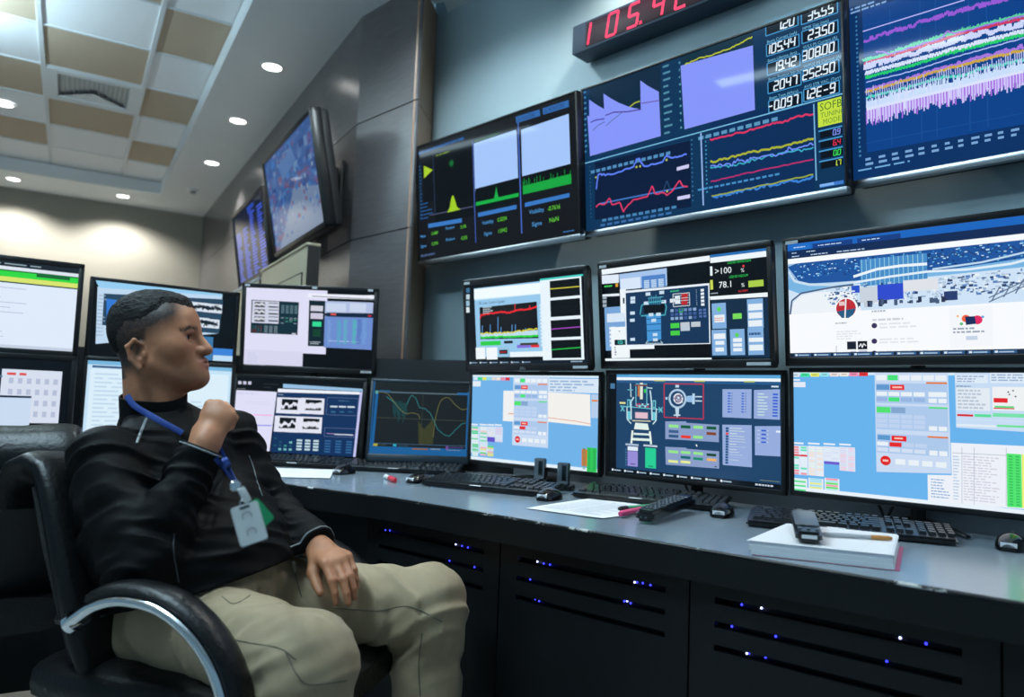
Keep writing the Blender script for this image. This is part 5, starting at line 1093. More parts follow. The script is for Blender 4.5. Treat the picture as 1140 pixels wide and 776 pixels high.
keyboard('black keyboard between the small handsets and the middle mouse', P3(640, 553), P3(798, 569), True)
keyboard('black keyboard left of the small handsets', P3(472, 540), P3(604, 553), True)
keyboard('black keyboard in front of the oscilloscope monitor', P3(388, 523), P3(500, 528.5), False)
keyboard('black keyboard partly hidden by the man, below the wave plot monitor', P3(285, 517), P3(376, 522), False)
_a = np.array([-1.62, 2.42, ZD]); keyboard('black keyboard at the far left behind the second chair', _a-np.array([.839, .545, 0])*.222*-1*-1, _a+np.array([.839, .545, 0])*.222, False)
def mouse(label, p, az, sc=1.0, sticker=True):
    t = empty('mouse', (p[0], p[1], ZD), rz=R(90-az)); tag(t, label, 'mouse', 'black computer mice on the worktop'); t.scale = (sc, sc, sc)
    rings = []
    for i in range(13):
        f = i/12; x = -.055+.11*f; wv = .031*math.sin(math.pi*min(.97, max(.05, f*.86+.08)))**.45; hh = .034*math.sin(math.pi*min(.96, max(.06, f*.8+.1)))**.7
        rings.append([(x, wv*math.cos(a)*(1 if math.sin(a) < 0 else 1), (hh*math.sin(a)**.8 if math.sin(a) > 0 else .0)+.001) for a in [math.pi*q/12 for q in range(13)]])
    g = G(); g.loft(rings); g.build('shell', M_gloss, t, smooth=50)
    g = G(); g.lathe([(.0001, -.003), (.009, -.003), (.009, .003), (.0001, .003)], 14, T(-.028, 0, .026)@RX(90)); g.build('scroll_wheel', M_blackm, t)
    if sticker: g = G(); g.box((.054, 0, .0145), (.002, .03, .0095), 0); g.build('label_sticker', M_paper, t, smooth=None)
    return t
def toward(p, d=0): return math.degrees(math.atan2(-p[0], -p[1]))+d
for lb, x, y, d in (('glossy black mouse beside the small handsets', 612, 553, 25), ('glossy black mouse behind the black remote control, right of the middle keyboard', 804, 571, 10), ('glossy black mouse at the right edge of the picture', 1126, 607, 5), ('glossy black mouse right of the keyboard at the oscilloscope monitor', 468, 534.5, 40), ('glossy black mouse below the wave plot monitor', 383, 525, 30), ('glossy black mouse at the far left on the curved desk', 6, 512, 20)):
    p = PZ(x, y, ZD+.008); mouse(lb, p, toward(p, d))
# two small handsets in cradles
M_hs = mat('handset_grey', rgb(92, 102, 110), rough=.35); M_hsd = mat('handset_dark', rgb(16, 20, 26), rough=.3)
for lb, x, y in (('small upright grey handset in a black cradle, nearer the left keyboard', 601, 539), ('small upright grey handset in a black cradle, nearer the middle keyboard', 627, 546)):
    p = PZ(x, y, ZD); t = empty('handset', p, az=112); tag(t, lb, 'handset', 'two small handsets standing on the desk')
    g = G(); g.box((0, .01, .009), (.06, .055, .018), .005); g.build('cradle', M_blackp, t)
    g = G(); g.box((0, 0, .052), (.04, .022, .075), .005); g.build('body', M_hsd, t)
    g = G(); g.box((-.0105, -.0115, .055), (.016, .003, .058), .002); g.box((.0155, -.0115, .055), (.006, .003, .058), .002); g.box((0, -.0115, .024), (.036, .004, .014), .002); g.box((0, -.0105, .084), (.038, .004, .008), .002); g.build('face_trim', M_hs, t)
    g = G(); g.box((.004, -.0118, .058), (.013, .002, .04), .001); g.build('display', mat('dark_lcd', rgb(20, 34, 40), rough=.15), t)
    g = G(); g.box((0, -.018, .0215), (.03, .012, .004), .001); g.build('front_clip', M_hs, t)
# loose sheets
def sheet(label, q, z=ZD+.001, lines=0, m=M_paper):
    pts = [PZ(x, y, z) for x, y in q]; c = sum(pts)/4
    t = empty('paper_sheet', (c[0], c[1], z)); tag(t, label, 'paper')
    g = G(); n = 10; vs = []; fs = []
    for i in range(n+1):
        for j in range(n+1):
            f, h = i/n, j/n; p = (pts[0]*(1-f)+pts[1]*f)*(1-h)+(pts[3]*(1-f)+pts[2]*f)*h-c
            vs.append((p[0], p[1], .0006+.0018*abs(math.sin(f*3+h*2))*((f-.5)**2+(h-.5)**2)*2))
    for i in range(n):
        for j in range(n): a = i*(n+1)+j; fs.append((a, a+n+1, a+n+2, a+1))
    g.add(vs, fs); g.add([(x, y, zz-.0005) for x, y, zz in vs], [f[::-1] for f in fs]); o = g.build('sheet', m, t, smooth=60)
    if lines:
        g = G()
        for k in range(lines):
            f = .12+.76*k/lines
            for h0, h1 in ((.12, .4), (.44, .7 if k % 3 else .86)):
                pp = [((pts[0]*(1-a)+pts[1]*a)*(1-b)+(pts[3]*(1-a)+pts[2]*a)*b-c) for a, b in ((f, h0), (f+.012, h0), (f+.012, h1), (f, h1))]
                g.add([(p[0], p[1], .0034) for p in pp], [(0, 1, 2, 3)])
        tag(g.build('printed_lines', M_ink, o, smooth=None), kind='stuff')
    return t
sheet('printed white sheet lying on the worktop under the black remote control', [(585, 566), (658, 555), (742, 566), (671, 578)], lines=16)
sheet('white sheet lying on the worktop next to the man\'s arm', [(293, 531), (305, 521), (372, 523.5), (367, 533)])
# black remote, propped on its clip
def remote(label, a, b, wd, th, lift, z, bm, fm, nb=(4, 9), name='remote_control'):
    d = b-a; L = float(np.linalg.norm(d)); t = empty(name, ((a[0]+b[0])/2, (a[1]+b[1])/2, z), rz=math.atan2(d[1], d[0])); tag(t, label, 'remote control')
    Mt = T(-L/2, 0, .002)@RY(-lift)@T(L/2, 0, 0)
    g = G(); g.prism(rrect(-L/2, -wd/2, L/2, wd/2, wd*.3, 5), 0, th, th*.28, Mt); g.build('body', bm, t)
    for i in range(nb[1]):
        for j in range(nb[0]):
            x = -L*.38+L*.68*i/(nb[1]-1); y = -wd*.32+wd*.64*j/(nb[0]-1)
            g = G(); g.box((x, y, th+.001), (L*.045, wd*.13, .003), .0008, Mt, 1); g.build('button', fm, t, smooth=None)
    return t, Mt, L
M_btn = mat('grey_button', rgb(86, 96, 106), rough=.4)
a = PZ(716, 582, ZD+.004); b = PZ(766, 568, ZD+.004)
t, Mt, L = remote('black remote control lying tilted across the printed sheet', a, b, .05, .028, 2.5, ZD+.0035, M_gloss, M_btn)

g = G()
for s in (-1, 1): g.lathe([(.0025, 0), (.002, .002), (.0001, .003)], 8, Mt@T(-L/2+.001, s*.006, .011)@RY(-90))
g.build('emitter', M_hs, t)
# highlighters
def marker(label, a, b, r, body, cap, z, name='highlighter', capf=.35):
    d = b-a; L = float(np.linalg.norm(d[:2])); t = empty(name, (a[0], a[1], z+r), rz=math.atan2(d[1], d[0])); tag(t, label, 'pen')
    g = G(); g.lathe([(r*.7, 0), (r, .003), (r, L*(1-capf))], 12, RY(90)); g.build('barrel', body, t)
    g = G(); g.lathe([(r*1.08, L*(1-capf)), (r*1.08, L*.94), (r*.7, L), (.0002, L)], 12, RY(90)); g.build('cap', cap, t)
M_pink = mat('pink_plastic', rgb(228, 78, 128), rough=.35); M_green = mat('green_plastic', rgb(80, 176, 120), rough=.35); M_orange = mat('orange_grip', rgb(196, 136, 70), rough=.5); M_clear = mat('clear_pen', rgb(176, 180, 186), rough=.25)
marker('pink highlighter between the printed sheet and black remote', PZ(716, 568, ZD+.007), PZ(690, 574, ZD+.007), .007, M_pink, M_pink, ZD+.004)
marker('green marker with a black cap on the printed sheet', PZ(728, 566, ZD+.007), PZ(689, 569.5, ZD+.007), .006, M_green, M_blackp, ZD+.008, capf=.22)
marker('red capped marker lying on the worktop near the oscilloscope monitor', PZ(429, 531, ZD+.006), PZ(440, 535.5, ZD+.006), .008, M_white, mat('red_plastic', rgb(205, 40, 60), rough=.35), ZD, name='marker', capf=.55)
marker('small yellow eraser stick beside the mouse below the wave plot monitor', PZ(386, 519, ZD+.006), PZ(396, 521, ZD+.006), .007, mat('yellow_plastic', rgb(205, 180, 100), rough=.4), mat('yellow_plastic', (1, 1, 1)), ZD, name='eraser', capf=.3)
# stack of paper with a pink folder
fl_, fr_, br_, bl_ = PZ(834, 618, ZD), PZ(997, 636, ZD), PZ(1002, 610, ZD), PZ(878, 597, ZD)
c = (fl_+fr_+br_+bl_)/4; t = empty('paper_stack', (c[0], c[1], ZD)); tag(t, 'thick stack of white paper in a pink folder at the desk edge', 'paper stack')
def slab(name, z0, z1, m, grow, dx=0, dy=0, sag=0):
    q = [(p-c)*grow+np.array([dx, dy, 0]) for p in (fl_, fr_, br_, bl_)]
    g = G(); n = 12; top = []; 
    rings = []
    for i in range(n+1):
        f = i/n; a = q[0]*(1-f)+q[1]*f; b = q[3]*(1-f)+q[2]*f; s = sag*(math.sin(f*math.pi*1.3+.3)-.3)
        rings.append([(a[0], a[1], z0+s), (b[0], b[1], z0+s*.3), (b[0], b[1], z1+s*.3), (a[0], a[1], z1+s)])
    g.loft(rings); return g.build(name, m, t, smooth=25)
slab('folder', 0, .0015, M_pink, 1.005, .008, .002); slab('paper_block', .0016, .010, M_paper, .985, .001, .0005)
slab('paper_block', .0102, .0195, M_paper, .99, -.002, .003); slab('paper_block', .0197, .0265, mat('paper_warm', rgb(226, 229, 236), rough=.8), .98, .002, .004); slab('top_sheet', .0268, .0276, M_paper, 1.0, -.003, .006)
ZP = ZD+.0285
a = PZ(901, 606, ZP); b = PZ(893, 585, ZP)
t2, Mt, L = remote('grey remote control lying on the paper stack', a, b, .05, .021, 3, ZP, M_hsd, M_hs, (3, 6))
g = G(); g.box((.012, 0, .0225), (L*.62, .046, .003), .0015, Mt); g.build('face_plate', M_hs, t2); g = G(); g.box((-L/2-.0005, 0, .012), (.001, .028, .007), 0, Mt); g.build('label_sticker', M_paper, t2, smooth=None)
marker('clear ballpoint pen with an orange grip lying on the paper stack', PZ(915, 597, ZP), PZ(993, 602, ZP), .0045, M_clear, M_orange, ZP, name='pen', capf=.3)
# cables behind the lower monitors
M_cable = mat('black_cable', rgb(14, 15, 17), rough=.5)
for lb, u0, u1, b_ in (('black cable hanging below the lower middle monitor', -.30, -.12, .735), ('black cable hanging below the lower right monitor', .28, .42, .712)):
    pts = [D(u0+(u1-u0)*i/12, b_, ZD+.006+.11*abs(math.cos(i/12*math.pi))) for i in range(13)]
    g = G(); g.tube(pts, .004, 8); tag(g.build('cable', M_cable), lb, 'cable', 'cables behind the monitors')
# ---------------------------------------------------------------- smooth solids: distance fields meshed with surface nets
def _n(v): v = np.asarray(v, float); return v/np.linalg.norm(v)
class Cap:                                    # capsule with two radii
    def __init__(s, a, b, ra, rb=None, k=.01, sub=False): s.a = np.asarray(a, float); s.b = np.asarray(b, float); s.ra = ra; s.rb = ra if rb is None else rb; s.k = k; s.sub = sub
    def d(s, p):
        ab = s.b-s.a; t = np.clip(((p-s.a)@ab)/max(ab@ab, 1e-12), 0, 1)
        return np.sqrt(((p-s.a-t[:, None]*ab)**2).sum(1))-(s.ra+(s.rb-s.ra)*t)
class Ell:                                    # ellipsoid with its own axes
    def __init__(s, c, r, A=None, k=.01, sub=False): s.c = np.asarray(c, float); s.r = np.asarray(r, float); s.A = np.eye(3) if A is None else np.asarray(A, float); s.k = k; s.sub = sub
    def d(s, p):
        q = (p-s.c)@s.A.T; a = np.sqrt(((q/s.r)**2).sum(1)); b = np.sqrt(((q/s.r**2)**2).sum(1))
        return np.where(a < 1e-6, -s.r.min(), a*(a-1)/np.maximum(b, 1e-9))
class FlatCap:                                # capsule squashed along one direction
    def __init__(s, a, b, ra, rb, w, q, k=.01, sub=False): s.c = Cap(a, b, ra, rb); s.w = _n(w); s.q = q; s.k = k; s.sub = sub; s.o = (np.asarray(a, float)+np.asarray(b, float))/2
    def d(s, p):
        h = (p-s.o)@s.w; return s.c.d(p+np.outer(h*(1/s.q-1), s.w))*s.q**.5
def smin(a, b, k): h = np.maximum(k-np.abs(a-b), 0)/k; return np.minimum(a, b)-h*h*k*.25
def smax(a, b, k): return -smin(-a, -b, k)
class Field:
    def __init__(s, prims, cuts=(), disp=None, lip=1.5): s.p = prims; s.cuts = cuts; s.disp = disp; s.lip = lip
    def ev(s, pts, act=None):
        d = None
        for i, q in enumerate(s.p):
            if act is not None and not act[i]: continue
            e = q.d(pts)
            if q.sub: d = smax(d, -e, q.k) if d is not None else d
            else: d = e if d is None else smin(d, e, q.k)
        if d is None: d = np.full(len(pts), 1.)
        if s.disp is not None: d = d-s.disp(pts)
        for c in s.cuts: d = smax(d, c(pts), .004)
        return d
    def mesh(s, lo, hi, h, B=12):
        lo = np.asarray(lo, float); N = np.ceil((np.asarray(hi)-lo)/h/B).astype(int)
        ii = np.stack(np.meshgrid(*[np.arange(n) for n in N], indexing='ij'), -1).reshape(-1, 3)
        cen = lo+(ii+.5)*B*h; Rb = B*h*.87
        D_ = np.stack([q.d(cen) for q in s.p], 1)
        addm = np.array([not q.sub for q in s.p]); kk = np.array([q.k for q in s.p])
        keep = (D_[:, addm].min(1) < Rb*s.lip+.02)
        loc = np.stack(np.meshgrid(*[np.arange(B+1)]*3, indexing='ij'), -1).reshape(-1, 3)
        GN = N*B+2; vid = []; vpos = []; edges = {0: [], 1: [], 2: []}
        for b in np.nonzero(keep)[0]:
            act = D_[b] < Rb*s.lip+kk+.02
            if not act[addm].any(): continue
            pts = lo+(ii[b]*B+loc)*h; v = s.ev(pts, act).reshape(B+1, B+1, B+1)
            if v.min() > 0 or v.max() < 0: continue
            sg = v < 0
            c = [v[x:B+x, y:B+y, z:B+z] for x in (0, 1) for y in (0, 1) for z in (0, 1)]
            cs = np.stack(c, -1); neg = (cs < 0).sum(-1); am = (neg > 0) & (neg < 8)
            idx = np.argwhere(am)
            if not len(idx): continue
            cv = cs[am]; acc = np.zeros((len(idx), 3)); cnt = np.zeros(len(idx))
            off = [(x, y, z) for x in (0, 1) for y in (0, 1) for z in (0, 1)]
            for a in range(8):
                for bb in range(a+1, 8):
                    if sum(abs(off[a][q]-off[bb][q]) for q in range(3)) != 1: continue
                    va, vb = cv[:, a], cv[:, bb]; m = (va < 0) != (vb < 0)
                    t = np.where(m, va/np.where(m, va-vb, 1), 0)
                    pt = np.array(off[a])+t[:, None]*(np.array(off[bb])-np.array(off[a])); acc += pt*m[:, None]; cnt += m
            gi = ii[b]*B+idx; vid.append((gi[:, 0]*GN[1]+gi[:, 1])*GN[2]+gi[:, 2]); vpos.append(lo+(gi+acc/cnt[:, None])*h)
            for ax in range(3):
                w_ = cv[:, 0]; u_ = cv[:, {0: 4, 1: 2, 2: 1}[ax]]; m = (w_ < 0) != (u_ < 0)
                if m.any(): edges[ax].append(np.column_stack([gi[m], (w_[m] < 0).astype(int)]))
        vid = np.concatenate(vid); vpos = np.concatenate(vpos); o = np.argsort(vid); vid = vid[o]; vpos = vpos[o]
        def look(g): q = (g[:, 0]*GN[1]+g[:, 1])*GN[2]+g[:, 2]; k = np.searchsorted(vid, q); k = np.minimum(k, len(vid)-1); return np.where(vid[k] == q, k, -1)
        F = []
        for ax in range(3):
            if not edges[ax]: continue
            e = np.concatenate(edges[ax]); gq = e[:, :3]; b1 = np.zeros(3, int); b2 = np.zeros(3, int); b1[(ax+1) % 3] = 1; b2[(ax+2) % 3] = 1
            q = np.stack([look(gq), look(gq-b1), look(gq-b1-b2), look(gq-b2)], 1); ok = (q >= 0).all(1); q = q[ok]; fl_ = e[ok, 3] == 1
            q[~fl_] = q[~fl_][:, ::-1]; F.append(q)
        return vpos, np.concatenate(F)
def np_mesh(name, v, f, cols=None):
    me = bpy.data.meshes.new(name); me.vertices.add(len(v)); me.vertices.foreach_set('co', v.astype(np.float32).ravel())
    me.loops.add(f.size); me.loops.foreach_set('vertex_index', f.astype(np.int32).ravel()); me.polygons.add(len(f)); me.polygons.foreach_set('loop_start', np.arange(0, f.size, f.shape[1], dtype=np.int32))
    me.update(calc_edges=True); me.validate(); me.polygons.foreach_set('use_smooth', [True]*len(me.polygons))
    if cols is not None:
        at = me.color_attributes.new('Col', 'FLOAT_COLOR', 'POINT'); c = np.ones((len(v), 4), np.float32); c[:, :3] = cols; at.data.foreach_set('color', c.ravel())
    return me
_rs = np.random.RandomState(11); _tab = _rs.rand(64, 64, 64).astype(np.float32)
def vnoise(p):
    i = np.floor(p).astype(int); f = p-i; f = f*f*(3-2*f); r = 0
    for x in (0, 1):
        for y in (0, 1):
            for z in (0, 1):
                w_ = (f[:, 0] if x else 1-f[:, 0])*(f[:, 1] if y else 1-f[:, 1])*(f[:, 2] if z else 1-f[:, 2])
                r = r+w_*_tab[(i[:, 0]+x) % 64, (i[:, 1]+y) % 64, (i[:, 2]+z) % 64]
    return r-.5
def basis(f, up=(0, 0, 1)):
    """rows: forward, left, up"""
    f = _n(f); l = _n(np.cross(up, f)); return np.stack([f, l, np.cross(f, l)])
# ---------------------------------------------------------------- the seated man
# joints
SHR, SHL = PX(118, 512, 1.57), PX(256, 488, 1.86)
ELR, WRR = PX(160, 632, 1.50), PX(228, 494, 1.555)
ELL_, WRL = PX(300, 572, 1.90), PX(357, 612, 1.74)
HPR, HPL = np.array([-.715, 1.63, .53]), np.array([-.635, 1.79, .53])
KNR, KNL = PX(340, 738, 1.42), PX(476, 672, 1.80)
ANR, ANL = KNR+np.array([-.04, .05, -.45]), KNL+np.array([.015, .03, -.44])
NECK = PX(172, 452, 1.715); CHEST = (SHR+SHL)/2+np.array([.035, -.02, -.16]); PELV = (HPR+HPL)/2
BELLY = (CHEST+PELV)/2+np.array([.055, -.03, .0])
LAT = _n((SHL-SHR)*np.array([1, 1, 0])); FWD = _n(np.cross(LAT, np.array([0, 0, 1.])))
# --- head
HC = PX(177, 382, 1.695); HY, HP = 87, 10
_f = np.array([math.sin(R(HY))*math.cos(R(HP)), math.cos(R(HY))*math.cos(R(HP)), math.sin(R(HP))])
HB = basis(_f)                                 # rows: forward, left, up
XS = .95
def hd(x, y, z): return HC+HB.T@np.array([x*XS, y, z])
def HE(c, r, k=.012, sub=False, rot=None): return Ell(hd(*c), (r[0]*XS, r[1], r[2]), HB if rot is None else rot@HB, k, sub)
def HCp(a, b, ra, rb, k=.012, sub=False): return Cap(hd(*a), hd(*b), ra, rb, k, sub)
def rotz(a): a = R(a); return np.array([[math.cos(a), math.sin(a), 0], [-math.sin(a), math.cos(a), 0], [0, 0, 1]])
def roty(a): a = R(a); return np.array([[math.cos(a), 0, -math.sin(a)], [0, 1, 0], [math.sin(a), 0, math.cos(a)]])
head = [HE((-.014, 0, .032), (.097, .077, .088), .02), HE((.038, 0, .036), (.058, .063, .06), .03),
        HCp((.030, 0, -.02), (.056, 0, -.070), .062, .040, .03),
        HCp((.0, .05, -.052), (.068, .014, -.092), .020, .017, .03), HCp((.0, -.05, -.052), (.068, -.014, -.092), .020, .017, .03),
        HE((.084, 0, -.092), (.023, .025, .019), .02),
        HE((.054, .042, -.022), (.03, .026, .026), .025), HE((.054, -.042, -.022), (.03, .026, .026), .025),
        HE((.066, 0, -.060), (.036, .034, .028), .02),
        HCp((.083, .0, .021), (.074, .040, .022), .010, .009, .012), HCp((.083, .0, .021), (.074, -.040, .022), .010, .009, .012),
        HE((.1, .031, .0), (.024, .018, .012), .012, True), HE((.1, -.031, .0), (.024, .018, .012), .012, True),
        HCp((.087, 0, .014), (.110, 0, -.028), .0090, .0125, .010), HE((.1095, 0, -.0315), (.0130, .0130, .0110), .006), HE((.096, .0145, -.031), (.013, .009, .0095), .005), HE((.096, -.0145, -.031), (.013, .009, .0095), .005), HE((.102, .007, -.041), (.005, .0035, .004), .003, True), HE((.102, -.007, -.041), (.005, .0035, .004), .003, True),
        HCp((.090, .021, -.0605), (.1025, .004, -.055), .0045, .0068, .006), HCp((.090, -.021, -.0605), (.1025, -.004, -.055), .0045, .0068, .006),
        HCp((.090, .017, -.065), (.1012, .0, -.067), .005, .0078, .006), HCp((.090, -.017, -.065), (.1012, -.0, -.067), .005, .0078, .006),
        HCp((.1055, .020, -.0605), (.1075, -.020, -.0605), .0012, .0012, .003, True),
        ]
for sg in (-1, 1):                             # eyelids: upper fold, lower rim, opening between them
    e_ = lambda x, y, z: (x, sg*y, z)
    head += [HE(e_(.0715, .031, .0005), (.0150, .0150, .0140), .004), HCp(e_(.079, .046, .010), e_(.0895, .028, .0125), .004, .004, .006),
             HE(e_(.0865, .0315, .0002), (.010, .0118, .0044), .0015, True, rot=rotz(sg*14)), HE(e_(.0715, .031, .0005), (.0122, .0122, .0122), .001, True)]
for sg in (-1, 1):                             # ears
    ea = lambda x, y, z: (x-.004, sg*y, z*1.06-.017)
    head += [HE(ea(-.012, .077, -.012), (.017, .007, .03), .006, rot=roty(14)@rotz(-sg*22)),
             HCp(ea(-.002, .079, .008), ea(-.014, .087, .018), .0042, .0045, .004), HCp(ea(-.014, .087, .018), ea(-.029, .090, .006), .0045, .0048, .004), HCp(ea(-.029, .090, .006), ea(-.027, .086, -.02), .0048, .0044, .004),
             HCp(ea(-.027, .086, -.02), ea(-.012, .079, -.04), .0044, .0058, .004), HE(ea(-.008, .084, -.008), (.0095, .006, .014), .004, True), HE(ea(.001, .077, -.014), (.004, .005, .007), .004)]
neck = [Cap(hd(-.03, 0, -.05), NECK+np.array([0, 0, -.04]), .055, .060, .03), Cap(hd(-.015, -.035, -.05), NECK+FWD*.05+LAT*-.012+np.array([0, 0, -.02]), .018, .014, .02), Cap(hd(.02, 0, -.075), NECK+FWD*.035, .03, .035, .03)]
# --- hands
def hand_prims(wr, f, n, curls, thumb, sp=1.0, sc=1.0):
    """wr wrist, f pointing direction, n normal of the back of the hand; curls: per finger three bends in degrees; side +1: thumb on s"""
    f = _n(f); n = _n(np.asarray(n, float)-f*np.dot(n, f)); s = np.cross(n, f)          # s: thumb side for a left hand
    P = []; mirror = thumb['side']; s = s*mirror
    pal = wr+f*.05*sc
    P.append(FlatCap(wr+f*.014*sc-n*.002, wr+f*.06*sc, .027*sc, .036*sc, n, .52, .012))
    P.append(Cap(wr-f*.03*sc, wr+f*.02*sc, .0265*sc, .025*sc, .014))
    base = [(.026, .083), (.009, .087), (-.009, .083), (-.025, .074)]; lens = [(.042, .026, .02), (.046, .029, .021), (.043, .027, .02), (.034, .021, .018)]; rad = [(.0098, .0088, .0072), (.0100, .0090, .0074), (.0095, .0085, .007), (.0085, .0075, .0064)]
    for i in range(4):
        p = wr+f*base[i][1]*sc+s*base[i][0]*sc*sp; ang = 0; prev = p-f*.05*sc-s*base[i][0]*.35*sc; spr = (1.5-i)*.05*(sp-.6)
        P.append(Cap(prev-n*.001, p, .0095*sc, rad[i][0]*1.05*sc, .010))
        for j in range(3):
            ang += R(curls[i][j]); d = (f*math.cos(ang)-n*math.sin(ang))+s*spr*max(0, math.cos(ang)); d = _n(d)
            q = p+d*lens[i][j]*sc; P.append(Cap(p, q, rad[i][j]*sc, (rad[i][j+1] if j < 2 else rad[i][j]*.86)*sc, .004 if j else .007)); p = q
    a = wr+f*.022*sc+s*.022*sc-n*.008*sc; t1 = _n(f*thumb['a'][0]+s*thumb['a'][1]-n*thumb['a'][2]); t2 = _n(f*thumb['b'][0]+s*thumb['b'][1]-n*thumb['b'][2])
    b = a+t1*.042*sc; c = b+t2*.032*sc; d = c+_n(t2*1.0+f*.1)*.026*sc
    P += [Cap(a, b, .0165*sc, .0125*sc, .014), Cap(b, c, .0118*sc, .0105*sc, .006), Cap(c, d, .0105*sc, .0082*sc, .005)]
    return P
_fR = _n(PX(240, 452, 1.585)-WRR); _fR = _n(_fR+np.array([.16, .05, 0]))
handR = hand_prims(WRR, _fR, np.array([.10, -1.0, .12]), [(66, 88, 50), (70, 90, 52), (74, 92, 55), (78, 94, 58)], dict(side=1, a=(.8, .15, .75), b=(.45, -.45, .8)), sp=.98, sc=1.0)
_fL = _n(PX(390, 640, 1.63)-WRL); _fL = _n(_fL*np.array([1, 1, .55]))
handL = hand_prims(WRL, _fL, np.array([.02, -.22, 1.0]), [(38, 22, 14), (32, 24, 14), (34, 26, 16), (40, 28, 16)], dict(side=-1, a=(.78, .55, .45), b=(.9, .15, .42)), sp=1.12, sc=1.04)
torso = [Cap(CHEST+LAT*.08, CHEST-LAT*.07, .098, .098, .05), Cap(CHEST, PELV, .105, .11, .06), Cap(PELV+LAT*.04, PELV-LAT*.04, .11, .11, .05), Cap(SHR, SHL, .05, .05, .04), Cap((SHR+SHL)/2, NECK, .07, .06, .04)]
arms = [Cap(SHR, ELR, .05, .042, .03), Cap(ELR, WRR, .042, .026, .02), Cap(SHL, ELL_, .05, .042, .03), Cap(ELL_, WRL, .042, .026, .02)]
legs = [Cap(HPR, KNR, .078, .052, .03), Cap(KNR, ANR, .05, .036, .02), Cap(HPL, KNL, .078, .052, .03), Cap(KNL, ANL, .05, .036, .02)]
allpts = np.array([HC, SHR, SHL, ELR, WRR, WRL, KNR, KNL, ANR, ANL, PELV])
lo, hi = allpts.min(0)-.2, allpts.max(0)+.2
def joined(parts):
    V = []; F = []; o = 0
    for v_, f_ in parts: V.append(v_); F.append(f_+o); o += len(v_)
    return np.concatenate(V), np.concatenate(F)
bv, bf = joined([Field(torso+legs+arms).mesh(lo, hi, .0065), Field(neck[:1]+head+neck[1:]).mesh(HC-np.array([.16, .16, .25]), HC+.17, .0018),
                 Field(handR+arms[1:2]).mesh(WRR-.15, WRR+.17, .0022), Field(handL+arms[3:4]).mesh(WRL-.16, WRL+.2, .0022)])
# skin colours
skin = np.array(rgb(176, 120, 88)); c = np.tile(skin, (len(bv), 1)); q = (bv-HC)@HB.T
nz = vnoise(bv*60)*.12+vnoise(bv*170)*.10; c *= (1+nz)[:, None]
def blend(mask, col): global c; m = np.clip(mask, 0, 1)[:, None]; c = c*(1-m)+np.array(col)*m
x, y, z = q.T; inh = (np.abs(y) < .1) & (x > -.15) & (x < .14) & (z > -.14) & (z < .16)
g_ = lambda cx, cy, cz, rx, ry, rz: np.exp(-(((x-cx)/rx)**2+((np.abs(y)-cy)/ry)**2+((z-cz)/rz)**2))*inh
blend(.5*g_(.06, .045, -.02, .03, .02, .02), rgb(165, 105, 84)); blend(.8*g_(.1, 0, -.03, .02, .018, .015)*.5, rgb(160, 98, 80))
blend(1.4*g_(.097, .0, -.056, .012, .019, .0045), rgb(142, 82, 74)); blend(1.4*g_(.097, .0, -.067, .012, .016, .005), rgb(158, 96, 86))
blend(.55*g_(.07, 0, -.09, .05, .06, .02)+.3*g_(.09, .0, -.047, .02, .025, .006), rgb(112, 84, 70))            # shaved beard shadow
br = np.exp(-((z-(.0195+.003*np.clip((np.abs(y)-.016)/.02, 0, 1)-.007*np.clip((np.abs(y)-.036)/.015, 0, 1)))/.0048)**2)*((np.abs(y) > .012) & (np.abs(y) < .056) & (x > .04))*inh*1.25
blend(br*(.75+vnoise(bv*400)), rgb(30, 24, 22))                                                                  # eyebrows
hl = .052-.034*np.clip((.075-x)/.07, 0, 1)-.075*np.clip((.005-x)/.03, 0, 1)                                      # hair line height
fade = np.clip((z-hl+.020)/.03, 0, 1)*np.clip((.082-x)/.022, 0, 1)*inh*(1-np.exp(-((np.abs(y)-.095)/.011)**2)*(z < .03)*(x > -.06)*(x < .015))
fade = np.maximum(fade, np.clip((-.052-x)/.02, 0, 1)*(z > -.075)*inh)
blend(np.clip(fade*.95+vnoise(bv*500)*.25*fade, 0, 1), rgb(34, 31, 31))
blend(1.2*np.exp(-(((x-.082)/.012)**2+((np.abs(y)-.0315)/.0125)**4+((z-.0052)/.0016)**2))*inh, rgb(26, 20, 18))     # lash line
blend(.35*g_(.08, .031, -.012, .02, .015, .008)+.4*g_(.08, .031, .008, .02, .014, .006), rgb(112, 78, 64))
nails = np.zeros(len(bv))
man = empty('person', (PELV[0], PELV[1], 0)); tag(man, 'man in a black zip top and khaki trousers sitting with his fist at his chin', 'person')
M_skin = mat_attr('skin', rough=.48, sss=.12, bump=.12, bscale=420, spec=.4)
PO = np.array([PELV[0], PELV[1], 0])
link('body', np_mesh('body', bv-PO, bf, c), M_skin, man)
# eyes
M_eye = mat('eye_white', rgb(196, 190, 184), rough=.15); M_iris = mat('dark_iris', rgb(24, 15, 12), rough=.08)
for sg in (-1, 1):
    p = hd(.0715, sg*.031, .0005)-PO; Mx = Matrix.Translation(p)@Matrix(HB.T.tolist()).to_4x4()
    g = G(); pr = [(.0118*math.sin(a), .0118*math.cos(a)) for a in [math.pi*i/14 for i in range(15)]]; g.lathe([(max(r_, 1e-4), z_) for r_, z_ in pr], 20, Mx@RY(90)); e = g.build('eye', M_eye, man, smooth=180)
    g = G(); pr = [(.0121*math.sin(a), .0121*math.cos(a)) for a in [R(28)*i/5 for i in range(6)]]; g.lathe([(max(r_, 1e-4), z_) for r_, z_ in pr], 18, Mx@RZ(-4)@RY(88)); g.build('iris', M_iris, e, smooth=180)
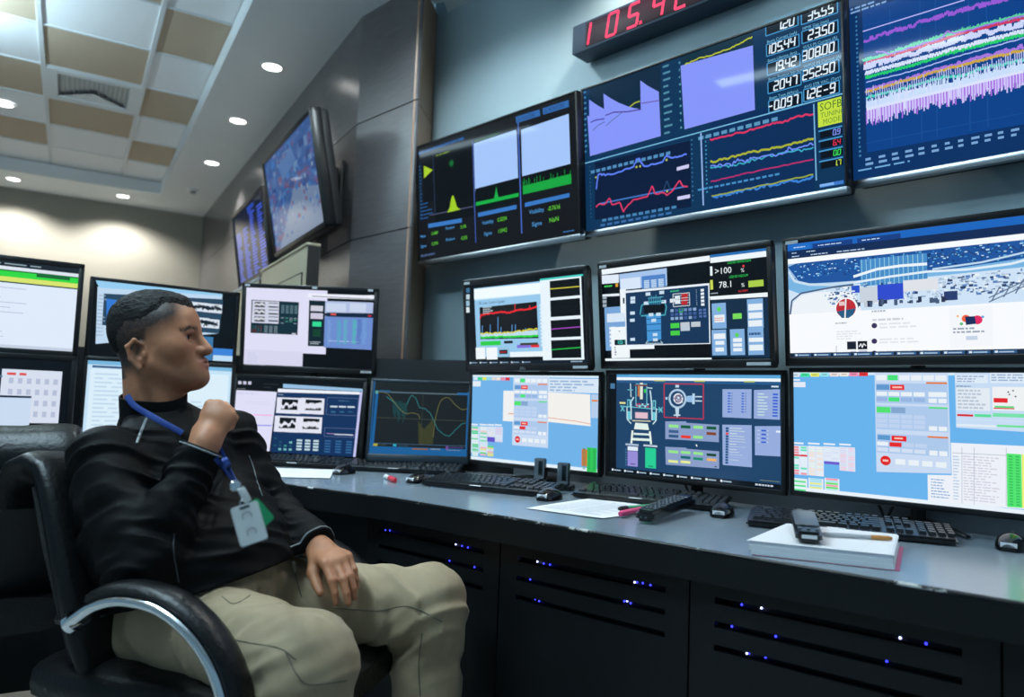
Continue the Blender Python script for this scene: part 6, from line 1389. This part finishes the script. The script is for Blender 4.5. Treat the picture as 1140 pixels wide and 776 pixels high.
# hair: a thin cap over the skull, cropped at the sides
def hair_line(x, y, z):
    hl = .066-.010*np.clip((.085-x)/.03, 0, 1)-.006*np.clip((.05-x)/.04, 0, 1)+.020*np.exp(-((np.abs(y)-.050)/.018)**2)*np.clip((x-.01)/.03, 0, 1)
    return np.where(x < .018, .052-.085*np.clip((.018-x)/.075, 0, 1), hl)
def hair_cut(p):
    q = (p-HC)@HB.T; x, y, z = q.T; x = x/XS
    return (hair_line(x, y, z)-z)*.8+vnoise(q*260)*.007
def hair_disp(p):
    q = (p-HC)@HB.T; x, y, z = q.T; rise = np.clip((z-hair_line(x/XS, y, z))/.022, 0, 1)
    top = np.clip((z-.05)/.045, 0, 1); edge = np.clip((z-.02)/.05, 0, 1)
    st = vnoise(np.column_stack([q[:, 0]*110, q[:, 1]*620, q[:, 2]*330]))+.7*vnoise(np.column_stack([q[:, 0]*260, q[:, 1]*900, q[:, 2]*700]))
    return -.0016+rise*(.0030*edge+.0050*top+.003*np.clip((-.04-x)/.05, 0, 1))+st*(.0012+.0020*top)+.005*top*np.clip((x-.045)/.03, 0, 1)*np.maximum(vnoise(np.column_stack([q[:, 0]*40, q[:, 1]*240, q[:, 2]*40]))+.1, 0)
hair = Field([HE((-.014, 0, .032), (.097, .077, .088), .02), HE((.038, 0, .036), (.058, .063, .06), .03)], [hair_cut], hair_disp)
v, f = hair.mesh(HC-.16, HC+.16, .0019)
link('hair', np_mesh('hair', v-PO, f), mat('black_hair', rgb(17, 16, 17), rough=.68, noise=.5, nscale=400, spec=.25), man)
# --- jacket
def frame_of(a, b): t = _n(b-a); return a, t, np.linalg.norm(b-a)
def ridge(p): return 1-np.abs(vnoise(p))*4
def limb_folds(p, a, b, amp, fr, ph, rad=.12, slant=.6):
    """creases lying across a limb, slanted, ridged"""
    A, t, L = frame_of(a, b); u1 = _n(np.cross(t, [.3, .2, 1])); u2 = np.cross(t, u1); s = (p-A)@t; a1 = (p-A)@u1; a2 = (p-A)@u2
    r = np.sqrt(a1**2+a2**2); m = np.exp(-(np.maximum(r-rad*.6, 0)/(rad*.5))**2)*np.clip((s+.08)/.05, 0, 1)*np.clip((L+.08-s)/.05, 0, 1)
    return m*amp*ridge(np.column_stack([(s+slant*a1)*fr*.30+ph*7, a1*fr*.075+ph, a2*fr*.075+3*ph]))
def jk_disp(p):
    d = limb_folds(p, SHR, ELR, .0085, 120, 0)+limb_folds(p, ELR, WRR, .0075, 130, 1.2, .09, -.7)+limb_folds(p, SHL, ELL_, .007, 125, 2)+limb_folds(p, ELL_, WRL, .007, 130, .4, .09)
    d = d+limb_folds(p, (SHR+SHL)/2, PELV, .0085, 105, .5, .30, .5)*np.clip((.84-p[:, 2])/.14, 0, 1)
    d = d+vnoise(p*np.array([14, 14, 22]))*.008
    near = np.exp(-((p-ELR)**2).sum(1)/.06**2); return d+near*(ridge(p*np.array([22, 22, 40])))*.005
CUFR, CUFL = WRR-_n(WRR-ELR)*.008, WRL-_n(WRL-ELL_)*.012
nk_up = _n(hd(-.03, 0, -.05)-NECK)
jprims = [FlatCap(CHEST+LAT*.080, CHEST-LAT*.075, .143, .143, FWD, .90, .07), Cap(BELLY+LAT*.03, BELLY-LAT*.02, .150, .148, .08), Cap(PELV+LAT*.05+np.array([0.01, 0, .06]), PELV-LAT*.04+np.array([.01, 0, .06]), .152, .150, .07),
          Cap(SHR+LAT*.02, SHL-LAT*.02, .064, .066, .06), Cap((SHR+SHL)/2+np.array([0, 0, .0]), NECK+nk_up*-.02, .10, .070, .06),
          Cap(SHL, ELL_, .068, .056, .03), Cap(ELL_, WRL, .056, .038, .02),
          Cap(SHR, ELR, .072, .060, .018), Cap(SHR+np.array([.02, -.01, -.05]), ELR+np.array([.0, 0, .03]), .068, .058, .02), Cap(ELR, WRR, .060, .040, .014)]
def cut_wr(w_, e, rr=.10):
    t = _n(w_-e); return lambda p: np.where(((p-w_)**2).sum(1) < rr**2, (p-w_)@t, -1.)
_hn = _n(np.array([-.30, .02, 1.0]))
HEM = PELV+np.array([.05, 0, .085])
def cut_hem(p): return np.where(p[:, 2] < .85, -((p-HEM)@_hn), -1.)
def cut_neck(p): return np.where(((p-NECK)**2).sum(1) < .13**2, (p-NECK-nk_up*.012)@nk_up, -1.)
jk = Field(jprims, [cut_wr(CUFR, ELR), cut_wr(CUFL, ELL_, .058), cut_neck, cut_hem], jk_disp)
v, f = jk.mesh(lo, hi, .0042)
M_jk = mat('black_knit', rgb(9, 10, 12), rough=.6, noise=.18, nscale=350, bump=.25, bscale=700, spec=.14)
jacket = link('jacket', np_mesh('jacket', v-PO, f), M_jk, man)
# stand collar around the neck
_cu = nk_up; _cf = _n(FWD-_cu*np.dot(FWD, _cu)); _cl = np.cross(_cu, _cf); nkf = Field(neck); rings = []
def rad_of(field, c_, d_, far=.13):
    ts = np.linspace(far, 0, 260); k_ = np.argmax(field.ev(c_+np.outer(ts, d_)) < 0); return ts[k_]
for i_ in range(49):
    th = 2*math.pi*i_/48; d_ = _cf*math.cos(th)+_cl*math.sin(th); top_h = .030-.012*max(0, math.cos(th))**2+.006*max(0, -math.cos(th)); ring = []
    cs_ = [NECK+_cu*h_ for h_ in (-.030, -.012, .006, top_h)]; rr_ = [rad_of(nkf, c_, d_) for c_ in cs_]
    wv = .001*math.sin(5*th)
    outer = [(cs_[0], max(rr_[0]+.012, .082)), (cs_[1], max(rr_[1]+.009, .070)), (cs_[2], rr_[2]+.0085+wv), (cs_[3], rr_[3]+.008+wv)]; inner = [(cs_[3], rr_[3]+.0045+wv), (cs_[1], rr_[1]-.004)]
    rings.append([c_+d_*r_-PO for c_, r_ in outer+inner])
g = G(); g.loft(rings, caps=False); collar = g.build('collar', M_jk, jacket, smooth=70)
def surf_pt(field, a, d, far=.4):
    """first point of the surface coming from outside along -d"""
    d = _n(d); ts = np.linspace(far, -.1, 400); pts = a+np.outer(ts, d); s = field.ev(pts); k = np.argmax(s < 0); return pts[k]
def on_cloth(field, pts, d, lift=.003, far=.4): return [surf_pt(field, np.asarray(p, float), d, far)+_n(d)*lift for p in pts]
# piping seams
M_pipe = mat('grey_piping', rgb(120, 128, 130), rough=.5)
tocam = lambda p: _n(CAM-p)
def seam(name, pix, Y, field, r, m, parent, lift=.001, n=5):
    pts = []
    for a_ in catmull([(x_, y_) for x_, y_ in pix], n):
        p = PX(a_[0], a_[1], Y); pts.append(surf_pt(field, p, tocam(p), .5)+tocam(p)*lift-PO)
    g = G(); g.tube(pts, r, 6); return g.build(name, m, parent, smooth=60)
seam('shoulder_piping', [(163, 466), (158, 478), (152, 494)], 1.7, jk, .0032, M_pipe, jacket)
seam('chest_piping', [(277, 507), (282, 520), (286, 535), (292, 552)], 1.75, jk, .0016, M_pipe, jacket)
seam('side_piping', [(194, 594), (193, 612), (196, 632), (199, 648)], 1.65, jk, .0016, mat('dark_piping', rgb(50, 60, 68), rough=.5), jacket)
def cuff_ring(w_, e, r, name):
    t = _n(w_-e); a_ = _n(np.cross(t, [.1, .3, 1])); b_ = np.cross(t, a_); g = G()
    pts = []
    for i in range(25):
        th = 2*math.pi*i/24; d = a_*math.cos(th)+b_*math.sin(th); ts = np.linspace(.09, 0, 120); pp = w_-t*.006+np.outer(ts, d); s = jk.ev(pp); k = np.argmax(s < 0); pts.append(pp[k]-PO)
    g.tube(pts, r, 8, caps=False); g.build(name, M_pipe if name == 'cuff_piping' else M_jk, jacket, smooth=60)
cuff_ring(CUFR, ELR, .0022, 'cuff_piping'); cuff_ring(CUFL, ELL_, .0022, 'cuff_piping')
# --- trousers
def tr_disp(p):
    d = limb_folds(p, HPR, KNR, .0062, 84, .3, .13, 1.5)+limb_folds(p, HPL, KNL, .0062, 80, 1.5, .13, -1.5)+limb_folds(p, KNR, ANR, .009, 70, 0, .11, .8)+limb_folds(p, KNL, ANL, .009, 70, 2, .11, .9)
    cr = np.exp(-((p-(HPR*.6+HPL*.4+np.array([.12, 0, .06])))**2).sum(1)/.13**2)
    kn = np.exp(-((p-KNL-np.array([-.07, 0, -.05]))**2).sum(1)/.10**2)+np.exp(-((p-KNR-np.array([-.06, 0, -.04]))**2).sum(1)/.10**2)
    return d+vnoise(p*np.array([18, 18, 18]))*.010+(cr+kn)*ridge(np.column_stack([p@_n([.3, .9, .5])*26, p@_n([1, -.3, 0])*7, p[:, 2]*9]))*.009
tprims = [Cap(PELV+LAT*.05+np.array([0, 0, .02]), PELV-LAT*.05+np.array([0, 0, .02]), .138, .138, .06), Cap(PELV+np.array([.02, 0, .08]), PELV+np.array([-.02, .0, .12]), .148, .138, .06),
          Cap(HPR, KNR, .108, .080, .03), Cap(KNR, ANR, .080, .076, .03), Cap(HPL, KNL, .106, .078, .03), Cap(KNL, ANL, .078, .076, .03),
          Ell(KNR+np.array([.010, -.005, -.02]), (.076, .082, .09), k=.04), Ell(KNL+np.array([.010, -.005, -.02]), (.074, .078, .09), k=.04)]
def cut_waist(p): return np.where(p[:, 0] < -.3, (p-HEM-_hn*.03)@_hn, -1.)
def cut_floor(p): return .10-p[:, 2]
tr = Field(tprims, [cut_waist, cut_floor], tr_disp)
v, f = tr.mesh(lo-np.array([0, 0, .1]), hi, .0048)
M_kh = mat('khaki_twill', rgb(158, 141, 112), rough=.75, noise=.08, nscale=60, bump=.2, bscale=900, sheen=.1)
trou = link('trousers', np_mesh('trousers', v-PO, f), M_kh, man)
M_seam = mat('khaki_seam', rgb(104, 98, 82), rough=.8)
seam('seam', [(212, 652), (222, 665), (236, 690), (250, 716)], 1.55, tr, .0014, M_seam, trou)
seam('seam', [(247, 664), (262, 672), (290, 655)], 1.6, tr, .0012, M_seam, trou)
seam('seam', [(250, 710), (280, 716), (312, 722), (330, 735)], 1.48, tr, .0014, M_seam, trou)
seam('seam', [(372, 677), (420, 680), (455, 675), (492, 692)], 1.75, tr, .0014, M_seam, trou)
seam('seam', [(327, 626), (330, 645), (336, 665)], 1.66, tr, .0014, M_seam, trou)
seam('seam', [(317, 724), (330, 750), (345, 762), (386, 758)], 1.40, tr, .0014, M_seam, trou)
seam('seam', [(470, 705), (466, 740), (468, 775)], 1.75, tr, .0014, M_seam, trou)
# shoes
M_shoe = mat('black_shoe', rgb(16, 16, 18), rough=.35)
for k_, (an, dr) in enumerate(((ANR, _n(KNR-HPR)), (ANL, _n(KNL-HPL)))):
    dr = _n(dr*np.array([1, 1, 0])); sh = Field([FlatCap([an[0], an[1], .035]-dr*.04, [an[0], an[1], .03]+dr*.15, .042, .038, (0, 0, 1), .7, .02), Cap([an[0], an[1], .05], [an[0], an[1], .10], .045, .045, .03)], [lambda p: .004-p[:, 2]])
    v, f = sh.mesh([an[0]-.25, an[1]-.25, -.02], [an[0]+.25, an[1]+.25, .2], .006); link('shoe', np_mesh('shoe', v-PO, f), M_shoe, man)
# --- lanyard and badge
lan = empty('lanyard_badge', PX(280, 584, 1.60)); tag(lan, 'blue neck lanyard with a white card holder hanging on the man\'s chest', 'badge'); LO = np.array(lan.location)
M_blue = mat('blue_ribbon', rgb(24, 62, 140), rough=.6)
class Both:
    def ev(self, p): return np.minimum(jk.ev(p), nkf.ev(p)-.0095)
def ribbon(name, pix, Y, wd=.0065, lift=.003, fld=jk):
    pts = []
    for a_ in catmull(pix, 6):
        p = PX(a_[0], a_[1], Y); pts.append(surf_pt(fld, p, tocam(p), .5)+tocam(p)*lift-LO)
    g = G(); rings = []
    for i, p in enumerate(pts):
        t = _n(pts[min(i+1, len(pts)-1)]-pts[max(i-1, 0)]); n_ = tocam(p+LO); s_ = _n(np.cross(t, n_)); rings.append([p+s_*wd, p+n_*.001+s_*wd*.6, p+n_*.001-s_*wd*.6, p-s_*wd])
    g.loft(rings); return g.build(name, M_blue, lan, smooth=60)
ribbon('ribbon', [(141, 440), (150, 452), (172, 465), (190, 475), (203, 482)], 1.68, lift=.006, fld=Both())
ribbon('ribbon', [(241, 490), (248, 506), (256, 524), (264, 540)], 1.62, .005); ribbon('ribbon', [(240, 510), (250, 524), (264, 541)], 1.62, .005)
# the badge hangs from the last ribbon point
pb = PX(264, 541, 1.62); pb = surf_pt(jk, pb, tocam(pb), .5)+tocam(pb)*.012; dpt = pb[1]
Bn = tocam(pb); _r0 = _n(PX(300, 583, dpt)-PX(260, 583, dpt)); Bz = _n(PX(271, 562, dpt)-PX(283, 604, dpt)); Bz = _n(Bz-Bn*np.dot(Bz, Bn)); Bx = _n(np.cross(Bz, -Bn))
if np.dot(Bx, _r0) < 0: Bx = -Bx
Bn = np.cross(Bx, Bz); Bn = Bn if np.dot(Bn, tocam(pb)) > 0 else -Bn
_sd = []
for x_, y_ in ((264, 563), (292, 560), (268, 604), (296, 603), (280, 583), (300, 570)):
    p_ = PX(x_, y_, 1.62); _sd.append(surf_pt(jk, p_, tocam(p_), .5)[1])
dpt = min(_sd)-.006
cb = PX(277.5, 583, dpt-.012)
def bm4(c0): return Matrix(((Bx[0], -Bn[0], Bz[0], c0[0]-LO[0]), (Bx[1], -Bn[1], Bz[1], c0[1]-LO[1]), (Bx[2], -Bn[2], Bz[2], c0[2]-LO[2]), (0, 0, 0, 1)))
px_ = dpt/FPX
cw, chh = 29*px_, 43*px_
M_card = mat('white_card', rgb(246, 248, 246), rough=.35)
g = G(); g.prism(rrect(-cw/2, -chh/2, cw/2, chh/2, .004), -.0015, .0015, .0006, bm4(cb)@RX(90)); g.build('card_holder', M_card, lan)
for dz in (.2, -.22):
    g = G(); g.tube([bm4(cb)@Vector((x_*cw*.16, -.0018, dz*chh+z_*cw*.16)) for x_, z_ in arc(0, 0, 1, -30, 210, 12)], .0007, 6); g.build('thumb_notch', mat('card_notch', rgb(168, 172, 172), rough=.5), lan)
g = G(); g.box((0, -.0018, chh*.43), (cw*.36, .0008, .004), .0003, bm4(cb)); g.build('slot', mat('dark_slot', rgb(60, 70, 70)), lan)
cg = PX(289, 571, dpt-.004)
g = G(); g.prism(rrect(-.012, -.021, .012, .021, .005), -.001, .001, .0004, bm4(cg)@RY(-24)@RX(90)); g.build('green_token', mat('green_translucent', rgb(40, 170, 110), rough=.2), lan)
cr = PX(262, 541, dpt-.004); g = G(); g.lathe([(.0001, .004), (.007, .003), (.0085, 0), (.007, -.003), (.0001, -.004)], 18, bm4(cr)@RX(90)); g.build('reel', M_chrome, lan)
cc = PX(272, 551, dpt-.006); g = G(); g.box((0, 0, 0), (.011, .006, .024), .002, bm4(cc)@RY(-12)); g.build('clip', M_white, lan)
g = G(); g.tube([bm4(cc)@Vector((x_*.006-.004, 0, z_*.008-.014)) for x_, z_ in arc(0, 0, 1, 0, 360, 14)], .0011, 6, caps=False); g.build('ring', M_chrome, lan)
# ---------------------------------------------------------------- office chairs
M_leather = mat('black_leather', rgb(13, 14, 16), rough=.36, noise=.15, nscale=40, bump=.3, bscale=120, spec=.32)
M_hub = mat('chair_black_metal', rgb(20, 21, 23), rough=.4)
def office_chair(loc, az, label, lift=0):
    """local x: forward, y: left"""
    t = empty('office_chair', loc, az=az); tag(t, label, 'chair', 'black leather office chairs with chrome arms')
    zs = .47
    # seat cushion
    rings = []
    for i in range(15):
        f = i/14; x = -.30+.60*f; wv = .25-.03*(2*f-1)**4; top = zs-.004+.02*math.cos((f-.5)*2.4)-.035*max(0, f-.82)/.18; bot = zs-.085
        r_ = []
        for q in range(20):
            a = 2*math.pi*q/20; cx = abs(math.cos(a))**.45*math.copysign(1, math.cos(a)); sx = abs(math.sin(a))**.5*math.copysign(1, math.sin(a))
            r_.append((x, wv*cx, (top+bot)/2+(top-bot)/2*sx))
        rings.append(r_)
    g = G(); g.loft(rings); seat = g.build('seat', M_leather, t, smooth=60)
    for fx in (-.12, .04, .2): g = G(); g.tube([(fx, y_, zs+.014-.02*abs(y_/.22)**4) for y_ in np.linspace(-.2, .2, 11)], .0025, 5); g.build('seam', M_blackm, seat)
    # backrest: loft upward with a rolled top
    def section(x, z, tx, tz, wv, th):
        r_ = []
        for q in range(22):
            a = 2*math.pi*q/22; cx = abs(math.cos(a))**.4*math.copysign(1, math.cos(a)); sx = math.sin(a)
            bow = .03*(abs(cx))**2
            r_.append((x+tx*(th*sx+bow), wv*cx, z+tz*(th*sx+bow)))
        return r_
    ox = .045
    pts = [(-.235, .45, .95, .1, .23, .035), (-.255, .52, .98, .15, .245, .042), (-.275, .59, .98, .18, .25, .045), (-.302, .66, .97, .2, .25, .045), (-.332, .73, .96, .22, .245, .045), (-.358, .79, .95, .25, .24, .045), (-.372, .808, .9, .4, .235, .046), (-.386, .832, .6, .8, .232, .042), (-.412, .842, .1, 1, .23, .034), (-.436, .832, -.5, .86, .228, .028), (-.45, .80, -.9, .3, .226, .022), (-.45, .76, -1, .1, .224, .014)]
    g = G(); g.loft([section(p[0]+ox, *p[1:]) for p in pts]); back = g.build('backrest', M_leather, t, smooth=60)
    g = G(); g.loft([section(p[0]+ox, *p[1:]) for p in [(-.285, .47, 1, .1, .21, .02), (-.315, .58, 1, .15, .225, .022), (-.37, .70, 1, .2, .222, .022), (-.415, .81, 1, .2, .215, .02)]]); g.build('back_shell', M_blackm, t, smooth=60)
    for zz, xx in ((.57, -.222), (.66, -.255), (.755, -.295)): g = G(); g.tube([(xx+ox+.03*(abs(y_)/.23)**2, y_, zz) for y_ in np.linspace(-.2, .2, 13)], .0025, 5); g.build('seam', M_blackm, back)
    for sg in (-1, 1):
        # armrest: black pad over a chrome loop
        p2 = catmull([(-.125, .590), (-.07, .626), (.0, .642), (.085, .63), (.165, .578), (.215, .50), (.232, .40), (.19, .345)], 6)
        ys = sg*.285
        g = G(); g.tube([(x_, ys+sg*.010, z_) for x_, z_ in p2], .0145, 12, flat=(1.5, .85)); a_ = g.build('arm_frame', M_chrome, t, smooth=60)
        g = G(); g.lathe([(.019, -.01), (.019, .004), (.015, .007), (.0001, .007)], 18, T(-.130, ys+sg*.01, .586)@RY(-122)); g.build('arm_end_cap', M_chrome, a_)
        g = G(); g.tube([(x_+.012*k_, ys-sg*.006, z_+.018-.002*k_) for k_, (x_, z_) in enumerate([(q[0], q[1]) for q in p2[4:38:2]]) for k_ in [max(0, (q_x-.0)*6) if False else max(0., (x_+.05)*4)]], .021, 10, flat=(1.5, .75)); g.build('arm_pad', M_leather, a_, smooth=60)
        g = G(); g.tube([(.18, ys, .345), (.05, sg*.16, .36)], .013, 8); g.build('arm_bracket', M_hub, t); g = G(); g.tube([(-.11, ys, .594), (-.24, sg*.215, .56)], .012, 8); g.build('back_bracket', M_hub, t)
    g = G(); g.box((0, 0, .365), (.28, .2, .04), .012); g.build('mechanism', M_hub, t)
    g = G(); g.lathe([(.03, .10), (.03, .24), (.02, .245), (.02, .36), (.001, .36)], 20); g.build('gas_column', M_hub, t)
    for k_ in range(5):
        a = R(72*k_+20); cx, sx = math.cos(a), math.sin(a)
        g = G(); g.tube([(.03*cx, .03*sx, .115), (.17*cx, .17*sx, .10), (.30*cx, .30*sx, .075)], [.026, .02, .014], 10, flat=(1, .7)); g.build('base_leg', M_chrome, t, smooth=60)
        c_ = G(); Mx = T(.30*cx, .30*sx, .029)@RZ(math.degrees(a)+35)
        for s_ in (-1, 1): c_.lathe([(.0001, -.008), (.022, -.008), (.026, -.004), (.026, .004), (.022, .008), (.0001, .008)], 16, Mx@T(0, s_*.012, 0)@RX(90))
        c_.tube([Mx@Vector((0, 0, .03)), Mx@Vector((0, 0, .05))], .008, 8); c_.build('caster', M_blackp, t)
    for ch in t.children:
        if lift and ch.name.split('.')[0] not in ('base_leg', 'caster', 'gas_column'): ch.location.z += lift
    return t
office_chair((-.60, 1.665, 0), 106, 'black leather office chair the man sits in, chrome arm in front')
office_chair((-1.40, 2.0, 0), -28, 'empty black leather office chair at the left, partly hidden behind the man\'s chair', .05)
